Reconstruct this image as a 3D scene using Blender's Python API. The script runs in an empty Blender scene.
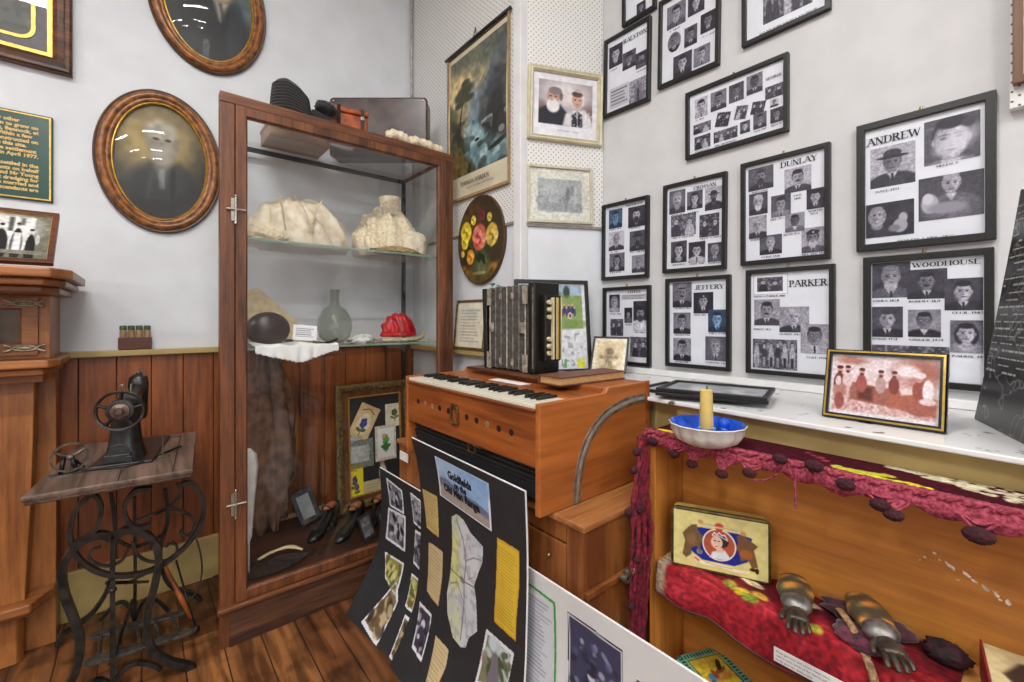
import bpy, bmesh, math, random
import numpy as np
from mathutils import Vector, Matrix
PI=math.pi
sc=bpy.context.scene
COL=sc.collection
# ---------------------------------------------------------------- camera model (level lens, slight vertical shift)
FW=(.644,.765); RT=(.765,-.644); FL=440.0; CX=512.0; HY=318.0; CZ=1.30
def at(px,py,pl,v):
    """point of the plane x=v, y=v or z=v that is seen at photo pixel (px,py)"""
    r=(px-CX)/FL; d=(FW[0]+r*RT[0],FW[1]+r*RT[1],(HY-py)/FL)
    k='xyz'.index(pl); D=(v-(CZ if k==2 else 0))/d[k]
    return Vector((D*d[0],D*d[1],CZ+D*d[2]))
cam_d=bpy.data.cameras.new('camera'); cam=bpy.data.objects.new('camera',cam_d); COL.objects.link(cam)
cam.location=(0,0,CZ); cam.rotation_euler=(PI/2,0,-math.atan2(.644,.765))
cam_d.sensor_width=36; cam_d.lens=36*FL/1024; cam_d.shift_y=-(341-HY)/1024; cam_d.clip_start=.02
sc.camera=cam
# ---------------------------------------------------------------- colour and materials
def lin(c):
    if isinstance(c,str): c=[int(c[i:i+2],16)/255 for i in (0,2,4)]
    return tuple((x/12.92 if x<=.04045 else ((x+.055)/1.055)**2.4) for x in c)
MATS={}
def newmat(name):
    m=bpy.data.materials.new(name); m.use_nodes=True; nt=m.node_tree
    return m,nt,nt.nodes,nt.links,nt.nodes['Principled BSDF']
def mat(name,c,rough=.5,metal=0,var=.12,scale=30,bump=0,spec=.5,stretch=None,sheen=0,c2=None,detail=4):
    """noise-varied surface; c2 = second colour of the variation"""
    if name in MATS: return MATS[name]
    m,nt,N,L,b=newmat(name); c=lin(c)
    lo=lin(c2) if c2 else tuple(x*(1-var*1.6) for x in c); hi=c if c2 else tuple(min(1,x*(1+var)) for x in c)
    tc=N.new('ShaderNodeTexCoord'); mp=N.new('ShaderNodeMapping'); nz=N.new('ShaderNodeTexNoise'); cr=N.new('ShaderNodeValToRGB')
    L.new(tc.outputs['Object'],mp.inputs[0]); L.new(mp.outputs[0],nz.inputs['Vector'])
    if stretch: mp.inputs['Scale'].default_value=stretch
    nz.inputs['Scale'].default_value=scale; nz.inputs['Detail'].default_value=detail
    cr.color_ramp.elements[0].position=.35; cr.color_ramp.elements[0].color=(*lo,1)
    cr.color_ramp.elements[1].position=.65; cr.color_ramp.elements[1].color=(*hi,1)
    L.new(nz.outputs[0],cr.inputs[0]); L.new(cr.outputs[0],b.inputs['Base Color'])
    b.inputs['Roughness'].default_value=rough; b.inputs['Metallic'].default_value=metal
    b.inputs['Specular IOR Level'].default_value=spec
    if sheen: b.inputs['Sheen Weight'].default_value=sheen
    if bump:
        bp=N.new('ShaderNodeBump'); bp.inputs['Strength'].default_value=bump; bp.inputs['Distance'].default_value=.004
        L.new(nz.outputs[0],bp.inputs['Height']); L.new(bp.outputs[0],b.inputs['Normal'])
    MATS[name]=m; return m
def wood(name,c,dark,axis='z',rough=.38,sc_=1.0,bump=.15):
    """streaky grain running along one axis"""
    if name in MATS: return MATS[name]
    m,nt,N,L,b=newmat(name)
    tc=N.new('ShaderNodeTexCoord'); mp=N.new('ShaderNodeMapping'); L.new(tc.outputs['Object'],mp.inputs[0])
    s=[1,1,1]; s['xyz'.index(axis)]=.07; mp.inputs['Scale'].default_value=s
    n1=N.new('ShaderNodeTexNoise'); n1.inputs['Scale'].default_value=70*sc_; n1.inputs['Detail'].default_value=6; n1.inputs['Roughness'].default_value=.65
    n2=N.new('ShaderNodeTexNoise'); n2.inputs['Scale'].default_value=11*sc_; n2.inputs['Detail'].default_value=2; n2.inputs['Distortion'].default_value=1.2
    L.new(mp.outputs[0],n1.inputs['Vector']); L.new(mp.outputs[0],n2.inputs['Vector'])
    mx=N.new('ShaderNodeMath'); mx.operation='ADD'; L.new(n1.outputs[0],mx.inputs[0]); L.new(n2.outputs[0],mx.inputs[1])
    cr=N.new('ShaderNodeValToRGB'); e=cr.color_ramp.elements
    e[0].position=.38; e[0].color=(*lin(dark),1); e[1].position=.62; e[1].color=(*lin(c),1)
    hi=cr.color_ramp.elements.new(.80); hi.color=(*[min(1,x*1.35) for x in lin(c)],1)
    h=N.new('ShaderNodeMath'); h.operation='MULTIPLY'; h.inputs[1].default_value=.5; L.new(mx.outputs[0],h.inputs[0])
    L.new(h.outputs[0],cr.inputs[0]); L.new(cr.outputs[0],b.inputs['Base Color'])
    b.inputs['Roughness'].default_value=rough
    bp=N.new('ShaderNodeBump'); bp.inputs['Strength'].default_value=bump; bp.inputs['Distance'].default_value=.002
    L.new(n1.outputs[0],bp.inputs['Height']); L.new(bp.outputs[0],b.inputs['Normal'])
    MATS[name]=m; return m
def printmat(name,rough=.35,spec=.5,coat=0):
    """a surface whose own printed or painted colours are stored on its mesh"""
    if name in MATS: return MATS[name]
    m,nt,N,L,b=newmat(name); a=N.new('ShaderNodeAttribute'); a.attribute_name='Col'
    L.new(a.outputs['Color'],b.inputs['Base Color']); b.inputs['Roughness'].default_value=rough
    b.inputs['Specular IOR Level'].default_value=spec; b.inputs['Coat Weight'].default_value=coat; b.inputs['Coat Roughness'].default_value=.05
    MATS[name]=m; return m
def glassmat(name,tint=(1,1,1),f0=1.45,rough=0.0,gain=1.0):
    if name in MATS: return MATS[name]
    m,nt,N,L,b=newmat(name); N.remove(b); out=N['Material Output']
    t=N.new('ShaderNodeBsdfTransparent'); t.inputs[0].default_value=(*tint,1)
    g=N.new('ShaderNodeBsdfGlossy'); g.inputs['Roughness'].default_value=rough
    fr=N.new('ShaderNodeFresnel'); gm=N.new('ShaderNodeNewGeometry'); im=N.new('ShaderNodeMix'); im.inputs[2].default_value=f0; im.inputs[3].default_value=1/f0; L.new(gm.outputs['Backfacing'],im.inputs[0]); L.new(im.outputs[0],fr.inputs[0])  # thin pane: same reflectance from both sides
    mu=N.new('ShaderNodeMath'); mu.operation='MULTIPLY'; mu.inputs[1].default_value=gain; mu.use_clamp=True
    mx=N.new('ShaderNodeMixShader'); L.new(fr.outputs[0],mu.inputs[0]); L.new(mu.outputs[0],mx.inputs[0])
    L.new(t.outputs[0],mx.inputs[1]); L.new(g.outputs[0],mx.inputs[2]); L.new(mx.outputs[0],out.inputs[0])
    MATS[name]=m; return m
def emis(name,c,s):
    m,nt,N,L,b=newmat(name); b.inputs['Emission Color'].default_value=(*c,1); b.inputs['Emission Strength'].default_value=s
    b.inputs['Base Color'].default_value=(*c,1); return m
# ---------------------------------------------------------------- mesh builder
def frameT(o,U,V):
    U=Vector(U).normalized(); V=Vector(V); V=(V-U*V.dot(U)).normalized(); N=U.cross(V)
    return Matrix(((U.x,V.x,N.x,o[0]),(U.y,V.y,N.y,o[1]),(U.z,V.z,N.z,o[2]),(0,0,0,1)))
def rotz(o,deg=0):
    return Matrix.Translation(Vector(o))@Matrix.Rotation(math.radians(deg),4,'Z')
def catmull(P,n=6,closed=False):
    P=[Vector(p) for p in P]; out=[]; m=len(P)
    rng=range(m if closed else m-1)
    for i in rng:
        if closed: a,b,c,d=P[i-1],P[i],P[(i+1)%m],P[(i+2)%m]
        else: a,b,c,d=P[max(i-1,0)],P[i],P[i+1],P[min(i+2,m-1)]
        for k in range(n):
            t=k/n; out.append(.5*((2*b)+(c-a)*t+(2*a-5*b+4*c-d)*t*t+(3*b-a-3*c+d)*t**3))
    if not closed: out.append(P[-1])
    return out
class MB:
    def __init__(s,T=None): s.v=[]; s.f=[]; s.c=[]; s.T=T or Matrix()
    def add(s,vs,fs,col=None):
        n=len(s.v); s.v+= [tuple(s.T@Vector(p)) for p in vs]; s.f+= [tuple(i+n for i in f) for f in fs]
        s.c+= [col]*len(vs); return s
    def box(s,x0,x1,y0,y1,z0,z1,col=None):
        vs=[(x,y,z) for x in (x0,x1) for y in (y0,y1) for z in (z0,z1)]
        return s.add(vs,[(0,1,3,2),(4,6,7,5),(0,4,5,1),(2,3,7,6),(0,2,6,4),(1,5,7,3)],col)
    def quad(s,a,b,c,d,col=None): return s.add([a,b,c,d],[(0,1,2,3)],col)
    def loft(s,loops,close=True,cap0=False,cap1=False,wrap=False,col=None):
        n=len(loops[0]); vs=[p for l in loops for p in l]; fs=[]
        m=len(loops)
        for i in range(m if wrap else m-1):
            j=(i+1)%m
            for k in range(n if close else n-1):
                k2=(k+1)%n; fs.append((i*n+k,i*n+k2,j*n+k2,j*n+k))
        if cap0: fs.append(tuple(range(n))[::-1])
        if cap1: fs.append(tuple((m-1)*n+k for k in range(n)))
        return s.add(vs,fs,col)
    def prism(s,poly,n0,n1,col=None):
        return s.loft([[(p[0],p[1],n0) for p in poly],[(p[0],p[1],n1) for p in poly]],True,True,True,col=col)
    def prismz(s,poly,z0,z1): return s.prism(poly,z0,z1)
    def tube(s,P,r,seg=8,closed=False,flat=None,cap=True,col=None):
        """r number or per-point list; flat=(a,b) gives an elliptical section"""
        P=[Vector(p) for p in P]; m=len(P); loops=[]; up=None
        for i in range(m):
            a=P[i-1] if (i>0 or closed) else P[i]; b=P[(i+1)%m] if (i<m-1 or closed) else P[i]
            t=(b-a); t=t.normalized() if t.length>1e-9 else Vector((0,0,1))
            if up is None: up=Vector((0,0,1)) if abs(t.z)<.9 else Vector((1,0,0))
            x=t.cross(up)
            if x.length<1e-6: x=t.cross(Vector((0,1,0)))
            x.normalize(); y=x.cross(t).normalized(); up=y
            rr=r[i] if isinstance(r,(list,tuple)) else r
            fa,fb=flat or (1,1)
            loops.append([P[i]+x*(math.cos(2*PI*k/seg)*rr*fa)+y*(math.sin(2*PI*k/seg)*rr*fb) for k in range(seg)])
        return s.loft(loops,True,cap and not closed,cap and not closed,wrap=closed,col=col)
    def ribbon(s,P,side,w,th,closed=False):
        """rectangular section: w along side, th across"""
        P=[Vector(p) for p in P]; m=len(P); loops=[]; sd=Vector(side).normalized()
        for i in range(m):
            a=P[i-1] if (i>0 or closed) else P[i]; b=P[(i+1)%m] if (i<m-1 or closed) else P[i]
            t=(b-a).normalized(); q=t.cross(sd).normalized()
            loops.append([P[i]+sd*w/2+q*th/2,P[i]-sd*w/2+q*th/2,P[i]-sd*w/2-q*th/2,P[i]+sd*w/2-q*th/2])
        return s.loft(loops,True,not closed,not closed,wrap=closed)
    def lathe(s,prof,c=(0,0,0),axis='z',seg=32,cap=True,fn=None):
        loops=[]
        for r,h in prof:
            l=[]
            for k in range(seg):
                a=2*PI*k/seg; rr=r*(fn(a,h) if fn else 1); p=(rr*math.cos(a),rr*math.sin(a),h)
                if axis=='x': p=(h,rr*math.cos(a),rr*math.sin(a))
                if axis=='y': p=(rr*math.cos(a),h,rr*math.sin(a))
                l.append((p[0]+c[0],p[1]+c[1],p[2]+c[2]))
            loops.append(l)
        return s.loft(loops,True,cap,cap)
    def blob(s,c,r,seg=24,ring=14,fn=None,zmin=None,col=None):
        vs=[];fs=[]
        for i in range(ring+1):
            th=PI*i/ring
            for k in range(seg):
                ph=2*PI*k/seg; d=(math.sin(th)*math.cos(ph),math.sin(th)*math.sin(ph),math.cos(th))
                q=fn(d) if fn else 1; p=[c[j]+r[j]*d[j]*q for j in range(3)]
                if zmin is not None: p[2]=max(p[2],zmin)
                vs.append(p)
        for i in range(ring):
            for k in range(seg):
                k2=(k+1)%seg; fs.append((i*seg+k,i*seg+k2,(i+1)*seg+k2,(i+1)*seg+k))
        return s.add(vs,fs,col)
    def obj(s,name,m,parent=None,smooth=False,bevel=0,label=None,auto=None):
        me=bpy.data.meshes.new(name); me.from_pydata(s.v,[],s.f)
        bm=bmesh.new(); bm.from_mesh(me); bmesh.ops.remove_doubles(bm,verts=bm.verts,dist=1e-6) if not any(s.c) else None
        bmesh.ops.recalc_face_normals(bm,faces=bm.faces); bm.to_mesh(me); bm.free()
        if any(s.c):
            at_=me.color_attributes.new('Col','FLOAT_COLOR','POINT')
            at_.data.foreach_set('color',np.array([(*lin(c),1) for c in s.c],dtype=np.float32).ravel())
        return link(name,me,m,parent,smooth,bevel,label,auto)
def link(name,me,m,parent=None,smooth=False,bevel=0,label=None,auto=None):
    me.materials.append(m)
    o=bpy.data.objects.new(name,me); COL.objects.link(o)
    if smooth or auto:
        me.polygons.foreach_set('use_smooth',[True]*len(me.polygons))
        if auto: me.set_sharp_from_angle(angle=math.radians(auto))
    if bevel:
        b=o.modifiers.new('bevel','BEVEL'); b.width=bevel; b.segments=2; b.limit_method='ANGLE'; b.angle_limit=math.radians(40)
    if parent is not None:
        o.parent=parent; o.matrix_parent_inverse=Matrix.Translation(-base_of(parent))
    if label: o['label']=label
    return o
def base_of(p):
    v=Vector(p.get('_b',(0,0,0))) if p.type=='EMPTY' else Vector(p.get('_b',(0,0,0)))
    return v
BASES={}
def thing(name,label,cat,loc=(0,0,0),group=None):
    o=bpy.data.objects.new(name,None); COL.objects.link(o); o.location=loc; o.empty_display_size=.05
    BASES[o.name]=Vector(loc); o['label']=label; o['category']=cat
    if group: o['group']=group
    return o
def base_of(p): return BASES.get(p.name,Vector((0,0,0)))
def tag(o,label,cat,group=None,kind=None):
    o['label']=label; o['category']=cat
    if group: o['group']=group
    if kind: o['kind']=kind
    return o
def struct(o,label=None):
    o['kind']='structure'
    if label: o['label']=label
    return o
def rect(w,h,i,n,cx=0,cy=0):
    a=w/2-i; b=h/2-i; return [(cx-a,cy-b,n),(cx+a,cy-b,n),(cx+a,cy+b,n),(cx-a,cy+b,n)]
def oval(w,h,i,n,seg=96):
    return [((w/2-i)*math.cos(2*PI*k/seg),(h/2-i)*math.sin(2*PI*k/seg),n) for k in range(seg)]
# ---------------------------------------------------------------- colour canvas: draws with numpy, becomes a fine coloured mesh grid
class Cv:
    def __init__(s,w,h,res,bg='ffffff',seed=0):
        s.w,s.h=w,h; s.W=max(6,int(w*res)); s.H=max(6,int(h*res)); s.rs=np.random.RandomState(seed)
        s.u,s.v=np.meshgrid(np.linspace(0,1,s.W),np.linspace(0,1,s.H)); s.a=np.zeros((s.H,s.W,3)); s.a[:]=s.k(bg); s.asp=w/h
    def k(s,c): return np.array([int(c[i:i+2],16)/255 for i in (0,2,4)]) if isinstance(c,str) else np.array(c if hasattr(c,'__len__') else (c,c,c),float)
    def mixm(s,m,c,al=1): m=np.clip(m,0,1)[...,None]*al; s.a=s.a*(1-m)+s.k(c)*m; return s
    def ell(s,cx,cy,rx,ry,c,soft=.15,rot=0,al=1,cut=None):
        x=(s.u-cx)*s.asp; y=s.v-cy; a=math.radians(rot); X=x*math.cos(a)+y*math.sin(a); Y=-x*math.sin(a)+y*math.cos(a)
        d=np.sqrt((X/(rx*s.asp))**2+(Y/ry)**2); m=(1-d)/max(soft,1e-3)+.5
        if cut is not None: m=m*np.clip((cut[1]-s.v if cut[0]=='above' else s.v-cut[1])/.02+.5,0,1)
        return s.mixm(m,c,al)
    def rect(s,x0,y0,x1,y1,c,al=1,soft=.004):
        m=np.minimum(np.minimum(s.u-x0,x1-s.u),np.minimum(s.v-y0,y1-s.v))/soft+.5; return s.mixm(m,c,al)
    def poly(s,P,c,soft=.012,al=1):
        ins=np.zeros(s.u.shape,bool); dist=np.full(s.u.shape,9.); n=len(P)
        for i in range(n):
            (x0,y0),(x1,y1)=P[i],P[(i+1)%n]
            cr=((y0>s.v)!=(y1>s.v)); ins^=cr&(s.u<(x1-x0)*(s.v-y0)/((y1-y0) if y1!=y0 else 1e-9)+x0)
            dist=np.minimum(dist,s._sd(x0,y0,x1,y1))
        return s.mixm(np.where(ins,dist,-dist)/soft+.5,c,al)
    def _sd(s,x0,y0,x1,y1):
        A=s.asp; dx,dy=(x1-x0)*A,y1-y0; px,py=(s.u-x0)*A,s.v-y0; t=np.clip((px*dx+py*dy)/(dx*dx+dy*dy+1e-12),0,1)
        return np.hypot(px-t*dx,py-t*dy)
    def line(s,P,w,c,soft=.006,al=1):
        d=np.full(s.u.shape,9.)
        for a,b in zip(P[:-1],P[1:]): d=np.minimum(d,s._sd(*a,*b))
        return s.mixm((w/2-d)/soft+.5,c,al)
    def n2(s,f,ax=1.):
        gx,gy=max(2,int(f*s.asp*ax)+2),max(2,int(f)+2); g=s.rs.rand(gy,gx)
        x=s.u*(gx-1.001); y=s.v*(gy-1.001); i=x.astype(int); j=y.astype(int); fx=x-i; fy=y-j
        fx=fx*fx*(3-2*fx); fy=fy*fy*(3-2*fy); i2=np.minimum(i+1,gx-1); j2=np.minimum(j+1,gy-1)
        return (g[j,i]*(1-fx)+g[j,i2]*fx)*(1-fy)+(g[j2,i]*(1-fx)+g[j2,i2]*fx)*fy
    def noise(s,amp,f=20): s.a=np.clip(s.a*(1+amp*(s.n2(f)-.5)*2)[...,None],0,1); return s
    def blotch(s,f,thr,c,al=1,soft=.1,ax=1.,box=None):
        m=(s.n2(f,ax)-thr)/soft
        if box: m=np.clip(m,0,1)*((s.u>box[0])&(s.u<box[2])&(s.v>box[1])&(s.v<box[3]))
        return s.mixm(m,c,al)
    def tlines(s,x0,y0,x1,y1,n,c,al=.6,seed=1,th=.5):
        r=random.Random(seed)
        for i in range(n):
            y=y0+(y1-y0)*(i+.5)/n; hh=(y1-y0)/n*th/2; xe=x1-(x1-x0)*(r.random()*.25)
            s.rect(x0,y-hh,xe,y+hh,c,al*(.7+.3*r.random()),.003)
        return s
    def mesh(s,T,name,m,parent=None,n=0,mask=None,bulge=None,label=None):
        """T maps (u right, v up, n out); canvas centred on its origin"""
        X=(s.u-.5)*s.w; Y=(.5-s.v)*s.h; Z=np.full(X.shape,float(n))
        if bulge is not None: Z=Z+bulge(X,Y)
        A=np.array(T); P=np.stack([X,Y,Z,np.ones_like(X)],-1).reshape(-1,4)@A.T; P=P[:,:3]
        idx=np.arange(s.W*s.H).reshape(s.H,s.W); q=np.stack([idx[1:,:-1],idx[1:,1:],idx[:-1,1:],idx[:-1,:-1]],-1).reshape(-1,4)
        if mask is not None:
            k=mask(s.u,s.v).ravel(); q=q[k[q].all(1)]
        me=bpy.data.meshes.new(name); me.vertices.add(len(P)); me.vertices.foreach_set('co',P.astype(np.float32).ravel())
        me.loops.add(len(q)*4); me.loops.foreach_set('vertex_index',q.ravel().astype(np.int32))
        me.polygons.add(len(q)); me.polygons.foreach_set('loop_start',(np.arange(len(q))*4).astype(np.int32))
        me.update(calc_edges=True); me.validate()
        a=np.clip(s.a.reshape(-1,3),0,1); l=np.where(a<=.04045,a/12.92,((a+.055)/1.055)**2.4)
        at_=me.color_attributes.new('Col','FLOAT_COLOR','POINT')
        at_.data.foreach_set('color',np.concatenate([l,np.ones((len(l),1))],1).astype(np.float32).ravel())
        return link(name,me,m,parent,smooth=True,label=label)
# ---------------------------------------------------------------- lettering
GL={ # serif capitals: strokes ((x,y)...) on a unit cell, T = thick, t = thin; 's' draws serifs at both ends
'A':(.85,[('t',[(.05,0),(.42,1)],1),('T',[(.42,1),(.8,0)],1),('t',[(.2,.35),(.65,.35)],0)]),
'B':(.72,[('T',[(.15,0),(.15,1)],1),('t',[(.15,1),(.5,.97),(.58,.77),(.5,.56),(.15,.53)],0),('T',[(.5,.53),(.64,.4),(.64,.15),(.5,.02)],0),('t',[(.5,.02),(.15,.0)],0)]),
'C':(.75,[('t',[(.66,.8),(.58,.95),(.4,1),(.22,.9)],0),('T',[(.22,.9),(.1,.5),(.22,.1)],0),('t',[(.22,.1),(.4,0),(.58,.06),(.68,.2)],0)]),
'D':(.82,[('T',[(.15,0),(.15,1)],1),('t',[(.15,1),(.45,.97),(.62,.85)],0),('T',[(.62,.85),(.72,.5),(.62,.15)],0),('t',[(.62,.15),(.45,.02),(.15,0)],0)]),
'E':(.72,[('T',[(.15,0),(.15,1)],1),('t',[(.15,.98),(.62,.98),(.64,.8)],0),('t',[(.15,.52),(.5,.52)],0),('t',[(.15,.02),(.64,.02),(.67,.22)],0)]),
'F':(.68,[('T',[(.15,0),(.15,1)],1),('t',[(.15,.98),(.62,.98),(.64,.8)],0),('t',[(.15,.52),(.5,.52)],0)]),
'G':(.82,[('t',[(.66,.8),(.58,.95),(.4,1),(.22,.9)],0),('T',[(.22,.9),(.1,.5),(.22,.1)],0),('t',[(.22,.1),(.4,0),(.66,.08)],0),('T',[(.66,.06),(.66,.42)],1)]),
'H':(.85,[('T',[(.15,0),(.15,1)],1),('T',[(.7,0),(.7,1)],1),('t',[(.15,.52),(.7,.52)],0)]),
'I':(.38,[('T',[(.19,0),(.19,1)],1)]),
'J':(.55,[('T',[(.36,1),(.36,.2),(.28,.03)],2),('t',[(.28,.03),(.12,.0),(.06,.14)],0)]),
'K':(.82,[('T',[(.15,0),(.15,1)],1),('t',[(.15,.4),(.66,1)],0),('T',[(.32,.6),(.72,0)],1)]),
'L':(.68,[('T',[(.15,0),(.15,1)],1),('t',[(.15,.02),(.6,.02),(.64,.25)],0)]),
'M':(1.0,[('t',[(.13,0),(.13,1)],1),('T',[(.13,1),(.48,.05)],0),('t',[(.48,.05),(.84,1)],0),('T',[(.84,0),(.84,1)],1)]),
'N':(.85,[('t',[(.13,0),(.13,1)],1),('T',[(.13,1),(.7,0)],0),('t',[(.7,0),(.7,1)],1)]),
'O':(.85,[('t',[(.25,.9),(.42,1),(.6,.9)],0),('T',[(.25,.9),(.11,.5),(.25,.1)],0),('t',[(.25,.1),(.42,0),(.6,.1)],0),('T',[(.6,.1),(.74,.5),(.6,.9)],0)]),
'P':(.7,[('T',[(.15,0),(.15,1)],1),('t',[(.15,.98),(.45,.98)],0),('T',[(.45,.97),(.6,.75),(.45,.5)],0),('t',[(.45,.49),(.15,.47)],0)]),
'R':(.8,[('T',[(.15,0),(.15,1)],1),('t',[(.15,.98),(.45,.98)],0),('T',[(.45,.97),(.58,.76),(.45,.53)],0),('t',[(.45,.52),(.15,.5)],0),('T',[(.38,.5),(.7,0)],1)]),
'S':(.62,[('t',[(.5,.78),(.44,.95),(.3,1),(.14,.88)],0),('T',[(.14,.85),(.18,.6),(.44,.42),(.48,.2)],0),('t',[(.48,.15),(.32,0),(.14,.06),(.09,.24)],0)]),
'T':(.78,[('T',[(.38,0),(.38,1)],2),('t',[(.06,.78),(.08,.98),(.68,.98),(.7,.78)],0)]),
'U':(.82,[('T',[(.15,1),(.15,.25),(.25,.05)],3),('t',[(.25,.05),(.42,0),(.6,.06),(.67,.25),(.67,1)],0)]),
'V':(.82,[('T',[(.08,1),(.42,0)],3),('t',[(.42,0),(.74,1)],0)]),
'W':(1.12,[('T',[(.06,1),(.33,0)],3),('t',[(.33,0),(.56,.9)],0),('T',[(.56,.9),(.8,0)],0),('t',[(.8,0),(1.05,1)],0)]),
'X':(.82,[('T',[(.1,1),(.72,0)],1),('t',[(.1,0),(.7,1)],1)]),'Z':(.7,[('t',[(.1,.98),(.6,.98)],0),('T',[(.6,.98),(.1,.02)],0),('t',[(.1,.02),(.62,.02)],0)]),
'Y':(.8,[('T',[(.08,1),(.4,.48)],3),('t',[(.72,1),(.4,.48)],0),('T',[(.4,.48),(.4,0)],2)]),
'&':(.8,[('T',[(.3,.95),(.2,.75),(.68,0)],0),('t',[(.3,.95),(.45,.8),(.14,.25),(.3,0),(.5,.05),(.68,.4)],0)]),
'.':(.3,[('T',[(.12,0),(.12,.1)],0)]),'(':(.4,[('t',[(.3,1.05),(.14,.5),(.3,-.05)],0)]),')':(.4,[('t',[(.1,1.05),(.26,.5),(.1,-.05)],0)]),' ':(.45,[]),'-':(.5,[('t',[(.1,.4),(.4,.4)],0)]),
'0':(.6,[('T',[(.3,1),(.12,.5),(.3,0),(.48,.5),(.3,1)],0)]),'1':(.45,[('T',[(.22,0),(.22,1)],1)]),'2':(.6,[('t',[(.1,.75),(.3,1),(.48,.75),(.1,.03),(.5,.03)],0)]),
'3':(.6,[('t',[(.1,.9),(.35,1),(.45,.75),(.25,.52),(.48,.3),(.35,0),(.1,.08)],0)]),'4':(.6,[('T',[(.4,0),(.4,1)],0),('t',[(.4,1),(.06,.28),(.54,.28)],0)]),
'5':(.6,[('t',[(.48,.98),(.15,.98),(.13,.55),(.4,.6),(.48,.3),(.35,0),(.1,.08)],0)]),'7':(.55,[('t',[(.08,.98),(.5,.98)],0),('T',[(.5,.98),(.22,0)],0)]),
'8':(.6,[('T',[(.3,1),(.14,.76),(.3,.53),(.46,.76),(.3,1)],0),('T',[(.3,.53),(.1,.26),(.3,0),(.5,.26),(.3,.53)],0)]),'9':(.6,[('T',[(.3,.45),(.12,.72),(.3,1),(.48,.72),(.3,.45)],0),('t',[(.48,.72),(.42,.3),(.2,0)],0)]),'6':(.6,[('T',[(.3,.55),(.12,.28),(.3,0),(.48,.28),(.3,.55)],0),('t',[(.12,.28),(.18,.7),(.4,1)],0)])}
def serif(T,txt,x,y,h,name,m,parent,width=None,n=0,rot=0,bold=1.,label=None):
    """row of serif capitals starting at (x,y) baseline, cap height h, optionally squeezed to width"""
    tot=sum(GL[c][0] for c in txt); sx=h if not width else width/tot
    mb=MB(T@Matrix.Translation((x,y,n))@Matrix.Rotation(math.radians(rot),4,'Z')); cx=0; e=0
    tk,tn=.17*bold,.07*bold
    for c in txt:
        adv,st=GL[c]
        for kind,P,sf in st:
            w=tk if kind=='T' else tn
            for (a,b),(c2,d) in zip(P[:-1],P[1:]):
                ax,bx=(cx+a)*sx,(cx+c2)*sx; ay,by=b*h,d*h; dx,dy=bx-ax,by-ay; l=math.hypot(dx,dy) or 1
                wx,wy=-dy/l*w*sx/2,dx/l*w*h/2; ex,ey=dx/l*w*sx*.2,dy/l*w*h*.2; e+=1; zz=(e%5)*2e-6
                mb.quad((ax-wx-ex,ay-wy-ey,zz),(ax+wx-ex,ay+wy-ey,zz),(bx+wx+ex,by+wy+ey,zz),(bx-wx+ex,by-wy+ey,zz))
            ends=[P[0],P[-1]] if sf==1 else [P[0]] if sf in (2,3) else []
            if sf==2: ends=[min(P,key=lambda q:q[1])] if P[0][1]<.1 or P[-1][1]<.1 else [P[0]]
            for ex_,ey_ in ends:
                X,Y=(cx+ex_)*sx,ey_*h; Y+=(-.035*h if ey_>.5 else .035*h); e+=1; zz=(e%5)*2e-6
                a=.2*sx; b=.04*h*bold; mb.quad((X-a,Y-b,zz),(X+a,Y-b,zz),(X+a,Y+b,zz),(X-a,Y+b,zz))
        cx+=adv
    return mb.obj(name,m,parent,label=label)
def text(T,txt,x,y,h,name,m,parent,n=0,rot=0,bold=0,align='LEFT',sx=1,label=None,depth=0):
    cu=bpy.data.curves.new(name,'FONT'); cu.body=txt; cu.size=h/.7; cu.offset=bold; cu.align_x=align; cu.extrude=depth; cu.resolution_u=2
    o=bpy.data.objects.new(name,cu); me=bpy.data.meshes.new_from_object(o)
    me.transform(T@Matrix.Translation((x,y,n))@Matrix.Rotation(math.radians(rot),4,'Z')@Matrix.Diagonal((sx,1,1,1)))
    bpy.data.objects.remove(o); bpy.data.curves.remove(cu); me.name=name
    return link(name,me,m,parent,label=label)
# ================================================================ MATERIALS
WALL=mat('wall_plaster','d6d9dd',.75,var=.03,scale=6,bump=.05)
WALLR=mat('wall_board_paint','cccccd',.7,var=.025,scale=9,bump=.08)
WHITE=mat('white_gloss_paint','e0e0e0',.35,var=.03,scale=12)
OLIVE=mat('olive_paint','b8a066',.5,var=.08,scale=9)
RAILP=mat('rail_olive_paint','b39b62',.45,var=.06,scale=14)
BOARD=wood('panel_boards','a0592c','5c2f15','z',.42,.8)
OAK=wood('cabinet_oak','7e4a2a','3e2212','z',.4,1.6)
OAKX=wood('cabinet_oak_across','7e4a2a','3e2212','x',.4,1.6)
OAKY=wood('cabinet_oak_deep','7e4a2a','3e2212','y',.4,1.6)
HONEY=wood('mantel_wood','b3723b','744321','z',.35,.7)
HONEYX=wood('mantel_wood_across','b3723b','744321','x',.35,.7)
ORG=wood('harmonium_wood','ab5f2b','713917','y',.32,.8)
ORGX=wood('harmonium_side_wood','b0662f','80461e','x',.32,.7)
PINE=wood('bookcase_wood','d08a3c','a4642c','y',.42,.6)
PINEZ=wood('bookcase_upright_wood','d08a3c','a4642c','z',.42,.6)
PINEE=wood('bookcase_edge_wood','e0ab62','bd8442','y',.45,.8)
DESK=wood('desk_wood','9c602f','67391c','z',.4,.7)
DESKT=wood('desk_top_wood','b57c48','7d4c27','x',.4,1.0)
BLACK=mat('black_frame','171615',.4,var=.2,scale=60)
BLKCARD=mat('black_card','27272a',.6,var=.08,scale=15)
IRON=mat('cast_iron','34302c',.33,metal=.3,var=.35,scale=38,bump=.35,c2='141210')
IRONG=mat('worn_iron','6a6259',.45,metal=.5,var=.3,scale=60,bump=.3)
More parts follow.
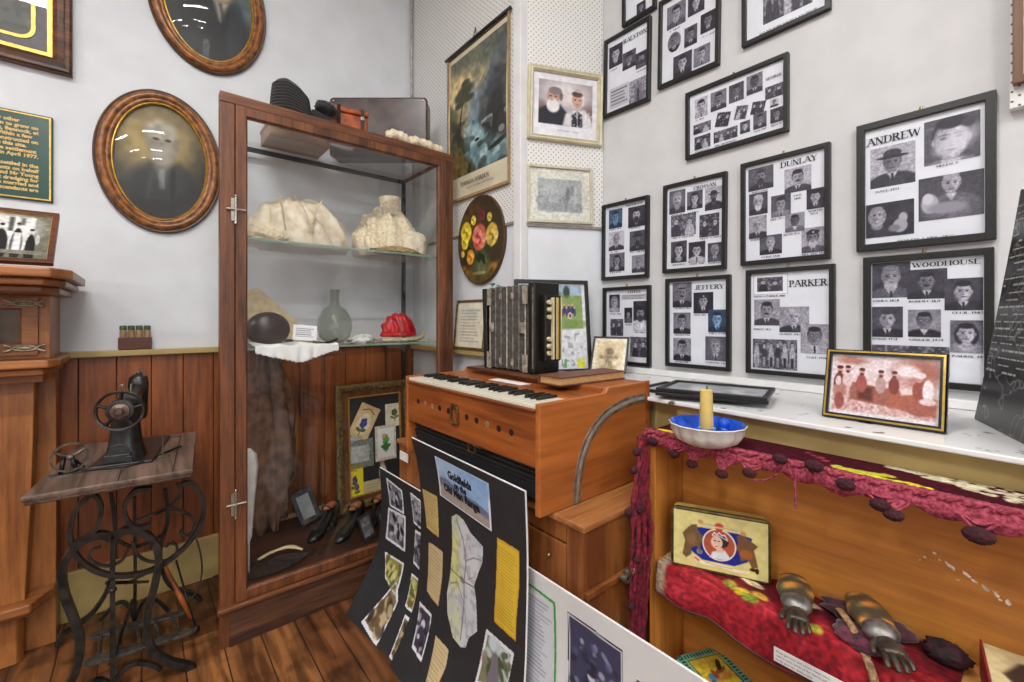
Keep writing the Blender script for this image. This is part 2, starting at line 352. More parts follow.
BRASS=mat('aged_brass','8f774f',.35,metal=.9,var=.25,scale=50)
NICK=mat('nickel_hinge','b9b2a6',.25,metal=.9,var=.15,scale=80)
GILT=mat('gilt_slip','c9a44e',.35,metal=.6,var=.18,scale=60)
PRINT=printmat('printed_paper',.45); GLOSS=printmat('glossy_print',.25,coat=.3); PAINT=printmat('painted_canvas',.42)
MOUNT=mat('mount_paper','d9dce4',.42,var=.02,scale=20)
INK=mat('black_ink','1b1b20',.5,var=.05)
PAPER=mat('white_paper','e6e5e2',.6,var=.03)
GLASS=glassmat('clear_glass',(.992,.996,.993),1.45,gain=.85)
sc.cycles.transparent_max_bounces=32; sc.cycles.max_bounces=12; sc.cycles.diffuse_bounces=5
GLASSD=glassmat('dome_glass',(.96,.96,.96),1.38,gain=1.0)
# ================================================================ THE ROOM
CX0,CY0,ZC=-4.6,-4.6,3.75         # far walls behind the camera, ceiling
XR,YL,XP=1.776,2.68,1.39          # right wall, left wall, short wall beside the corner
P1=(1.39,1.59); P2=(1.776,1.40)   # the angled face between the short wall and the right wall
def sbox(name,m,x0,x1,y0,y1,z0,z1,bevel=0): return struct(MB().box(x0,x1,y0,y1,z0,z1).obj(name,m,bevel=bevel))
# floor of worn planks running away along the y axis
m,nt,N,L,b=newmat('floor_planks')
tc=N.new('ShaderNodeTexCoord'); mp=N.new('ShaderNodeMapping'); mp.inputs['Rotation'].default_value=(0,0,PI/2); L.new(tc.outputs['Object'],mp.inputs[0])
br=N.new('ShaderNodeTexBrick'); br.inputs['Scale'].default_value=1; br.inputs['Brick Width'].default_value=2.2; br.inputs['Row Height'].default_value=.125
br.inputs['Mortar Size'].default_value=.0025; br.inputs['Color1'].default_value=(*lin('9a683c'),1); br.inputs['Color2'].default_value=(*lin('76492b'),1); br.inputs['Mortar'].default_value=(*lin('35231a'),1)
L.new(mp.outputs[0],br.inputs['Vector'])
mp2=N.new('ShaderNodeMapping'); mp2.inputs['Scale'].default_value=(1,.12,1); L.new(tc.outputs['Object'],mp2.inputs[0])
nz=N.new('ShaderNodeTexNoise'); nz.inputs['Scale'].default_value=28; nz.inputs['Detail'].default_value=7; nz.inputs['Distortion'].default_value=.6; L.new(mp2.outputs[0],nz.inputs['Vector'])
cr=N.new('ShaderNodeValToRGB'); cr.color_ramp.elements[0].position=.36; cr.color_ramp.elements[0].color=(.28,.22,.18,1); cr.color_ramp.elements[1].position=.62; cr.color_ramp.elements[1].color=(1.15,1.08,1,1)
L.new(nz.outputs[0],cr.inputs[0])
nb=N.new('ShaderNodeTexNoise'); nb.inputs['Scale'].default_value=6; nb.inputs['Detail'].default_value=5; L.new(tc.outputs['Object'],nb.inputs['Vector'])
cb=N.new('ShaderNodeValToRGB'); cb.color_ramp.elements[0].position=.38; cb.color_ramp.elements[0].color=(.30,.27,.25,1); cb.color_ramp.elements[1].position=.5; cb.color_ramp.elements[1].color=(1,1,1,1); L.new(nb.outputs[0],cb.inputs[0])
mu=N.new('ShaderNodeMix'); mu.data_type='RGBA'; mu.blend_type='MULTIPLY'; mu.inputs[0].default_value=.85; L.new(br.outputs[0],mu.inputs[6]); L.new(cr.outputs[0],mu.inputs[7])
mv=N.new('ShaderNodeMix'); mv.data_type='RGBA'; mv.blend_type='MULTIPLY'; mv.inputs[0].default_value=.8; L.new(mu.outputs[2],mv.inputs[6]); L.new(cb.outputs[0],mv.inputs[7])
L.new(mv.outputs[2],b.inputs['Base Color']); b.inputs['Roughness'].default_value=.4
bp=N.new('ShaderNodeBump'); bp.inputs['Strength'].default_value=.25; bp.inputs['Distance'].default_value=.003; L.new(nz.outputs[0],bp.inputs['Height']); L.new(bp.outputs[0],b.inputs['Normal'])
struct(MB().box(CX0,XR+.1,CY0,YL+.1,-.1,0).obj('floor',m))
CEILM=mat('ceiling_paint','dcdcd8',.8,var=.02,scale=4)
sbox('ceiling',CEILM,CX0,XR+.1,CY0,YL+.1,ZC,ZC+.1)
sbox('wall_left',WALL,CX0,XR+.1,YL,YL+.1,0,ZC)
sbox('wall_right',WALLR,XR,XR+.1,CY0,YL,0,ZC)
# the boxed-out corner: short wall and its angled face, one solid
struct(MB().prism([(XP,YL),(P1[0],P1[1]),(P2[0],P2[1]),(P2[0],YL)],0,ZC).obj('wall_corner',WALL))
# rear walls; the back one has an arched window through which daylight comes
sbox('wall_west',WALL,CX0-.1,CX0,CY0,YL,0,ZC)
wx0,wx1,wz0,wz1=-.35,.75,1.0,2.6
mb=MB(); mb.box(CX0,wx0,CY0-.1,CY0,0,ZC); mb.box(wx1,XR+.1,CY0-.1,CY0,0,ZC); mb.box(wx0,wx1,CY0-.1,CY0,0,wz0)
arc=[(wx0+(wx1-wx0)/2*(1-math.cos(PI*k/16)),wz1-.0+.5*math.sin(PI*k/16)) for k in range(17)]
poly=[(wx0,ZC)]+arc+[(wx1,ZC)]
mb.loft([[(p[0],CY0-.1,p[1]) for p in poly],[(p[0],CY0,p[1]) for p in poly]],True,True,True)
struct(mb.obj('wall_back',WALL))
mb=MB(); 
for x in (wx0,(wx0+wx1)/2-.02,wx1-.04): mb.box(x,x+.04,CY0-.07,CY0-.03,wz0,wz1+.2 if x!=(wx0+wx1)/2-.02 else wz1+.5)
for z in (wz0,1.75,wz1): mb.box(wx0,wx1,CY0-.07,CY0-.03,z,z+.04)
struct(mb.obj('window_1',WHITE))
struct(MB().box(wx0,wx1,CY0-.055,CY0-.05,wz0,wz1+.48).obj('window_2',GLASS))
# dado of upright boards, its rail, the olive skirting
mb=MB(); xs=-1.6; i=0; rs=random.Random(4)
while xs<XP:
    w=.118+rs.random()*.02; mb.box(xs+.0015,min(xs+w,XP)-.0015,YL-.012,YL-.0005,.21,1.128); xs+=w
struct(mb.obj('trim_1',BOARD,bevel=.002)); sbox('trim_13',mat('gap_shade_backing','1d110a',.8),-1.6,XP,YL-.004,YL-.0004,.21,1.128)  # dark sheet added behind the boards puts shade into their gaps
sbox('trim_2',RAILP,-1.6,XP,YL-.04,YL-.0005,1.128,1.155,.004)
sbox('baseboard_left',OLIVE,-1.6,XP,YL-.025,YL-.0005,0,.21,.004)
sbox('trim_3',RAILP,XP-.045,XP-.0005,P1[1]+.02,YL-.045,1.10,1.128,.004)
# olive wall below the ledge, boxed out from the right wall
LEDGE=1.043
sbox('wall_ledge_near',OLIVE,1.288,XR-.0005,-1.4,.724,0,LEDGE-.0135); struct(MB().prism([(1.335,.7245),(1.335,1.45),(1.42,1.574),(1.7755,1.399),(1.7755,.7245)],0,LEDGE-.0135).obj('wall_ledge_far',OLIVE))
mb=MB().prism([(1.20,-1.0),(1.232,.0),(1.262,.815),(1.30,.815),(1.30,1.632),(1.3895,1.5895),(1.7755,1.399),(1.7755,-1.0)],LEDGE-.013,LEDGE)
m,nt,N,L,b=newmat('ledge_worn_white')
tc=N.new('ShaderNodeTexCoord'); nz=N.new('ShaderNodeTexNoise'); nz.inputs['Scale'].default_value=24; nz.inputs['Detail'].default_value=6; L.new(tc.outputs['Object'],nz.inputs['Vector'])
cr=N.new('ShaderNodeValToRGB'); cr.color_ramp.elements[0].position=.325; cr.color_ramp.elements[0].color=(*lin('5a5148'),1); cr.color_ramp.elements[1].position=.36; cr.color_ramp.elements[1].color=(*lin('dedede'),1)
L.new(nz.outputs[0],cr.inputs[0]); L.new(cr.outputs[0],b.inputs['Base Color']); b.inputs['Roughness'].default_value=.3
struct(mb.obj('trim_4',m,bevel=.003))
sbox('trim_5',WHITE,XR-.022,XR-.0005,-1.0,1.385,LEDGE+.001,LEDGE+.028,.003)
# white corner posts and the conduit up the corner
mb=MB(rotz((P1[0],P1[1],0),0)); mb.box(-.018,.03,-.022,.03,0,ZC)
struct(mb.obj('trim_6',WHITE,bevel=.004))
c_=struct(MB().tube([(XP-.02,YL-.018,2.45),(XP-.02,YL-.018,ZC)],.009,8).obj('trim_7',mat('conduit_grey','b5b3b0',.4),smooth=True))
# ---- pegboards: white hardboard with a printed-fine grid of drilled holes
def pegmat(name,ax):
    m,nt,N,L,b=newmat(name); g=N.new('ShaderNodeNewGeometry'); sp=N.new('ShaderNodeSeparateXYZ'); L.new(g.outputs['Position'],sp.inputs[0])
    def M_(op,a,b_=None,c=None):
        n=N.new('ShaderNodeMath'); n.operation=op
        for i,v in enumerate((a,b_,c)):
            if v is None: continue
            if isinstance(v,(int,float)): n.inputs[i].default_value=v
            else: L.new(v,n.inputs[i])
        return n.outputs[0]
    h=M_('ADD',M_('MULTIPLY',sp.outputs[0],ax[0]),M_('MULTIPLY',sp.outputs[1],ax[1]))
    def dots(off):
        S=1/.0254
        a=M_('SUBTRACT',M_('FRACT',M_('ADD',M_('MULTIPLY',h,S),off)),.5); c=M_('SUBTRACT',M_('FRACT',M_('ADD',M_('MULTIPLY',sp.outputs[2],S),off)),.5)
        return M_('SQRT',M_('ADD',M_('MULTIPLY',a,a),M_('MULTIPLY',c,c)))
    d=M_('MINIMUM',dots(0.),dots(.5)); lt=M_('LESS_THAN',d,.115)
    mx=N.new('ShaderNodeMix'); mx.data_type='RGBA'; L.new(lt,mx.inputs[0]); mx.inputs[6].default_value=(*lin('dcdbd8'),1); mx.inputs[7].default_value=(*lin('5d5850'),1)
    L.new(mx.outputs[2],b.inputs['Base Color']); b.inputs['Roughness'].default_value=.6
    return m
struct(MB().box(XP-.008,XP-.0005,P1[1]+.035,YL-.005,1.77,ZC-.01).obj('trim_8',pegmat('pegboard_short_wall',(0,1))))
U2=Vector((P2[0]-P1[0],P2[1]-P1[1],0)); L2=U2.length; U2.normalize()
TP=frameT((P1[0],P1[1],0),U2,(0,0,1))   # the angled face: u along, v = height, n out
mb=MB(TP); mb.box(.02,L2-.003,1.755,ZC-.01,.0005,.008); struct(mb.obj('trim_9',pegmat('pegboard_angled_wall',(U2.x,U2.y))))
mb=MB(TP); mb.box(.02,L2-.003,1.742,1.755,.0005,.011); struct(mb.obj('trim_10',mat('pegboard_edge','8b8579',.7)))
struct(MB().box(XP-.011,XP-.0005,P1[1]+.035,YL-.005,1.758,1.77).obj('trim_11',MATS['pegboard_edge']))
struct(MB().box(XR-.03,XR-.0005,-.9,.042,1.85,ZC-.01).obj('trim_12',pegmat('pegboard_right_wall',(0,1))))
# ================================================================ LIGHTS: fluorescent battens on the ceiling
TUBE=emis('tube_glow',(1,.98,.94),9)
FIX=mat('batten_enamel','e4e4e0',.4)
k=0
for (x,y) in [(-.35,.55),(-.35,-1.3),(-2.6,.55),(-2.6,-1.3),(-.35,-3.2),(-2.6,-3.2)]:
    t=thing('ceiling_light',['white fluorescent batten on the ceiling nearest the oval portraits','white fluorescent batten in the middle of the ceiling','white fluorescent batten over the far left of the room','white fluorescent batten at the middle of the left side','white fluorescent batten closest to the arched window','white fluorescent batten in the far rear left corner'][k],'light',(x,y,ZC),'fluorescent battens'); k+=1
    MB().box(x-.62,x+.62,y-.07,y+.07,ZC-.05,ZC-.001).obj('housing',FIX,t,bevel=.006)
    for s in (-.035,.035): MB().tube([(x-.6,y+s,ZC-.07),(x+.6,y+s,ZC-.07)],.014,10).obj('tube',TUBE,t,smooth=True)
    ld=bpy.data.lights.new('batten_lamp','AREA'); ld.shape='RECTANGLE'; ld.size=1.2; ld.size_y=.12; ld.energy=26; ld.color=(1,.985,.97)
    lo=bpy.data.objects.new('batten_lamp',ld); COL.objects.link(lo); lo.location=(x,y,ZC-.09)
w=bpy.data.worlds.new('World'); sc.world=w; w.use_nodes=True; w.node_tree.nodes['Background'].inputs[0].default_value=(.85,.93,1,1); w.node_tree.nodes['Background'].inputs[1].default_value=3.0
sc.view_settings.view_transform='Standard'; sc.view_settings.look='None'; sc.view_settings.gamma=1; sc.view_settings.use_curve_mapping=False
sc.view_settings.exposure=EXPO if 'EXPO' in globals() else 0.74
# ================================================================ MONOCHROME PORTRAITS
def tone(t,blue=0):
    d=np.array([.07,.06,.10]); l=np.array([.84,.83,.88])
    if blue: d=np.array([.05,.09,.16]); l=np.array([.62,.78,.93])
    return tuple(d+(l-d)*t)
def portrait(w,h,seed=0,bg=.35,suit=.1,skin=.80,hair=.08,hat=0,beard=0,glasses=0,woman=0,tie=1,cx=.5,cy=.42,sz=1.14,blue=0,vig=.3,mous=0,res=620,cap=0,side=1):
    c=Cv(w,h,res,seed=seed); T=lambda t:tone(t,blue); r=random.Random(seed); A=c.asp
    c.rect(-1,-1,2,2,T(bg)); c.blotch(3,.5,T(min(1,bg+.14)),.6,.5); c.blotch(5,.55,T(max(0,bg-.12)),.4,.4)
    fx=.19*sz/A*.86; fy=.235*sz
    c.ell(cx,cy+fy*2.9,.6*sz/A,fy*1.85,T(suit),.12)
    c.ell(cx+side*.1,cy+fy*2.9,.2*sz/A,fy*1.3,T(suit+.1),.5,al=.6)
    if woman: c.ell(cx,cy+fy*.15,fx*1.45,fy*1.35,T(hair),.12)
    c.rect(cx-fx*.5,cy+fy*.5,cx+fx*.5,cy+fy*1.35,T(skin*.72),soft=.03)
    if not woman:
        c.poly([(cx-fx*.62,cy+fy*1.08),(cx+fx*.62,cy+fy*1.08),(cx+fx*.1,cy+fy*1.85),(cx-fx*.1,cy+fy*1.85)],T(.85),.04)
        if tie: c.poly([(cx-fx*.16,cy+fy*1.2),(cx+fx*.16,cy+fy*1.2),(cx+fx*.22,cy+fy*2.1),(cx-fx*.1,cy+fy*2.1)],T(.12),.02)
    else: c.ell(cx,cy+fy*1.5,fx*.9,fy*.5,T(.8),.4,al=.7)
    c.ell(cx,cy-fy*.22,fx*1.14,fy*.98,T(hair),.12)
    c.ell(cx,cy+fy*.02,fx*.98,fy,T(skin),.24)
    c.ell(cx-side*fx*.55,cy+fy*.1,fx*.5,fy*.8,T(skin*.6),.9,al=.55)
    c.ell(cx-fx*1.0,cy+fy*.05,fx*.14,fy*.22,T(skin*.75),.4); c.ell(cx+fx*1.0,cy+fy*.05,fx*.14,fy*.22,T(skin*.8),.4)
    c.ell(cx,cy-fy*.93,fx*.95,fy*.34,T(hair),.35)
    for s in (-1,1):
        c.ell(cx+s*fx*.42,cy-fy*.1,fx*.2,fy*.085,T(.1),.7,al=.9); c.ell(cx+s*fx*.42,cy-fy*.27,fx*.28,fy*.05,T(.2),.8,al=.7)
        if glasses: c.ell(cx+s*fx*.44,cy-fy*.08,fx*.36,fy*.2,T(.08),.2); c.ell(cx+s*fx*.44,cy-fy*.08,fx*.28,fy*.14,T(.55),.3)
    c.ell(cx-side*fx*.06,cy+fy*.2,fx*.13,fy*.2,T(skin*.72),.8,al=.7); c.ell(cx,cy+fy*.36,fx*.2,fy*.05,T(.22),.8,al=.6)
    c.ell(cx,cy+fy*.58,fx*.34,fy*.055,T(.15),.8,al=.8)
    if mous: c.ell(cx,cy+fy*.46,fx*.48,fy*.12,T(mous-1 if mous>1 else .12),.4)
    if beard: c.ell(cx,cy+fy*.85,fx*.78,fy*.62,T(beard),.3); c.ell(cx,cy+fy*.45,fx*.5,fy*.12,T(beard*.8),.4); c.ell(cx,cy+fy*.58,fx*.2,fy*.04,T(.15),.6)
    if hat:
        c.ell(cx,cy-fy*.62,fx*2.0,fy*.2,T(hat if hat>.05 else .06),.12); c.ell(cx,cy-fy*.98,fx*1.12,fy*.5,T(hat+.03),.12); c.ell(cx,cy-fy*.72,fx*1.12,fy*.1,T(.05),.3)
    if cap: c.ell(cx,cy-fy*.85,fx*1.3,fy*.32,T(.12),.15,rot=-8); c.ell(cx+.02,cy-fy*.88,fx*.2,fy*.13,T(.8),.4)
    d=np.hypot((c.u-.5),(c.v-.5))*1.5; c.mixm((d-.55)*1.3,T(.12),vig)
    c.noise(.16,34); c.noise(.1,16); return c
def group_pic(w,h,seed=0,n=4,bg=.55,res=620,standing=False,blue=0,dark=.15):
    c=Cv(w,h,res,seed=seed); T=lambda t:tone(t,blue); r=random.Random(seed); c.rect(-1,-1,2,2,T(bg)); c.blotch(7,.5,T(dark),.7,.12); c.blotch(12,.6,T(.8),.5,.12)
    for i in range(n):
        x=(i+.5+r.uniform(-.15,.15))/n; y=.38+r.uniform(-.08,.08) if not standing else .22+r.uniform(-.03,.05)
        q=.16/n*2.2; s=r.choice([.15,.2,.75,.1])
        c.ell(x,y+ (.5 if not standing else .42),q*1.05,.42,T(s),.12); 
        if standing: c.rect(x-q*.6,.62,x+q*.5,.96,T(r.choice([.1,.15,.6])),soft=.03)
        c.ell(x,y-.03,q*.62,.15 if not standing else .09,T(.15),.2); c.ell(x,y,q*.52,.125 if not standing else .075,T(.75),.25)
        c.ell(x-q*.2,y-.01,q*.1,.015,T(.1),.6); c.ell(x+q*.2,y-.01,q*.1,.015,T(.1),.6)
    c.noise(.2,30); return c
# ================================================================ BLACK COLLAGE FRAMES ON THE RIGHT WALL
def frame_bars(T,w,h,b,d,name,m,parent,prof=None,bevel=.0015,cx=0,cy=0,smooth=False,auto=None,shape=rect):
    prof=prof or [(0,0),(0,d),(b,d),(b,d*.35)]
    mb=MB(T); kw=dict() if shape is oval else dict(cx=cx,cy=cy)
    mb.loft([shape(w,h,i,n,**kw) for i,n in prof]+[shape(w,h,prof[-1][0],.0005,**kw)],True,wrap=True)
    return mb.obj(name,m,parent,bevel=bevel,smooth=smooth,auto=auto)
def wall_collage(label,y0,y1,z0,z1,crop,title=None,photos=(),caps=(),extra=None,border=.016,tilt=0,hook=True):
    """y0 left edge, y1 right edge (y0>y1); crop=(x,y,scale) of the close-up the positions were read in"""
    yc,zc=(y0+y1)/2,(z0+z1)/2; w,h=y0-y1,z1-z0; WP=XR-.02
    T=frameT((XR-.001,yc,zc),(0,-1,0),(0,0,1))@Matrix.Rotation(math.radians(tilt),4,'Z')
    t=thing('picture_frame',label,'picture frame',(XR,yc,z0),'black collage frames of old portraits')
    frame_bars(T,w,h,border,.02,'frame_moulding',BLACK,t)
    MB(T).box(-w/2+border-.001,w/2-border+.001,-h/2+border-.001,h/2-border+.001,.001,.0075).obj('mount_card',MOUNT,t)
    ox,oy,sc_=crop
    def loc(px,py):
        p=at(ox+px/sc_,oy+py/sc_,'x',WP); return (yc-p.y,p.z-zc)
    lim=(w/2-border-.002,h/2-border-.002)
    for qi,q in enumerate(photos):
        xl,xr,yt,yb=q[:4]; o=dict(q[4]) if len(q)>4 else {}
        u0,v1=loc(xl,yt); u1=loc(xr,yt)[0]; v0=loc(xl,yb)[1]
        u0,u1=max(u0,-lim[0]),min(u1,lim[0]); v0,v1=max(v0,-lim[1]),min(v1,lim[1])
        kind=o.pop('kind','p'); rot=o.pop('rot',0); pw,ph=u1-u0,v1-v0
        if pw<.006 or ph<.006: continue
        TT=T@Matrix.Translation(((u0+u1)/2,(v0+v1)/2,0))@Matrix.Rotation(math.radians(rot),4,'Z')
        o.setdefault('seed',int(xl*7+yt*3+oy))
        mask=None
        if kind=='oval': c=portrait(pw,ph,**o); mask=lambda u,v:((u-.5)**2+(v-.5)**2)<.25
        elif kind=='g': c=group_pic(pw,ph,**o)
        elif kind=='txt': c=Cv(pw,ph,500,'b9bac4',seed=1); c.tlines(.06,.1,.94,.9,o.get('n',5),'44444c',.7)
        elif kind=='tower':
            c=Cv(pw,ph,500,'8f8d98',seed=2); c.blotch(6,.5,'5a5866',.6,.2); c.poly([(.32,1),(.3,.45),(.5,.08),(.7,.4),(.74,1)],'6e6a78',.05); c.poly([(.44,1),(.44,.5),(.52,.4),(.58,.5),(.58,1)],'35333f',.04); c.noise(.3,26)
        elif kind=='boxed': c=Cv(pw,ph,400,'e2e2e8',seed=2); c.rect(0,0,1,1,'1b1b20'); c.rect(.02,.02,.98,.98,'e4e4ea')
        elif kind=='blur':
            c=portrait(pw,ph,bg=.3,suit=.6,skin=.85,cx=.5,cy=.5,sz=1.7,vig=.2,seed=3,tie=0); c.ell(.6,.55,.4,.2,tone(.95),.9,rot=-30,al=.8); c.ell(.8,.2,.12,.1,tone(.2),.5)  # pale slanting ellipse: glare painted into the print over the face
        elif kind=='baby':
            c=portrait(pw,ph,bg=.25,suit=.38,skin=.75,hair=.7,cx=.52,cy=.22,sz=.85,seed=9,tie=0,vig=.3); c.ell(.18,.62,.14,.22,tone(.75),.2); c.ell(.15,.5,.09,.13,tone(.9),.3); c.ell(.45,.75,.3,.13,tone(.6),.4)
        elif kind=='wbaby':
            c=portrait(pw,ph,bg=.1,suit=.12,skin=.7,hair=.6,cx=.24,cy=.36,sz=.9,seed=11,tie=0,woman=1,vig=.2); c.ell(.78,.5,.09,.15,tone(.75),.3); c.ell(.72,.72,.15,.2,tone(.7),.2); c.ell(.6,.78,.12,.1,tone(.5),.4)
        else: c=portrait(pw,ph,**o)
        c.mesh(TT,'portrait_photo',PRINT,t,n=.0080+.0003*(qi%7),mask=mask)
    if title:
        s,xl,xr,yt,yb=title; u0,v1=loc(xl,yt); u1=loc(xr,yt)[0]; v0=loc(xl,yb)[1]
        serif(T,s,u0,v0,v1-v0,'title_lettering',INK,t,width=min(u1,lim[0]-.004)-u0,n=.0104)
    for s,xl,xr,yb in caps:
        u0,v0=loc(xl,yb); u1=loc(xr,yb)[0]
        serif(T,s,u0,v0,.0055,'caption_lettering',INK,t,width=u1-u0,n=.0103,bold=1.1)
    if hook: MB(T).tube([(0,h/2-.004,.006),(0,h/2+.012,.004)],.004,8).obj('hook',BRASS,t)
    if extra: extra(T,t,w,h)
    return t
d=dict
wall_collage('large black frame of four pictures, one a man in a wide hat, top right',.369,.066,1.512,1.915,(855,90,4.0135),
 ('ANDREW',45,262,198,226),[(58,240,238,397,d(hat=.14,bg=.75,suit=.15,skin=.5,hair=.3,vig=.05,sz=.95)),(275,502,128,305,d(kind='blur')),(253,522,357,527,d(kind='baby')),(40,235,462,595,d(kind='wbaby'))],
 [('DAVE 1951',80,175,412),('HELEN T.',325,420,308),('ANNETTE & ERIC (1955)',165,400,609)],border=.021)
wall_collage('black frame of six portraits and a strip photo, standing behind the sepia miners picture',.352,.07,1.098,1.492,(860,240,4.26),
 ('WOODHOUSE',220,548,98,117),[(40,212,98,248,d(beard=.75,bg=.2,suit=.35,hair=.5,skin=.62)),(198,370,128,252,d(bg=.2,mous=1,suit=.12,skin=.5)),(358,552,165,300,d(bg=.22,suit=.12,skin=.82)),(40,180,285,412,d(bg=.25,hair=.2,suit=.1,skin=.7)),(202,343,297,412,d(glasses=1,bg=.6,suit=.08,tie=0,skin=.5)),(383,552,342,478,d(woman=1,bg=.4,hair=.08,skin=.8,suit=.6)),(40,380,445,560,d(kind='g',n=5,bg=.3))],
 [('JAMES 1838',50,165,263),('ROBERT 1871',205,342,266),('CECIL 1903',390,525,314),('HAWK 1930',50,158,424),('GINGER 1939',207,355,428),('PADDY 1941',390,550,498)],border=.019)
wall_collage('black frame of nine scattered portraits, left of the frame with the wide-hatted man',.727,.44,1.50,1.89,(738,138,5.25),
 ('DUNLAY',218,412,128,155),[(48,180,165,282,d(beard=.2,bg=.35,suit=.15,hair=.2,skin=.55)),(238,380,165,292,d(mous=1,bg=.75,suit=.2,skin=.7,vig=.05,side=-1)),(52,150,295,408,d(beard=.85,bg=.25,suit=.1,hair=.8,skin=.7)),(168,272,305,418,d(beard=.6,bg=.3,suit=.5,skin=.6)),(355,458,270,375,d(bg=.1,suit=.12,skin=.75)),(52,145,415,530,d(bg=.7,suit=.15,hair=.7,skin=.7)),(243,345,400,495,d(bg=.6,suit=.4,skin=.35,tie=0)),(107,225,515,615,d(bg=.3,suit=.08,skin=.8,hair=.6)),(328,460,475,605,d(beard=.75,cap=1,bg=.7,suit=.3,skin=.5))],
 [('WILLIAM',68,150,290),('JACK',285,330,306),('1888',290,325,322),('MARTIN',365,440,388),('1921',375,415,402),('BILL 1923',165,240,432),('KEVIN 1926',235,320,512),('ALBERT',60,110,540),('CLIVE 1910',118,215,630),('BILL DEE 1934',330,460,616)])
wall_collage('black frame of five pictures and an outlined small photo, left of the sepia miners picture',.708,.427,1.092,1.481,(742,260,5.59),
 ('PARKER',258,493,115,150),[(57,250,85,195,d(kind='boxed')),(78,222,100,178,d(kind='g',n=2,bg=.3)),(62,205,222,365,d(mous=1,bg=.65,suit=.2,skin=.62,vig=.1)),(203,370,262,403,d(bg=.62,suit=.15,hair=.75,skin=.78,vig=.05)),(322,490,358,520,d(glasses=1,bg=.66,suit=.7,skin=.55,vig=.02)),(55,303,440,600,d(kind='g',n=6,standing=True,bg=.4))],
 [('SMITH & PARKER 1880',60,235,208),('PERCY 1872',60,160,390),('GEORGE 1903',203,320,418),('CLIFF 1940',355,470,548)])
wall_collage('black frame with eight portraits in three rows, second from the pegboard',1.056,.782,1.496,1.88,(660,168,6.2),
 ('CROSSAN',198,340,115,137),[(48,147,148,290,d(bg=.4,hair=.6,beard=.6,suit=.2)),(158,255,150,262,d(bg=.35,woman=1,suit=.1)),(270,380,125,265,d(hat=.12,bg=.75,beard=.15,suit=.12,skin=.5,vig=.05,sz=.8)),(60,215,300,430,d(kind='g',n=2,bg=.4)),(237,360,292,430,d(kind='g',n=2,bg=.2,seed=5)),(62,160,460,590,d(woman=1,bg=.25,hair=.08)),(172,275,462,588,d(glasses=1,bg=.12,suit=.8,tie=1)),(290,398,465,582,d(glasses=1,bg=.2,suit=.3,hair=.6,skin=.6))],
 [('JOHN 1831',60,145,300),('MARY',165,235,284),('JIM & TED 1915',70,210,440),('ALEX & MATE',240,390,442),('RHODA',75,150,606),('EDDY 1901',180,270,600),('NORMAN',295,395,592)],tilt=-.6)
wall_collage('black frame of six portraits around an empty middle, second in the lowest row',1.044,.766,1.09,1.471,(662,272,6.69),
 ('JEFFERY',213,408,90,118),[(62,190,75,238,d(hat=.5,mous=1,bg=.4,suit=.12,skin=.55)),(202,335,138,278,d(cap=1,bg=.1,suit=.1,skin=.7)),(300,432,252,402,d(glasses=1,blue=1,bg=.25,suit=.12,skin=.8)),(68,183,272,412,d(bg=.5,hair=.08,skin=.6)),(68,186,440,590,d(bg=.6,suit=.06,hair=.1,skin=.6,side=-1)),(282,428,430,590,d(bg=.35,suit=.35,skin=.7,hair=.5))],
 [('ALFRED 1865',75,190,248),('JOHN 1895',205,290,292),('HECTOR',310,425,414),('ARTHUR 1906',75,180,424),('STAN 1910',80,170,602),('LINDSAY 1914',285,430,608)])
wall_collage('black frame of six portraits in pairs, nearest the dotted pegboard',1.392,1.13,1.486,1.86,(598,190,7.26),
 ('ANDERSON',190,315,108,122),[(68,165,148,285,d(blue=1,bg=.35,beard=.6,skin=.6)),(208,330,128,275,d(bg=.15,mous=1,suit=.1,skin=.8,beard=.15)),(68,180,310,445,d(bg=.8,suit=.15,hair=.6,skin=.65,vig=0)),(220,340,302,445,d(bg=.3,suit=.1,skin=.4,beard=.15,hat=.12)),(75,185,465,595,d(woman=1,bg=.4,hair=.08,skin=.6)),(238,342,475,600,d(bg=.6,hair=.5,suit=.2,skin=.6))],
 [('JAMES 1830',72,160,296),('THOMAS',215,300,284),('R. 1855',85,150,458),('W. 1870',225,330,456),('ELLEN',80,160,606)],tilt=-.5)
wall_collage('black frame with a tall white-bibbed portrait, behind the small sepia card frame',1.386,1.121,1.078,1.45,(598,280,7.58),
 ('STEELE',215,318,82,100),[(165,370,113,150,d(kind='txt',n=3)),(75,155,112,245,d(bg=.1,woman=1,suit=.7,skin=.75,hair=.5)),(258,378,160,385,d(bg=.12,beard=.2,suit=.9,skin=.6,sz=.8,tie=0)),(190,250,210,325,d(bg=.06,suit=.3,skin=.7,sz=.7)),(85,182,295,420,d(kind='g',n=2,bg=.3)),(235,388,430,580,d(kind='g',n=2,bg=.35))],
 [('JANE 1840',80,170,262),('AGNES',195,250,342),('THE FAMILY 1920',270,380,400)])
wall_collage('black frame of three portraits above a pale print of a stone tower, beside the pegboard',1.38,1.121,2.291,2.672,(600,0,5.59),
 ('RALSTON',122,262,223,245),[(42,117,270,388,d(bg=.15,skin=.8,suit=.1,beard=.7)),(118,192,300,396,d(bg=.3,hat=.1,skin=.55)),(192,268,298,386,d(bg=.2,beard=.2,suit=.3,skin=.6)),(158,272,455,590,d(kind='tower')),(50,156,500,612,d(kind='txt',n=5))],
 [('JAMES',50,90,402),('DAVID',200,255,402)],tilt=-1)
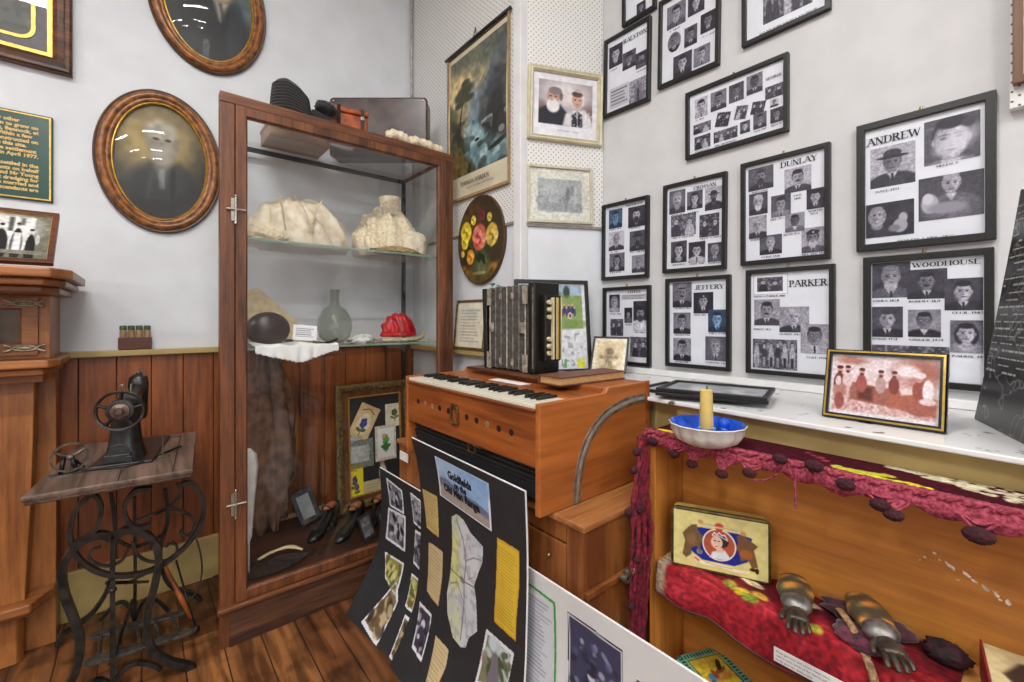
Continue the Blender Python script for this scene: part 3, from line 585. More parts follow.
wall_collage('black frame of seven portraits, one of them oval, at the top of the wall',1.079,.807,2.315,2.70,(600,0,5.59),None,
 [(365,470,45,172,d(bg=.5,suit=.3,skin=.7,beard=.7)),(482,575,-8,95,d(bg=.15,suit=.15)),(555,658,80,188,d(bg=.08,suit=.08,skin=.5)),(370,447,195,305,d(kind='oval',bg=.5,hair=.3,skin=.5)),(465,537,158,265,d(bg=.3,suit=.1,skin=.5)),(405,510,318,438,d(glasses=1,bg=.2,suit=.1,skin=.8)),(520,612,270,375,d(bg=.5,suit=.5,hair=.2,skin=.75))],
 [('J. 1860',380,440,182),('D. & J. MCLEAN',570,650,205)],tilt=-1)
wall_collage('black frame with only its lower corner showing at the top edge, above tower print',1.272,1.092,2.69,3.05,(600,0,5.59),None,
 [(197,248,20,88,d(bg=.15,suit=.1,skin=.6))],hook=False)
wall_collage('wide black frame crowded with fourteen small portraits, hung alone between the upper rows',.951,.564,1.967,2.248,(684,48,5.83),
 ('GEORGE',470,575,172,186),[(55,130,300,412,d(bg=.8,beard=.6,suit=.7,skin=.8,vig=0)),(148,240,262,372,d(mous=1,bg=.5,suit=.15,skin=.5)),(255,342,218,322,d(bg=.25,suit=.3,skin=.45)),(358,452,165,275,d(bg=.5,mous=1,suit=.15,skin=.3)),(467,582,228,300,d(kind='g',n=2,bg=.2)),(48,150,450,505,d(kind='g',n=2,bg=.4)),(55,147,520,595,d(kind='g',n=2,bg=.15)),(165,305,490,555,d(kind='g',n=4,bg=.3)),(320,378,430,500,d(bg=.3)),(397,475,385,475,d(bg=.35,skin=.5)),(497,575,355,440,d(bg=.15,skin=.5)),(495,545,300,345,d(bg=.8,skin=.6,vig=0)),(180,260,385,465,d(kind='g',n=2,bg=.1,rot=-14)),(292,362,345,420,d(kind='g',n=2,bg=.3,rot=-14)),(385,465,320,392,d(kind='g',n=2,bg=.1,rot=-12))],
 [('A. 1861',60,110,425),('CHARLES',60,140,612),('THE BROTHERS',170,300,575),('JACK 1909',400,475,490),('HILDA 1925',500,575,455)])
wall_collage('black frame with one group photo above two caption lines, cut by top edge',.723,.439,2.335,2.62,(735,0,9.75),None,
 [(262,745,-200,235,d(kind='g',n=5,bg=.35,dark=.1))],[('BACK ROW GEORGE WALLACE & ALEX SINCLAIR',230,790,332),('FRONT TOM',300,620,352)],hook=False)
# ================================================================ LEFT WALL
def pic(T,w,h,res,paint,name,m,parent,n,seed=0,bg='ffffff',mask=None,bulge=None,label=None):
    c=Cv(w,h,res,bg,seed); paint(c); return c.mesh(T,name,m,parent,n=n,mask=mask,bulge=bulge,label=label)
OVALF=mat('oval_frame_walnut','a2662f',.3,var=.3,scale=35,c2='5b3417',bump=.1)
OVALD=mat('oval_frame_rim','4a2d18',.4,var=.3,scale=30)
def oval_portrait(label,x,z,w,h,paint,tilt=0):
    T=frameT((x,YL-.001,z),(1,0,0),(0,0,1))@Matrix.Rotation(math.radians(tilt),4,'Z')
    t=thing('oval_portrait',label,'portrait',(x,YL,z-h/2),'oval portraits under domed glass')
    def ring(name,m,prof): 
        mb=MB(T); mb.loft([oval(w,h,i,n) for i,n in prof],True,wrap=True); return mb.obj(name,m,t,smooth=True,auto=50)
    ring('outer_rim',OVALD,[(0,0),(-.001,.014),(.004,.022),(.012,.02),(.012,0)])
    ring('frame_moulding',OVALF,[(.010,0),(.010,.020),(.016,.030),(.026,.036),(.036,.034),(.043,.026),(.047,.028),(.056,.026),(.062,.018),(.062,0)])
    ring('gilt_slip',GILT,[(.060,0),(.060,.020),(.065,.022),(.068,.016),(.068,0)])
    iw,ih=w-.13,h-.13; bul=lambda X,Y:.030*np.clip(1-(X/(iw/2))**2-(Y/(ih/2))**2,0,1)
    c=Cv(iw,ih,330,'1c1b19',seed=int(x*100)+9); paint(c)
    c.mesh(T,'portrait_photo',PRINT,t,n=.003,mask=lambda u,v:((u-.5)**2+(v-.5)**2)<.2499)
    mb=MB(T); loops=[]
    for k in range(1,15):
        f=k/14; loops.append([((iw/2)*f*math.cos(2*PI*j/64),(ih/2)*f*math.sin(2*PI*j/64),.016+.045*(1-f*f)) for j in range(64)])
    mb.loft(loops,True,cap0=True); mb.obj('domed_glass',GLASSD,t,smooth=True)
def paint_old(c):
    c.rect(-1,-1,2,2,'191815'); c.ell(.42,.30,.48,.36,'8e7a46',1.0); c.ell(.28,.38,.18,.2,'a58f55',1.0,al=.6); c.ell(.7,.33,.14,.2,'a08d58',1.0,al=.6)
    c.ell(.5,.98,.46,.48,'141414',.25); c.ell(.72,.9,.2,.36,'1d1d1d',.5)
    c.poly([(.42,.55),(.58,.52),(.52,.72)],'77736a',.06); c.ell(.5,.32,.17,.16,'8c8576',.35); c.ell(.5,.22,.17,.09,'a59d8b',.5)
    c.ell(.44,.3,.035,.012,'2b2822',.8); c.ell(.57,.3,.035,.012,'2b2822',.8); c.ell(.51,.36,.03,.035,'6f6a5d',.7)
    c.ell(.51,.44,.13,.1,'9a9486',.6); c.ell(.66,.33,.04,.05,'7b7466',.5); c.line([(.4,.6),(.34,.85)],.015,'333231',.03); c.noise(.12,20)
def paint_two(c):
    c.rect(-1,-1,2,2,'262a2c'); c.ell(.85,.3,.5,.4,'59676b',1.0); c.ell(.5,1.0,.55,.62,'16181a',.3); c.ell(.62,.3,.17,.16,'b29a7b',.4)
    c.ell(.62,.18,.18,.09,'3a332b',.4); c.ell(.57,.28,.03,.012,'2b2420',.8); c.ell(.67,.28,.03,.012,'2b2420',.8); c.ell(.62,.38,.06,.015,'6b4a3c',.8)
    c.poly([(.55,.46),(.7,.46),(.62,.62)],'c9c0ae',.05); c.line([(.62,.48),(.66,.62)],.02,'202020',.03); c.ell(.8,.75,.1,.3,'2a2f33',.7); c.noise(.12,20)
oval_portrait('oval dome-glass portrait of an elderly bearded person in dark coat, the lower of the two',.073,2.04,.478,.672,paint_old)
oval_portrait('oval dome-glass portrait cut off by the top of the photo, the upper of the two',.263,2.885,.50,.71,paint_two)
# large gold-matted frame, top left corner
fw,fh=.62,.80; fx=-.227-fw/2; fz=1.036+1.3+fh/2
T=frameT((fx,YL-.001,fz),(1,0,0),(0,0,1))
t=thing('picture_frame','big walnut frame with gold slips and purple-grey mat, top left corner',"picture frame",(fx,YL,fz-fh/2))
FRW=wood('frame_walnut','6f4022','2f1a0e','x',.25,1.2,.05)
frame_bars(T,fw,fh,.075,.04,'frame_moulding',FRW,t,prof=[(0,0),(0,.03),(.008,.036),(.02,.034),(.026,.026),(.045,.03),(.058,.022),(.062,.012)],bevel=0)
frame_bars(T,fw-.12,fh-.12,.016,.016,'gilt_slip',GILT,t,bevel=.001)
def p_(c):
    c.rect(-1,-1,2,2,'55505a'); c.noise(.12,60)
pic(T,fw-.15,fh-.15,250,p_,'mat_board',PRINT,t,.004)
mb=MB(T)
def rr(w,h,r,n,k=6):
    o=[]
    for cx,cy,a0 in ((w/2-r,h/2-r,0),(-w/2+r,h/2-r,90),(-w/2+r,-h/2+r,180),(w/2-r,-h/2+r,270)):
        for i in range(k+1): a=math.radians(a0+90*i/k); o.append((cx+r*math.cos(a),cy+r*math.sin(a),n))
    return o
mb.loft([rr(.40,.58,.05,.0045),rr(.40,.58,.05,.008),rr(.375,.555,.04,.008),rr(.375,.555,.04,.0045)],True,wrap=True); mb.obj('gold_inner_line',GILT,t)
def p_(c): c.rect(-1,-1,2,2,'4e524c'); c.blotch(8,.5,'7d8078',.6,.2); c.blotch(30,.55,'33362f',.6,.1)
pic(T,.376,.556,260,p_,'landscape_print',PRINT,t,.0055)
MB(T).box(-.24,.24,-.33,.33,.0100,.0115).obj('glass_pane',GLASS,t)
# green plaque
pw,ph=.62,.36; px_=-.286-pw/2; pz=1.3+.6655
T=frameT((px_,YL-.001,pz),(1,0,0),(0,0,1))@Matrix.Rotation(math.radians(0),4,'Z')
t=thing('engraved_sign','dark green plaque lettered in gold, on the wall below the walnut frame','plaque',(px_,YL,pz-ph/2))
MB(T).box(-pw/2,pw/2,-ph/2,ph/2,.0005,.012).obj('plate',mat('plaque_green','14453a',.25,var=.08,scale=6),t,bevel=.003)
frame_bars(T,pw-.012,ph-.012,.005,.0135,'gold_line',GILT,t,bevel=0)
GT=mat('gold_lettering','d9b566',.4,var=.1,scale=60)
for i,s in enumerate(['In 1862 this site was used by other','miners who left Tuapeka to begin to grow on','the flats by the river Teviot, Bannock, at','the Bald Hill diggings. Within a few','years a stone school was constructed on','land given by settlers at this site.','It served the whole settlement','until it was closed in April 1977.','','Families and friends long settled in the','district, and the descendants on behalf','of them, Mr and Mrs Johns and Mr Young','who worked the first dredging for','gold here, and of those married and','raised here whose descendants are']):
    if s: text(T,s,{0:.215,5:.235,6:.262,3:.25}.get(i,.268),ph/2-.046-i*.0198,.0138,'lettering',GT,t,n=.0128,bold=.0009,align='RIGHT')
# wooden cupboard/mantel on the left
t=thing('mantel_cupboard','tall honey-coloured wooden mantel cupboard with small glazed door, at the left edge','cupboard',(-.6,2.5,0))
def cham(x,y,c,z0,z1,name,m,b=.004,back=YL-.045): 
    return MB().prism([(-1.05,back),(-1.05,y),(x-c*.9,y),(x,y+c*1.6),(x,back)],z0,z1).obj(name,m,t,bevel=b)
cham(-.185,2.10,.05,1.435,1.468,'cornice_top',HONEYX,.006)
cham(-.205,2.13,.05,1.41,1.435,'cornice_moulding',HONEYX,.008); cham(-.225,2.19,.04,1.385,1.41,'cornice_moulding',HONEYX,.006)
MB().box(-1.05,-.262,2.38,YL-.045,1.15,1.385).obj('cupboard_body',HONEY,t,bevel=.003)
d_=MB(); dx0,dx1,dz0,dz1=-.72,-.292,1.165,1.375
d_.loft([rect(dx1-dx0,dz1-dz0,i,n) for i,n in ((0,0),(0,.016),(.055,.016),(.06,.008),(.06,0))],True,wrap=True)
d_.T=Matrix(); o=MB(frameT(((dx0+dx1)/2,2.379,(dz0+dz1)/2),(1,0,0),(0,0,1))); o.loft([rect(dx1-dx0,dz1-dz0,i,n) for i,n in ((0,0),(0,.016),(.04,.016),(.045,.008),(.045,0))],True,wrap=True)
dr=o.obj('glazed_door',HONEYX,t,bevel=.001)
MB().box(dx0+.043,dx1-.043,2.374,2.3785,dz0+.043,dz1-.043).obj('glass_pane',mat('dark_glass','2b211a',.08,var=.3,scale=12,c2='5b4634'),t)
for z in (1.353,1.19):
    mb=MB(frameT((-.325,2.362,z),(1,0,0),(0,0,1)))
    for sx in (1,-1):
        P=[(sx*.0,.0,.0),(sx*.02,.006,.0),(sx*.045,.0,0)]; mb.tube(catmull([(sx*.052,.012,0),(sx*.04,.008,0),(sx*.03,0,0),(sx*.04,-.008,0),(sx*.052,-.012,0)],5),.0050,6)
        mb.tube(catmull([(0,.009,0),(sx*.018,.007,0),(sx*.03,0,0),(sx*.018,-.007,0),(0,-.009,0)],5),.0042,6)
    mb.blob((0,0,0),(.02,.0075,.005),16,8); mb.obj('strap_hinge',mat('silvered_brass','a0967f',.35,metal=.6,var=.3,scale=90),t,smooth=True)
cham(-.233,2.306,.03,1.118,1.15,'waist_shelf',HONEYX,.006); cham(-.25,2.335,.03,1.09,1.118,'waist_moulding',HONEYX,.008); cham(-.262,2.37,.02,1.062,1.09,'waist_moulding',HONEYX,.004)
MB().box(-1.05,-.262,2.53,YL-.045,0,1.062).obj('side_stile',HONEY,t,bevel=.003)
mb=MB(); mb.loft([[(-.42,2.44,.24),(-.335,2.44,.24),(-.335,2.53,.24),(-.42,2.53,.24)],[(-.40,2.43,.62),(-.318,2.43,.62),(-.318,2.53,.62),(-.40,2.53,.62)],[(-.42,2.44,1.062),(-.31,2.44,1.062),(-.31,2.53,1.062),(-.42,2.53,1.062)]],True,True,True)
mb.T=Matrix(); mb.obj('pilaster',HONEY,t,bevel=.003)
MB().box(-1.05,-.42,2.47,2.53,0,1.062).obj('front_panel',HONEY,t,bevel=.003)
MB().prism([(-1.05,2.53),(-1.05,2.395),(-.315,2.395),(-.262,2.50),(-.262,2.53)],.205,.24).obj('base_moulding',HONEYX,t,bevel=.006)
MB().prism([(-1.05,2.53),(-1.05,2.42),(-.325,2.42),(-.29,2.50),(-.29,2.53)],.185,.205).obj('base_moulding',HONEYX,t,bevel=.004)
MB().prism([(-1.05,2.53),(-1.05,2.46),(-.36,2.46),(-.345,2.48),(-.345,2.53)],0,.185).obj('plinth',HONEY,t,bevel=.004)
# family photo on the mantel
T=frameT((-.225-.19,2.15,1.4685),(1,0,0),(.0,.15,.198))@Matrix.Translation((0,.126,0))
T=frameT((-.228-.185,2.14,1.474),(1,.0,0),(.05,.16,.20))@Matrix.Translation((0,.125,0))
t=thing('framed_photo','brown framed black-and-white photo of three people, leaning on the mantel cupboard','photo frame',(-.41,2.2,1.468))
frame_bars(T,.37,.25,.016,.018,'frame_moulding',wood('photo_frame_wood','6e3f2a','3b2015','x',.3,1.2,.05),t)
frame_bars(T,.345,.225,.005,.014,'gilt_slip',GILT,t,bevel=0)
def p_(c):
    c.rect(-1,-1,2,2,'6d6a5c'); c.rect(.06,.06,.88,.86,'c9c9c6'); c.ell(.6,.3,.3,.3,'dddcd8',.8)
    for x,y,w_,col in ((.66,.30,.055,'222222'),(.77,.26,.04,'2a2a2a'),(.865,.38,.035,'1f1f1f')):
        c.ell(x,y+.42,w_,.36,col,.12); c.ell(x,y,.016,.05,'c8c4bd',.2); c.ell(x,y-.04,.018,.03,'333333',.3)
    c.rect(.745,.42,.80,.8,'dcdcdc',soft=.02); c.rect(.70,.08,.735,.4,'55544f',soft=.02); c.rect(.78,.08,.81,.25,'66655f',soft=.02); c.ell(.91,.55,.015,.12,'b9b9b9',.3)
    c.rect(.0,.8,1,.87,'777469'); c.rect(.06,.84,.6,.96,'d5d3cc'); c.tlines(.1,.86,.56,.95,3,'77756e',.6); c.noise(.15,22)
pic(T,.34,.22,420,p_,'family_photo',GLOSS,t,.008)
MB(T).box(-.03,.03,-.12,.06,-.008,-.0015).obj('easel_back',mat('easel_card','a8906a',.7),t)
# little wooden rack of reels on the rail
t=thing('reel_rack','small wooden rack holding four stubby reels, on the dado rail','rack',(-.022,2.655,1.155))
MB().box(-.081,.037,2.642,2.672,1.158,1.212).obj('tray',wood('rack_wood','6b2f1c','3a170d','x',.35,1.5),t,bevel=.002)
for x in (-.072,.028): MB().box(x-.006,x+.006,2.640,2.674,1.1552,1.159).obj('foot',MATS['rack_wood'],t,bevel=.001)
for i in range(4):
    x=-.064+i*.028; mb=MB(); mb.lathe([(.011,1.205),(.012,1.212),(.012,1.236),(.0105,1.240),(.0105,1.252),(.012,1.256),(.012,1.262),(.008,1.265)],(x,2.656,0),'z',18); r_=mb.obj('reel',wood('reel_wood','b08a5e','7c5a36','z',.5,1.2),t,smooth=True,auto=40)
    MB().lathe([(.0125,1.246),(.0125,1.2625),(.010,1.2655)],(x,2.656,0),'z',18).obj('green_thread',mat('green_thread','45583c',.7,scale=120),r_,smooth=True,auto=40,label='green wound thread')
# ================================================================ SHORT WALL AND ANGLED FACE PICTURES
# landscape calendar print on rods
T=frameT((XP-.012,(2.215+1.648)/2,1.3+1.085),(0,-1,0),(0,0,1)); W_,H_=.567,.83
t=thing('hanging_print','long landscape print of a gorge and river hanging from a black rod','print',(XP,1.93,1.97))
def p_(c):
    c.rect(-1,-1,2,2,'8a7f63'); c.ell(.35,.22,.6,.28,'c9b27a',1.0,al=.8); c.ell(.2,.3,.3,.12,'d8c189',1.,al=.7); c.ell(.85,.08,.5,.14,'5d6257',.8); c.ell(.2,.05,.4,.08,'6e6e5c',.9); c.blotch(7,.6,'595a4e',.5,.2,box=(0,0,1,.3))
    c.poly([(.35,.62),(.5,.38),(.62,.3),(.8,.16),(1,.1),(1,1),(.3,1)],'5d6670',.08); c.poly([(.52,.6),(.66,.42),(.85,.24),(1,.2),(1,.8),(.5,.85)],'3d4146',.06); c.poly([(.6,.75),(.75,.5),(.95,.38),(1,.36),(1,.85),(.62,.84)],'2b2b28',.06)
    c.blotch(11,.55,'767462',.4,.2,box=(.4,.2,1,.85)); c.ell(.44,.5,.1,.2,'7d8f99',.9,al=.8)
    c.poly([(.18,.8),(.3,.66),(.5,.6),(.62,.72),(.85,.8),(1,.86),(1,1),(.1,1)],'6f9096',.05); c.blotch(16,.6,'a9bfbf',.7,.1,box=(.2,.62,1,.93)); c.ell(.46,.72,.16,.07,'a7c3c9',.8,al=.8)
    c.poly([(0,.36),(.1,.45),(.2,.6),(.25,.8),(.45,.95),(.5,1),(0,1)],'3c3a24',.06); c.blotch(20,.5,'6a6434',.6,.15,box=(0,.4,.34,1)); c.ell(.1,.92,.2,.12,'8c6b3c',.7,al=.6)
    c.line([(.2,.62),(.24,.45),(.3,.3)],.018,'2d2a1b'); 
    for x,y,a,b_ in ((.3,.3,.15,.05),(.22,.33,.13,.05),(.36,.38,.1,.03),(.2,.4,.09,.03),(.3,.24,.08,.03)): c.ell(x,y,a,b_,'363820',.5)
    c.ell(.52,.76,.04,.012,'15130f',.3); c.ell(.85,.86,.14,.02,'2b2b22',.4,rot=-12); c.blotch(14,.62,'1f1d14',.5,.15,box=(0,.55,1,1)); c.noise(.2,30)
sheet=Cv(W_,H_,260,'d2c8ae',seed=5); sheet.rect(.0,.0,1,.012,'7a5b34'); sheet.noise(.04,12)
sheet.mesh(T,'paper_sheet',PAINT,t,n=.003,bulge=lambda X,Y:.004*np.cos(Y*9))
Tp=T@Matrix.Translation((0,.045,0)); pic(Tp,W_-.05,H_-.16,330,p_,'gorge_painting',PAINT,t,.0035,seed=8,bulge=lambda X,Y:.004*np.cos((Y+.045)*9))
for s in (-1,1): MB(T).box(s*(W_/2-.006)-.006,s*(W_/2-.006)+.006,-H_/2,H_/2,.004,.0105).obj('edge_strip',mat('tan_edge','a2835a',.6),t)
MB(T).box(-W_/2,W_/2,-H_/2-.012,-H_/2+.004,.002,.014).obj('bottom_rod',MATS['tan_edge'],t,bevel=.002)
MB(T).tube([(-W_/2-.012,H_/2+.006,.01),(W_/2+.012,H_/2+.006,.01)],.009,10).obj('top_rod',BLACK,t,smooth=True)
MB(T).tube(catmull([(-.02,H_/2+.012,.01),(-.005,H_/2+.03,.012),(.0,H_/2+.06,.008),(.006,H_/2+.03,.012),(.02,H_/2+.012,.01)],6),.0025,6).obj('hanging_hook',BLACK,t)
serif(T,'THOMAS HARDEN',-.14,-H_/2+.066,.020,'caption_lettering',INK,t,width=.26,n=.0095,bold=1.1); serif(T,'A VIEW OF THE GORGE BELOW ROXBURGH',-.09,-H_/2+.04,.008,'caption_lettering',INK,t,width=.25,n=.0095)
# oval flower painting
T=frameT((XP-.001,1.898,1.3+.415),(0,-1,0),(0,0,1)); W_,H_=.42,.475
t=thing('oval_picture','oval still life of yellow and pink roses in a glass bowl on dark ground','painting',(XP,1.9,1.478))
mb=MB(T); mb.loft([oval(W_,H_,0,.0005),oval(W_,H_,0,.014),oval(W_,H_,.006,.018)],True,True,True); mb.obj('wooden_panel',mat('panel_edge','4a3018',.4),t,smooth=True,auto=40)
def p_(c):
    c.rect(-1,-1,2,2,'3a2a18'); c.ell(.2,.3,.3,.4,'5a3f20',1.); c.rect(-.1,.78,1.1,1.2,'8e6a2c',soft=.05); c.ell(.5,.97,.4,.12,'5b4a1c',.8); c.blotch(14,.55,'2a2413',.5,.2)
    c.ell(.52,.74,.2,.17,'3c4427',.3); c.ell(.56,.8,.13,.1,'7c8050',.8,al=.6); c.ell(.5,.88,.13,.02,'b9b58a',.6,al=.6)
    r=random.Random(3)
    for i in range(30): a=r.uniform(0,6.3); c.ell(.5+.32*r.random()*math.cos(a),.55+.25*r.random()*math.sin(a),.06,.025,r.choice(['26331b','3a4a22','1f2914','4b5a2a']),.4,rot=r.uniform(0,180))
    def rose(x,y,q,c1,c2,c3):
        c.ell(x,y,q,q*1.02,c1,.2)
        for k in range(8): a=k*.785+r.random(); c.ell(x+q*.62*math.cos(a),y+q*.62*math.sin(a),q*.42,q*.36,c2 if k%2 else c1,.35,rot=k*40)
        for k in range(5): a=k*1.26; c.ell(x+q*.28*math.cos(a),y+q*.28*math.sin(a),q*.3,q*.22,c3 if k%2 else c2,.5,rot=k*60)
        c.ell(x,y,q*.16,q*.12,c3,.5)
    rose(.5,.47,.15,'c25a4a','e08a76','a33a34'); rose(.77,.47,.125,'c9a53a','e6cf72','a5781f'); rose(.2,.38,.12,'d9bd2c','f2e05a','b08a18'); rose(.17,.5,.08,'d9b92c','efdb50','b5901c')
    rose(.3,.68,.085,'cf8a28','e6ad45','a4611a'); rose(.37,.26,.055,'c9b02c','e6d458','97801c'); rose(.72,.27,.05,'c9b02c','e6d458','97801c'); rose(.56,.22,.07,'5b2226','74303a','3a1216'); rose(.12,.63,.04,'d9b035','efd060','a47a1c')
    c.noise(.15,24)
pic(T,W_-.012,H_-.012,420,p_,'flower_painting',PAINT,t,.0185,seed=4,mask=lambda u,v:((u-.5)**2+(v-.5)**2)<.2499)
# certificate on the small rail
T=frameT((XP-.040,1.965,1.129),(0,-1,0),(.03,0,.30))@Matrix.Translation((0,.135,0))
t=thing('framed_certificate','small gilt-edged framed certificate leaning behind the accordion','framed certificate',(XP-.03,2.1,1.128))
frame_bars(T,.285,.27,.013,.012,'frame_moulding',mat('rope_gilt','7a6338',.4,metal=.4,var=.4,scale=90,bump=.4),t)
def p_(c): c.rect(-1,-1,2,2,'ddd6c0'); c.ell(.5,.25,.3,.12,'c6cdbd',.6); c.tlines(.15,.15,.85,.9,11,'8d8a7b',.55); c.noise(.05,10)
pic(T,.262,.247,330,p_,'certificate_sheet',GLOSS,t,.006)
# couple's portrait, engraving, sports-team frame on / before the angled face
def angled(u0,u1,z0,z1,out=.009): return frameT((P1[0]+U2.x*(u0+u1)/2+(-U2.y)*-out*1,P1[1]+U2.y*(u0+u1)/2+(U2.x)*-out,(z0+z1)/2),(U2.x,U2.y,0),(0,0,1)),u1-u0,z1-z0
T,W_,H_=angled(.032,.418,2.155,2.512); T=T@Matrix.Rotation(math.radians(-1.2),4,'Z')
t=thing('picture_frame','cream frame with a colour-tinted portrait of a bearded man and bonneted woman on pegboard','picture frame',(1.58,1.5,2.155))
CREAM=mat('cream_frame','c9c1a2',.4,var=.08,scale=30)
frame_bars(T,W_,H_,.028,.022,'frame_moulding',CREAM,t,prof=[(0,0),(0,.018),(.006,.024),(.014,.02),(.02,.024),(.028,.012),(.028,.004)],bevel=0)
def p_(c):
    c.rect(-1,-1,2,2,'dedde3'); c.rect(.09,.11,.92,.81,'a59a9e'); c.ell(.5,.3,.3,.2,'d6cfd0',1.); c.ell(.12,.65,.16,.16,'6b5450',1.); c.ell(.9,.6,.14,.14,'7a6660',1.)
    c.poly([(.09,.81),(.09,.6),(.2,.52),(.42,.48),(.52,.6),(.52,.81)],'23242f',.04); c.ell(.31,.37,.095,.13,'b98f80',.25); c.ell(.34,.27,.1,.06,'7d7474',.3); c.ell(.43,.35,.03,.07,'6f6868',.4)
    c.ell(.31,.51,.1,.11,'e3dfdf',.3); c.ell(.27,.36,.018,.01,'3a2a28',.7); c.ell(.35,.36,.018,.01,'3a2a28',.7); c.ell(.29,.42,.02,.01,'8f6a60',.7)
    c.poly([(.46,.81),(.5,.62),(.64,.54),(.8,.52),(.9,.62),(.92,.81)],'cfcdd0',.04); c.poly([(.6,.81),(.6,.62),(.68,.55),(.76,.6),(.77,.81)],'2d2c38',.03); c.line([(.68,.58),(.69,.8)],.012,'a79c96',.01)
    c.ell(.68,.36,.115,.145,'d8d2d4',.3); c.ell(.68,.38,.08,.12,'c29a88',.25); c.ell(.68,.28,.085,.045,'55433c',.4); c.ell(.65,.37,.014,.01,'2c1e1c',.7); c.ell(.72,.37,.014,.01,'2c1e1c',.7); c.ell(.685,.44,.02,.008,'94524a',.7); c.ell(.7,.22,.05,.03,'b9a9a6',.5)
    c.blotch(34,.62,'e9e8ea',.5,.1,box=(.5,.55,.92,.81)); c.rect(-1,-1,.09,2,'dedde3'); c.rect(.92,-1,2,2,'dedde3'); c.rect(-1,.81,2,2,'dedde3'); c.noise(.05,20)
pic(T,W_-.05,H_-.05,520,p_,'couple_portrait',GLOSS,t,.006)
serif(T,'ALEXANDER & JANE',-.04,-H_/2+.055,.006,'caption_lettering',mat('grey_ink','8a8a90',.5),t,width=.11,n=.0066)
T,W_,H_=angled(.03,.365,1.762,2.038); T=T@Matrix.Rotation(math.radians(.6),4,'Z')
t=thing('picture_frame','pale framed engraving with wide cream mat, below the tinted couple portrait','picture frame',(1.57,1.5,1.76))
frame_bars(T,W_,H_,.012,.016,'frame_moulding',mat('pale_frame','c2baa4',.4,var=.08),t)
def p_(c):
    c.rect(-1,-1,2,2,'d9d7cc'); c.rect(.14,.2,.86,.82,'a9abad'); c.blotch(6,.5,'c2c4c5',.6,.3,box=(.14,.2,.86,.5)); 
    r=random.Random(6)
    for i in range(26): x=r.uniform(.18,.82); c.ell(x,.55+.2*r.random(),.04+.04*r.random(),.05+.06*r.random(),r.choice(['93969a','a3a6aa','84878b','b9babc']),.6)
    c.ell(.63,.48,.04,.12,'75787c',.6); c.ell(.7,.42,.03,.1,'85888b',.6); c.poly([(.14,.82),(.14,.7),(.4,.64),(.86,.72),(.86,.82)],'9b9ea1',.05); c.blotch(24,.55,'808387',.4,.15,box=(.14,.45,.86,.82)); c.noise(.1,30)
pic(T,W_-.02,H_-.02,420,p_,'engraving',GLOSS,t,.005,seed=3)
MB(T).box(-W_/2+.011,W_/2-.011,-H_/2+.011,H_/2-.011,.0085,.010).obj('glass_pane',GLASS,t)
T,W_,H_=angled(-.045,.32,LEDGE+.012,LEDGE+.45,.05); T=frameT(T@Vector((0,-H_/2-.011,.055)),(U2.x,U2.y,0),tuple(Vector((0,0,.43))+Vector((-U2.y,U2.x,0))*.055))@Matrix.Translation((0,H_/2,0))
t=thing('picture_frame','black frame with a colour photo of a team on green grass, behind the accordion','picture frame',(1.55,1.47,LEDGE))
frame_bars(T,W_,H_,.017,.018,'frame_moulding',BLACK,t)
def p_(c):
    c.rect(-1,-1,2,2,'d9dade'); c.rect(.05,.02,.95,.53,'7f9652'); c.rect(.05,.02,.95,.14,'9db0c4'); c.ell(.35,.12,.3,.05,'5c7048',.5); c.ell(.72,.1,.05,.07,'2c3a2c',.5); c.ell(.5,.48,.5,.06,'6f8a45',.6); c.blotch(14,.5,'8ea65c',.4,.2,box=(.05,.14,.95,.53))
    for i in range(9): x=.62+i*.03 if i<8 else .76; c.ell(x,.31+(i%2)*.03,.018,.05,['2c3560','7a2b33','1f2747','3b3f6b'][i%4],.3); c.ell(x,.255+(i%2)*.03,.011,.014,'c79a82',.4)
    c.ell(.76,.38,.03,.04,'d8d8d8',.3); c.ell(.76,.38,.02,.025,'b03038',.3); c.blotch(26,.6,'8f9096',.6,.1,box=(.6,.58,.93,.84)); c.blotch(40,.55,'55565c',.5,.1,box=(.6,.88,.9,.98)); c.rect(.84,.88,.95,.98,'d9d94a'); c.rect(.64,.88,.68,.98,'6ba06b'); c.noise(.08,30)
pic(T,W_-.03,H_-.03,450,p_,'team_photo_sheet',GLOSS,t,.007,seed=7)
# small sepia card frame
T=frameT((1.60,1.235,LEDGE+.012),(.06,-.13,0),(.085,.035,.16))@Matrix.Translation((0,.088,0))
t=thing('framed_photo','small dark frame holding a faded sepia card of a plant, behind the book','photo frame',(1.63,1.27,LEDGE))
frame_bars(T,.165,.18,.009,.010,'frame_moulding',BLACK,t)
def p_(c):
    c.rect(-1,-1,2,2,'d8cfb8'); c.rect(.1,.1,.9,.92,'cdbb94'); c.ell(.5,.7,.1,.3,'7f6a48',.6); c.ell(.48,.45,.14,.14,'6b5636',.6); c.ell(.3,.6,.12,.06,'85704c',.7,rot=30); c.ell(.68,.6,.12,.06,'85704c',.7,rot=-30); c.ell(.5,.92,.22,.12,'94805a',.6); c.blotch(14,.55,'dccda6',.5,.2,box=(.1,.1,.9,.9)); c.noise(.1,18)
pic(T,.15,.165,420,p_,'sepia_card',GLOSS,t,.006)
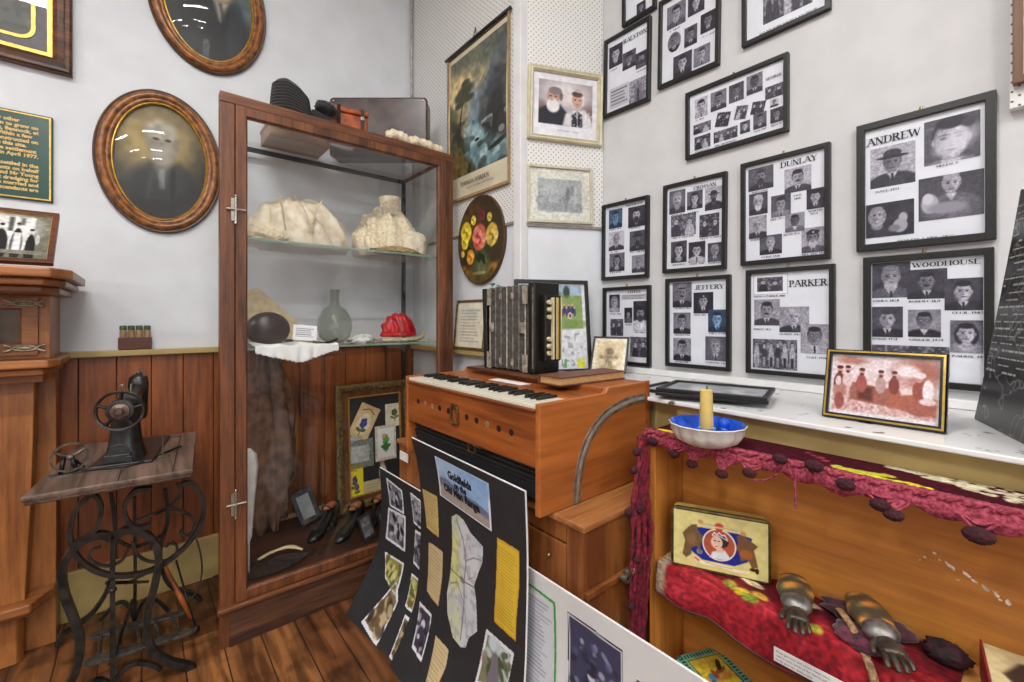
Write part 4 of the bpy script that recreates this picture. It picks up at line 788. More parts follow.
# ================================================================ RIGHT EDGE OF THE WALL
T=frameT((XR-.034,-.083,2.075),(0,-1,-.0),(0,-.06,1))
t=thing('picture_frame','brown wooden frame cut off by the right edge, hung on pegboard','picture frame',(XR,-.1,1.9))
frame_bars(T,.24,.34,.018,.02,'frame_moulding',wood('right_frame_wood','6b4526','3c2413','z',.4,1.2),t)
def p_(c): c.rect(-1,-1,2,2,'c9c9c9'); c.rect(.15,.15,.85,.85,'8f9093'); c.noise(.15,12)
pic(T,.21,.31,200,p_,'print',GLOSS,t,.006)
# ================================================================ SEWING TABLE AND MACHINE
t=thing('treadle_table','cast iron treadle sewing table with warped wooden top in front of the boards','sewing table',(-.05,2.3,0))
TOPW=wood('table_top_wood','836c5e','45352c','y',.35,1.1,.3)
c4=[(-.279,1.96),(.14,1.938),(.2,2.577),(-.21,2.625)]
cc=Vector((sum(p[0] for p in c4)/4,sum(p[1] for p in c4)/4))
def grow(k): return [(cc.x+(p[0]-cc.x)*k,cc.y+(p[1]-cc.y)*k) for p in c4]
mb=MB(); mb.loft([[(*p,z) for p in grow(k)] for k,z in ((.955,.728),(.975,.734),(.975,.742),(.995,.744),(1,.75),(1,.757),(.99,.76))],True,True,True); mb.obj('table_top',TOPW,t)
DK=mat('dark_gap','15100d',.6)
mb=MB(); mb.tube([(.083,1.945,.7602),(.142,2.575,.7602)],.0016,6); mb.tube([(-.06,1.952,.7602),(-.055,2.09,.7602)],.0014,6); mb.obj('leaf_seam',DK,t)
MB().box(.10,.135,2.50,2.515,.7602,.764).obj('leaf_hinge',IRONG,t,bevel=.001)
MB().box(-.18,.08,2.05,2.5,.705,.728).obj('drawer_rail',wood('rail_dark','3b2a20','1f140f','y',.5),t,bevel=.003)
def tr(P,y,s=2.602,oy=420): return [at(a/s,b/s+oy,'y',y) for a,b in P]
def iron(P,y,w=.026,th=.013,name='iron_frame',closed=False,s=2.602,oy=420,n=6):
    Q=tr(P,y,s,oy); Q=[Vector((q.x,q.y,min(q.z,.729))) for q in Q]; return (catmull(Q,n,closed),w,th)
near=[iron(P,2.02,*wt) for P,wt in [
 ([(470,168),(500,165),(528,210),(525,260),(495,315),(440,365),(380,395),(310,405),(250,392),(205,360),(185,320),(183,280),(200,230),(240,190)],(.024,.013)),
 ([(225,188),(252,200),(264,235),(250,280),(225,305),(190,322)],(.034,.012)),
 ([(395,178),(355,182),(325,220),(330,258),(355,280),(395,272)],(.034,.012)),
 ([(355,262),(400,245),(440,225),(470,195),(462,165)],(.014,.008)),
 ([(405,245),(430,232),(465,234),(498,252),(506,278),(490,300),(470,294),(476,284)],(.014,.008)),
 ([(432,330),(444,318),(460,328),(455,352),(430,366),(390,368),(358,350),(345,318)],(.012,.008)),
 ([(262,330),(240,338),(232,358),(255,376),(290,378),(320,362),(335,330)],(.012,.008)),
 ([(293,308),(265,298),(225,310),(185,342),(163,390),(168,450),(190,510),(207,560),(208,610),(192,665),(160,712)],(.032,.021)),
 ([(293,308),(330,286),(375,295),(405,325),(412,375),(400,440),(385,500),(384,560),(400,600),(440,628),(490,640),(514,652),(508,668)],(.032,.021)),
 ([(293,300),(293,400),(293,500),(293,600),(293,690)],(.018,.014)),
 ([(293,690),(320,650),(355,632),(395,636),(418,648)],(.02,.012)),
 ([(293,690),(262,676),(235,684),(205,712)],(.02,.012))]]
mb=MB()
for Q,w_,h_ in near: mb.ribbon(Q,(0,1,0),w_,h_)
mb.blob(tuple(at(293/2.602,442/2.602+420,'y',2.01)),(.012,.014,.010),12,8); mb.obj('near_iron_frame',IRON,t,bevel=.002)
far=[iron(P,2.48,*wt) for P,wt in [
 ([(290,190),(300,300),(286,420),(250,490),(200,535),(158,560),(150,585)],(.028,.014)),
 ([(430,180),(436,260),(418,330),(425,400),(455,438),(500,450),(522,468),(522,476)],(.028,.014)),
 ([(350,200),(352,380),(350,520)],(.018,.012)),([(350,520),(330,478),(300,480),(260,520)],(.018,.012)),([(350,520),(375,470),(410,470),(440,500)],(.018,.012)),
 ([(285,300),(350,330),(420,300)],(.016,.01))]]
mb=MB()
for Q,w_,h_ in far: mb.ribbon(Q,(0,1,0),w_,h_)
mb.obj('far_iron_frame',IRON,t,bevel=.002)
mb=MB(); a=tr([(330,400)],2.03)[0]; b_=tr([(360,520)],2.47)[0]; mb.tube([(-.09,2.03,.40),(.02,2.47,.16)],.006,8); mb.tube([(.03,2.03,.40),(-.05,2.47,.18)],.006,8); mb.tube([(-.08,2.03,.12),(-.03,2.47,.10)],.007,8); mb.obj('cross_brace',IRON,t,smooth=True)
mb=MB()   # treadle: two long shaped side plates with slotted bars between
G=[at(a,b,'z',.075) for a,b in ((83,664),(196,630),(186,612),(89,637))]
for i,j in ((0,1),(3,2)):
    A,B=G[i],G[j]; dvec=(B-A); n_=Vector((0,0,1)).cross(dvec).normalized()*.022
    mb.loft([[A+n_*k*w0+Vector((0,0,z)) for k in (-1,1) for z in ((-.007,.007) if k<0 else (.007,-.007))] if False else [A+dvec*f-n_*w0+Vector((0,0,-.006)),A+dvec*f-n_*w0+Vector((0,0,.006)),A+dvec*f+n_*w0+Vector((0,0,.006)),A+dvec*f+n_*w0+Vector((0,0,-.006))] for f,w0 in ((0,.4),(.06,1),(.35,1.1),(.6,.8),(.85,.9),(1,.3))],True,True,True)
for f in (.12,.3,.48,.66,.84):
    A=G[0].lerp(G[1],f); B=G[3].lerp(G[2],f); mb.tube([A,B],.007,6)
mb.obj('treadle_plate',mat('treadle_iron','56504a',.45,metal=.4,var=.3,scale=50,bump=.3),t,bevel=.002)
mb=MB(); mb.tube([at(165,566,'y',2.28),at(181,598,'y',2.22),at(191,618,'y',2.2)],[.006,.010,.006],10); mb.obj('pitman_rod',wood('pitman_wood','b3602a','7a3a14','z',.4,1),t,smooth=True,label='orange-brown wooden connecting rod')
mb=MB(); mb.tube([at(176,560,'y',2.30),at(192,616,'y',2.2),at(197,629,'y',2.2)],.004,8); mb.lathe([(.012,-.01),(.014,0),(.012,.01)],tuple(at(196,629,'y',2.2)),'y',14); mb.obj('treadle_crank',IRON,t,smooth=True)
mb=MB(); mb.tube(catmull([at(a/4.805+40,b/4.805+540,'y',2.35) for a,b in ((740,-40),(770,60),(778,150),(760,230),(720,290),(680,310))],6),.0035,8); mb.obj('drive_belt',mat('leather_belt','4a4038',.6),t,smooth=True)
# bobbin winder
t=thing('bobbin_winder','small iron hand wheel bobbin winder standing on the left of the sewing table top','bobbin winder',(-.195,2.155,.76))
TT=rotz((-.195,2.155,.76),18)
mb=MB(TT); mb.prism([(-.045,-.02),(.0,-.03),(.05,-.012),(.055,.012),(.0,.028),(-.045,.02)],.0003,.005); mb.obj('base_plate',IRONG,t,bevel=.001)
mb=MB(TT); R_=.050; mb.lathe([(R_-.006,-.004),(R_,-.004),(R_,.004),(R_-.006,.004),(R_-.006,-.004)],(-.0,-.022,.062),'y',36,cap=False)
for k in range(3):
    a=k*2.094+.5; mb.tube([(0,-.022,.062),((R_-.004)*math.cos(a),-.022,.062+(R_-.004)*math.sin(a))],.004,6)
mb.blob((0,-.024,.062),(.010,.010,.010),12,8); mb.obj('hand_wheel',IRONG,t,smooth=True,auto=40)
mb=MB(TT); mb.tube([(0,-.03,.062),(0,.03,.058)],.006,8); mb.tube([(-.018,.0,.004),(-.008,.01,.06)],.007,8); mb.tube([(.022,.0,.004),(.012,.012,.055)],.007,8); mb.tube([(0,.03,.058),(.03,.04,.03),(.05,.03,.006)],.004,6); mb.blob((.02,.02,.03),(.014,.012,.012),10,8); mb.obj('winder_bracket',IRON,t,smooth=True)
# machine
t=thing('sewing_machine','old black sewing machine head with large spoked wheel, standing on the treadle table','sewing machine',(-.045,2.24,.76))
BJ=mat('japanned_black','2a2725',.28,var=.35,scale=35,bump=.1,c2='171513')
TT=rotz((-.045,2.24,.7605),-10)
MB(TT).box(-.085,.095,-.10,.30,0,.010).obj('bed_plate',BJ,t,bevel=.004)
mb=MB(TT); 
def sec(w,d,z,cy,k=20,p=2.6): return [(w*abs(math.cos(2*PI*j/k))**(2/p)*(1 if math.cos(2*PI*j/k)>=0 else -1),cy+d*abs(math.sin(2*PI*j/k))**(2/p)*(1 if math.sin(2*PI*j/k)>=0 else -1),z) for j in range(k)]
mb.loft([sec(.064,.062,.0,.0),sec(.06,.058,.02,.0),sec(.047,.045,.08,.0),sec(.042,.042,.14,0),sec(.044,.046,.19,0),sec(.040,.042,.225,0),sec(.02,.03,.238,0)],True,True,True); mb.obj('pillar',BJ,t,smooth=True,auto=50)
mb=MB(TT); mb.loft([[(r*math.cos(2*PI*j/18)*.9,y,z+r*math.sin(2*PI*j/18)) for j in range(18)] for y,z,r in ((-.05,.205,.02),(-.03,.205,.032),(.03,.212,.036),(.10,.222,.028),(.17,.236,.030),(.19,.242,.030))],True,True,True); mb.obj('arm',BJ,t,smooth=True,auto=60)
mb=MB(TT); mb.loft([sec(.024,.02,.115,.20),sec(.030,.028,.13,.20),sec(.032,.032,.2,.20),sec(.034,.034,.26,.20),sec(.03,.03,.29,.20),sec(.018,.018,.302,.20)],True,True,True); mb.obj('head',BJ,t,smooth=True,auto=50)
mb=MB(TT); mb.tube([(0,.2,.30),(0,.2,.318)],.008,10); mb.tube([(.012,.19,.30),(.012,.19,.33)],.003,6); mb.tube([(0,.2,.012),(0,.2,.12)],.0045,8); mb.box(-.012,.012,.19,.21,.012,.018); mb.obj('needle_bar',IRONG,t,smooth=True)
mb=MB(TT); mb.tube([(-.03,.12,.23),(-.035,.12,.275)],.0025,6); mb.tube([(.005,.05,.245),(.005,.05,.28)],.003,6); mb.lathe([(.011,.27),(.011,.274)],(-.035,.12,0),'z',12); mb.obj('thread_pins',NICK,t)
mb=MB(TT); WY=-.085; WR=.074
mb.lathe([(WR-.010,WY-.008),(WR-.003,WY-.010),(WR,WY),(WR-.003,WY+.010),(WR-.010,WY+.008),(WR-.010,WY-.008)],(0,0,.200),'y',48,cap=False)
mb.lathe([(.026,WY-.006),(.030,WY-.012),(.040,WY-.010),(.040,WY+.006),(.026,WY+.006)],(0,0,.200),'y',36,cap=False)
for k in range(5):
    a=k*1.257+.25; p=[(math.cos(a)*q,WY-.001,.2+math.sin(a)*q) for q in (.036,.066)]; mb.tube(p,[.007,.009],8,flat=(1,.7))
hw=mb.obj('hand_wheel',BJ,t,smooth=True,auto=45)
mb=MB(TT); mb.lathe([(.0,WY-.022),(.010,WY-.022),(.013,WY-.016),(.018,WY-.012),(.028,WY-.010),(.028,WY+.004),(.018,WY+.036)],(0,0,.200),'y',24); mb.obj('clutch_knob',mat('worn_bronze','6d5a50',.35,metal=.6,var=.3,scale=60),hw,smooth=True,auto=40)
mb=MB(TT); mb.box(-.048,.028,-.085,-.058,.010,.040); mb.lathe([(.034,-.060),(.030,-.050)],(-.01,0,.040),'y',24); mb.box(.018,.036,-.10,-.086,.010,.034); mb.obj('front_cover_plate',mat('gunmetal','3a3a3b',.35,metal=.4,var=.2,scale=50),t,bevel=.003)
mb=MB(TT); mb.tube([(.115,-.03,.0),(.115,-.03,.085)],.003,8); mb.lathe([(.022,.0),(.022,.004),(.01,.006)],(.115,-.03,0),'z',20); mb.obj('spool_spike',IRONG,t,smooth=True,auto=40)
mb=MB(TT); mb.tube(catmull([(-.10,-.105,.004),(-.06,-.115,.006),(.05,-.118,.006),(.14,.05,.006),(.16,.08,.006)],5),.004,6); mb.obj('slide_lever',IRON,t,smooth=True)
# ================================================================ DISPLAY CABINET
def wavy(seed,a=.12,f=3): 
    r=random.Random(seed); K=[(r.uniform(1,f),r.uniform(1,f),r.uniform(1,f),r.uniform(0,6.3),r.uniform(.5,1)) for _ in range(7)]
    return lambda d: 1+a*sum(k[4]*math.sin(3*(k[0]*d[0]+k[1]*d[1]+k[2]*d[2])+k[3]) for k in K)/3
c0,c1,fy,by=.234,1.304,2.05,2.635; cb=.325   # the left side slants in towards the back
t=thing('display_cabinet','tall oak display cabinet with full glass door, glass top and old clothing inside','cabinet',((c0+c1)/2,2.35,0))
mb=MB(); mb.box(c0,c0+.05,fy,fy+.045,.0,2.1515); mb.obj('corner_post',OAK,t,bevel=.003)
MB().box(c1-.05,c1,fy,fy+.045,0,2.1515).obj('corner_post',OAK,t,bevel=.003)
MB().box(c0,c1,fy,fy+.045,2.152,2.192).obj('top_rail',OAKX,t,bevel=.003)
for x in (cb,c1-.02): MB().box(x,x+.02,by-.02,by,.17,2.1645).obj('rear_post',DK,t)
MB().box(cb+.001,c1-.001,by-.014,by,2.165,2.188).obj('rear_rail',DK,t)
MB().box(c1-.014,c1,fy+.0455,by-.0145,2.170,2.188).obj('side_rail',OAKY,t); MB().prism([(c0+.001,fy+.0455),(c0+.015,fy+.0455),(cb+.014,by-.0145),(cb,by-.0145)],2.170,2.188).obj('side_rail',OAKY,t)
MB().prism([(c0+.002,fy+.046),(c1-.002,fy+.046),(c1-.002,by-.001),(cb+.002,by-.001)],2.1885,2.193).obj('glass_top',GLASS,t)
MB().box(c1-.011,c1-.007,fy+.046,by-.021,.205,2.164).obj('glass_side',GLASS,t); MB().prism([(c0+.007,fy+.046),(c0+.011,fy+.046),(cb+.011,by-.021),(cb+.007,by-.021)],.205,2.164).obj('glass_side',GLASS,t)
MB().prism([(c0+.02,fy+.02),(c1-.02,fy+.02),(c1-.02,by),(cb+.01,by)],.165,.198).obj('cabinet_floor',wood('cab_floor','4a2818','27140c','x',.5,1),t)
mb=MB(); mb.prism([(c0-.012,fy-.022),(c1+.012,fy-.022),(c1+.012,by),(cb-.012,by)],.145,.165); mb.obj('base_moulding',OAKX,t,bevel=.006)
MB().box(c0+.03,c1-.03,fy-.008,fy+.02,.0,.145).obj('plinth',wood('plinth_oak','6b452c','35201a','x',.45,1.2),t,bevel=.003); MB().prism([(c0+.02,fy+.046),(c0+.05,fy+.046),(cb+.03,by),(cb,by)],.0,.1445).obj('plinth',MATS['plinth_oak'],t)
# door and its glass
dz0,dz1=.166,2.150; dx0,dx1=c0+.052,c1-.052
dr=MB(frameT(((dx0+dx1)/2,fy+.02,(dz0+dz1)/2),(1,0,0),(0,0,1))); dr.loft([rect(dx1-dx0,dz1-dz0,i,n) for i,n in ((0,0),(0,.024),(.002,.026),(.036,.026),(.042,.018),(.042,0))],True,wrap=True)
door=dr.obj('door',OAK,t,bevel=.001)
MB().box(dx0+.04,dx1-.04,fy+.004,fy+.008,dz0+.038,dz1-.038).obj('glass_pane',GLASS,door)
for z in (1.73,.56):
    mb=MB(); mb.box(c0+.036,c0+.052,fy-.008,fy-.004,z-.045,z+.045); mb.tube([(c0+.052,fy-.009,z-.05),(c0+.052,fy-.009,z+.05)],.005,10); mb.tube([(c0+.02,fy-.008,z),(c0+.088,fy-.008,z)],.006,8); mb.blob((c0+.052,fy-.009,z+.054),(.006,.006,.007),8,6); mb.blob((c0+.052,fy-.009,z-.054),(.006,.006,.007),8,6); mb.obj('hinge',NICK,t,smooth=True,auto=40)
MB().box(c1-.048,c1-.044,fy-.003,fy,1.76,1.84).obj('lock_plate',NICK,t)
GEDGE=mat('glass_edge_green','7d9c8c',.15,var=.1)
for z in (1.636,1.172):
    s_=MB().prism([(c0+.022,fy+.06),(c1-.022,fy+.06),(c1-.022,by-.03),(cb+.018,by-.03)],z-.007,z).obj('glass_shelf',GLASS,t); MB().box(c0+.022,c1-.022,fy+.055,fy+.0595,z-.0075,z+.0005).obj('shelf_edge',GEDGE,s_)
MB().box(cb+.025,c1-.025,by-.028,by-.012,1.15,1.164).obj('shelf_batten',WHITE,t)
LACE=mat('ivory_lace','eee2c8',.8,var=.18,scale=70,bump=.8,sheen=.3,c2='cbb890'); LACE2=mat('cream_silk','efe4d0',.6,var=.12,scale=25,bump=.5,c2='d3c3a4'); SEAM=mat('seam_ribbon','cdb79a',.7)
# blouses
def cloth_dome(c,r,seed,folds=9,amp=.07,name='body',m=LACE,parent=None,z0=None):
    rnd=random.Random(seed); ph=[rnd.uniform(0,6.3) for _ in range(4)]
    mb=MB(); 
    def fn(d):
        a=math.atan2(d[1],d[0]); return 1+amp*math.sin(folds*a+ph[0]+3*d[2])*(.4+.6*(1-abs(d[2])))+amp*.5*math.sin(folds*2.3*a+ph[1]+5*d[2])+amp*.6*math.sin(4*d[0]*3+ph[2]+d[2]*7)
    mb.blob(c,r,72,30,fn,zmin=z0); return mb.obj(name,m,parent,smooth=True)
t=thing('lace_blouse','wide cream lace blouse with V seams, left on the top glass shelf','blouse',(.60,2.36,1.636))
b1=cloth_dome((.605,2.36,1.70),(.225,.15,.185),1,parent=t,z0=1.6365,m=LACE2)
for s in ((.54,.62,.42),(.66,.60,.78),(.47,.50,.40)): 
    mb=MB(); mb.tube(catmull([(s[0],2.20,1.86),((s[0]+s[1])/2,2.185,1.80),(s[1],2.19,1.70)],6),.004,6,flat=(1.6,.8)); mb.obj('front_seam',SEAM,t,smooth=True)
mb=MB(); mb.blob((.42,2.26,1.665),(.10,.07,.045),30,14,wavy(3,.3,4),zmin=1.6365); mb.obj('lace_cuff',LACE,t,smooth=True)
t=thing('lace_blouse','ivory lace blouse with high standing collar, on the right of the top glass shelf','blouse',(1.07,2.36,1.636))
cloth_dome((1.075,2.37,1.68),(.185,.14,.23),5,parent=t,z0=1.6365,m=LACE,amp=.09)
mb=MB(); mb.lathe([(.075,1.88),(.060,1.90),(.056,1.95),(.062,1.985),(.052,1.99),(.05,1.92)],(1.09,2.38,0),'z',40,cap=False,fn=lambda a,h:1+.03*math.sin(9*a)); mb.obj('collar',LACE,t,smooth=True)
mb=MB(); mb.blob((1.17,2.24,1.70),(.075,.055,.075),30,14,wavy(8,.3,4),zmin=1.6365); mb.obj('sleeve',LACE2,t,smooth=True)
mb=MB(); mb.blob((1.05,2.2,1.655),(.12,.05,.025),30,12,wavy(6,.4,5),zmin=1.6365); mb.obj('lace_hem',mat('tan_lace','b59a6a',.8,var=.3,scale=60,bump=.6),t,smooth=True)
# second shelf
t=tag(MB().blob((.435,2.22,1.25),(.088,.05,.078),32,16,lambda d:1+.04*(abs(d[0])**3),zmin=1.1725).obj('evening_bag',mat('dark_brown_leather','33231d',.3,var=.2,scale=20),smooth=True),'dark brown rounded evening bag at the left end of the lower glass shelf','bag')
mb=MB(); mb.loft([[(.36,2.34,1.173),(.70,2.36,1.173)],[(.36,2.41,1.30),(.56,2.42,1.31)],[(.36,2.46,1.42),(.44,2.46,1.44)]],False); o=mb.obj('buff_linen_bag',mat('buff_linen','b9a684',.8,var=.1,scale=40,bump=.3)); md=o.modifiers.new('s','SOLIDIFY'); md.thickness=.02; md.offset=-1
tag(o,'buff linen bag sloping up behind the dark evening bag','bag')
c=Cv(.34,.21,200,'e6e6e4',seed=4); c.blotch(6,.5,'cdd0d4',.4,.4); 
o=c.mesh(frameT((.53,2.125,1.180),(1,0,0),(0,1,0)),'white_napkin',printmat('white_cloth',.8),bulge=lambda X,Y:.005+.005*np.sin(X*42+Y*20)+.003*np.sin(X*70),mask=lambda u,v:(v<1-.45*np.abs(u-.5)))
me=o.data; co=np.empty(len(me.vertices)*3,np.float32); me.vertices.foreach_get('co',co); co=co.reshape(-1,3); k=co[:,1]<2.098; dd=np.where(k,2.098-co[:,1],0)
wv=.010*np.sin(co[:,0]*42)+.006*np.sin(co[:,0]*85+1); co[:,2]=np.where(k,1.182-dd*1.05+.1*wv,co[:,2]); co[:,1]=np.where(k,2.094-.012-np.abs(wv)*np.clip(dd*18,0,1),co[:,1]); me.vertices.foreach_set('co',co.ravel()); me.update()
md=o.modifiers.new('s','SOLIDIFY'); md.thickness=.002
tag(o,'white cloth napkin drooping over the front edge of the lower glass shelf','cloth')
T=frameT((.575,2.16,1.232),(1,-.12,-.1),(.05,.3,.9)); mb=MB(T).box(-.05,.05,-.036,.036,-.001,.001); t=thing('handwritten_card','small white handwritten card standing on the napkin in the cabinet','card',(.575,2.16,1.19)); mb.obj('card',PAPER,t)
c=Cv(.096,.068,500,'dcdde0'); c.tlines(.1,.15,.9,.85,5,'55565e',.7); c.mesh(T,'handwriting',PRINT,t,n=.0015)
mb=MB(); mb.tube(catmull([(.60,2.13,1.192),(.64,2.11,1.185),(.68,2.12,1.19),(.71,2.13,1.20)],5),.006,8); mb.blob((.625,2.12,1.186),(.022,.012,.006),14,8); mb.blob((.50,2.13,1.20),(.02,.014,.007),14,8); o=mb.obj('spectacles',mat('black_horn','1b1815',.3),smooth=True); tag(o,'folded black spectacles lying across the white napkin','spectacles')
mb=MB(); prof=[(.0,1.1735),(.045,1.1735),(.075,1.20),(.088,1.25),(.082,1.30),(.055,1.345),(.026,1.365),(.021,1.40),(.024,1.44),(.028,1.45)]; mb.lathe(prof,(.78,2.38,0),'z',48,cap=False)
o=mb.obj('glass_carafe',glassmat('carafe_glass',(.80,.83,.78),1.5,gain=1.6),smooth=True); tag(o,'round clear glass carafe standing on the lower glass shelf','carafe')
mb=MB().blob((.88,2.25,1.185),(.06,.05,.025),30,12,wavy(9,.35,5),zmin=1.1725); tag(mb.obj('crumpled_lace',mat('white_lace','cfcfc9',.8,var=.15,scale=70,bump=.6),smooth=True),'crumpled piece of white lace beside the red bonnet','lace')
t=thing('baby_bonnet','bright red ruffled silk bonnet on the lower glass shelf','bonnet',(1.065,2.22,1.2)); RED=mat('red_silk','c8161a',.35,var=.3,scale=30,bump=.5,c2='8e0c10')
cloth_dome((1.065,2.22,1.235),(.085,.06,.085),12,folds=13,amp=.10,parent=t,z0=1.199,m=RED,name='crown')
mb=MB(); mb.lathe([(.085,1.1995),(.098,1.205),(.09,1.225),(.08,1.215)],(1.065,2.22,0),'z',60,fn=lambda a,h:(1+.06*math.sin(17*a))*(1 if abs(math.cos(a))>0 else 1)); 
for i,v in enumerate(mb.v): mb.v[i]=(v[0],2.22+(v[1]-2.22)*.7,v[2])
mb.obj('ruffle',RED,t,smooth=True)
mb=MB(); mb.tube(catmull([(.95,2.16,1.188),(1.0,2.14,1.185),(1.08,2.14,1.185),(1.16,2.17,1.19),(1.21,2.22,1.20),(1.23,2.25,1.215)],6),[.014]*20+[.012]*6+[.011]*5,12,flat=(1.3,.8)); mb.box(.97,1.2,2.15,2.30,1.1735,1.184); tag(mb.obj('ivory_collar',mat('ivory_fabric','b9ad8e',.7,var=.2,scale=40,bump=.4),smooth=True,auto=50),'rolled ivory silk collar under the red bonnet','collar')
# bottom of the cabinet
t=thing('card_display_frame','ornate gilt frame of pressed-flower cards on black, leaning inside the cabinet','picture frame',(1.05,2.5,.2))
ORN=mat('ornate_gilt','8a7142',.45,metal=.3,var=.6,scale=70,bump=1.0,c2='4a3a20')
T=frameT((1.06,2.50,.2015),(1,0,0),(0,.06,1))@Matrix.Translation((0,.36,0)); W_,H_=.46,.71
frame_bars(T,W_,H_,.045,.03,'ornate_moulding',ORN,t,prof=[(0,0),(0,.024),(.012,.034),(.03,.03),(.045,.016)],bevel=0)
frame_bars(T,W_-.088,H_-.088,.028,.016,'inner_moulding',wood('inner_frame','7d4a2a','4d2917','z',.35),t,bevel=.001); frame_bars(T,W_-.14,H_-.14,.008,.018,'gilt_slip',GILT,t,bevel=0)
MB(T).box(-W_/2+.07,W_/2-.07,-H_/2+.07,H_/2-.07,.001,.006).obj('black_ground',BLKCARD,t)
Ti=T.inverted()
def cards(name,xl,xr,yt,yb,paint,rot=0,seed=1,dz=0,bg='e0d8c4'):
    s,ox,oy=5.247,325,380; p=[Ti@at(ox+a/s,oy+b/s,'y',2.50) for a,b in ((xl,yt),(xr,yb))]; w,h=abs(p[1].x-p[0].x),abs(p[0].y-p[1].y)
    TT=T@Matrix.Translation(((p[0].x+p[1].x)/2,(p[0].y+p[1].y)/2,0))@Matrix.Rotation(math.radians(rot),4,'Z'); c=Cv(w,h,450,bg,seed); paint(c); c.mesh(TT,name,PRINT,t,n=.0075+dz)
def flower(c,x,y,q,pet,leaf):
    for k in range(5): c.ell(x+q*.6*math.cos(k*1.26),y+q*.6*math.sin(k*1.26),q*.5,q*.45,pet,.3)
    c.ell(x-q*.8,y+q*1.3,q*.8,q*.3,leaf,.3,rot=30); c.ell(x+q*.8,y+q*1.2,q*.8,q*.3,leaf,.3,rot=-30); c.line([(x,y),(x,y+q*2.4)],q*.15,leaf)
def p_(c): c.rect(-1,-1,2,2,'d9bd8a'); c.ell(.5,.55,.3,.3,'e7dcc0',.3); flower(c,.5,.55,.16,'3b3f8a','4c6238'); c.line([(.2,.2),(.5,.1),(.8,.2)],.03,'4c4030'); c.noise(.05,12)
cards('tan_violet_card',158,268,140,300,p_,-28)
def p_(c): c.rect(-1,-1,2,2,'e6dcc3'); flower(c,.5,.4,.16,'57623a','66713f'); c.noise(.05,12)
cards('botanical_card',325,420,130,235,p_)
def p_(c): c.rect(-1,-1,2,2,'cdbcae'); c.blotch(30,.5,'efe6da',.7,.1); c.rect(.12,.08,.9,.92,'e9e7df'); flower(c,.5,.42,.15,'5f9a50','3f7a3c'); c.ell(.42,.3,.1,.06,'d99a6a',.4); c.ell(.5,.62,.14,.12,'3c7a3a',.5)
cards('scalloped_card',268,378,248,408,p_,dz=.0005)
def p_(c): c.rect(-1,-1,2,2,'6f746c'); c.blotch(34,.5,'9aa096',.7,.1); c.rect(.14,.2,.86,.8,'a9ada4'); c.rect(.17,.24,.83,.76,'b9bdb6'); c.noise(.1,14)
cards('grey_lace_card',112,258,330,448,p_)
def p_(c): c.rect(-1,-1,2,2,'e2d42c'); flower(c,.45,.5,.16,'4a2a6a','4c6238'); flower(c,.6,.72,.12,'6a3a7a','4c6238'); c.line([(.2,.15),(.6,.2)],.03,'9a6a22')
cards('yellow_pansy_card',121,202,456,602,p_)
def p_(c): c.rect(-1,-1,2,2,'c8b58a'); c.tlines(.15,.2,.9,.8,3,'8a7a56',.4)
cards('tan_tag',202,296,536,588,p_); cards('white_label',130,200,303,320,lambda c:c.tlines(.05,.2,.9,.8,2,'77777a'),bg='c9cad6'); cards('white_label',272,300,600,614,lambda c:c,bg='d0d0d6')
def p_(c): c.rect(-1,-1,2,2,'27241f'); c.ell(.45,.25,.25,.2,'a08060',.3); c.ell(.5,.65,.4,.35,'c9b9a2',.3); c.ell(.4,.7,.2,.2,'7a5030',.4)
cards('figure_scrap',280,330,410,520,p_)
SHOE=mat('black_patent','171513',.22,var=.2,scale=30); SHOEIN=mat('shoe_lining','9a5a30',.6)
def shoe(x,y,rot,label,heel=.055,L_=.22,z=.199):
    t=thing('heeled_shoe',label,'shoe',(x,y,z),'black heeled shoes in the bottom of the cabinet'); TT=rotz((x,y,z),rot)
    st=[(0,.020,heel,.075),(.025,.027,heel,.080),(.06,.029,heel*.85,.062),(.10,.028,heel*.45,.045),(.14,.033,.010,.042),(.175,.034,.004,.038),(.20,.026,.003,.028),(.22,.010,.003,.014)]
    mb=MB(TT); lo=[]
    for s,w,zb,h in st:
        lo.append([(w*math.cos(2*PI*k/20),s,zb+ (h*.5)*(1+math.sin(2*PI*k/20)) if math.sin(2*PI*k/20)>0 else zb+h*.5*(1+max(-1,1.6*math.sin(2*PI*k/20)))) for k in range(20)])
    mb.loft(lo,True,True,True); mb.obj('upper',SHOE,t,smooth=True,auto=60)
    mb=MB(TT); mb.blob((0,.055,heel+.066),(.021,.055,.016),18,8); mb.obj('lining',SHOEIN,t,smooth=True)
    mb=MB(TT); mb.loft([[(q*math.cos(2*PI*k/12),.022+yy+q*1.1*math.sin(2*PI*k/12),zz) for k in range(12)] for q,yy,zz in ((.012,0,.0005),(.011,0,.01),(.013,0,heel*.5),(.020,0,heel+.01))],True,True,True); mb.obj('heel',SHOE,t,smooth=True)
    mb=MB(TT); mb.tube(catmull([(-.03,.07,heel+.045),(-.02,.085,heel+.07),(.0,.09,heel+.078),(.02,.085,heel+.07),(.03,.07,heel+.045)],4),.004,6,flat=(1.8,.6)); mb.obj('strap',SHOE,t,smooth=True)
shoe(.80,2.405,126,'leftmost black heeled shoe, its toe nearest the fan'); shoe(.90,2.315,127,'black heeled shoe with brown lining, second from the fan'); shoe(1.03,2.33,130,'third black heeled shoe from the fan, close to the photo board'); shoe(1.17,2.34,134,'black heeled shoe farthest right, mostly behind the photo board')
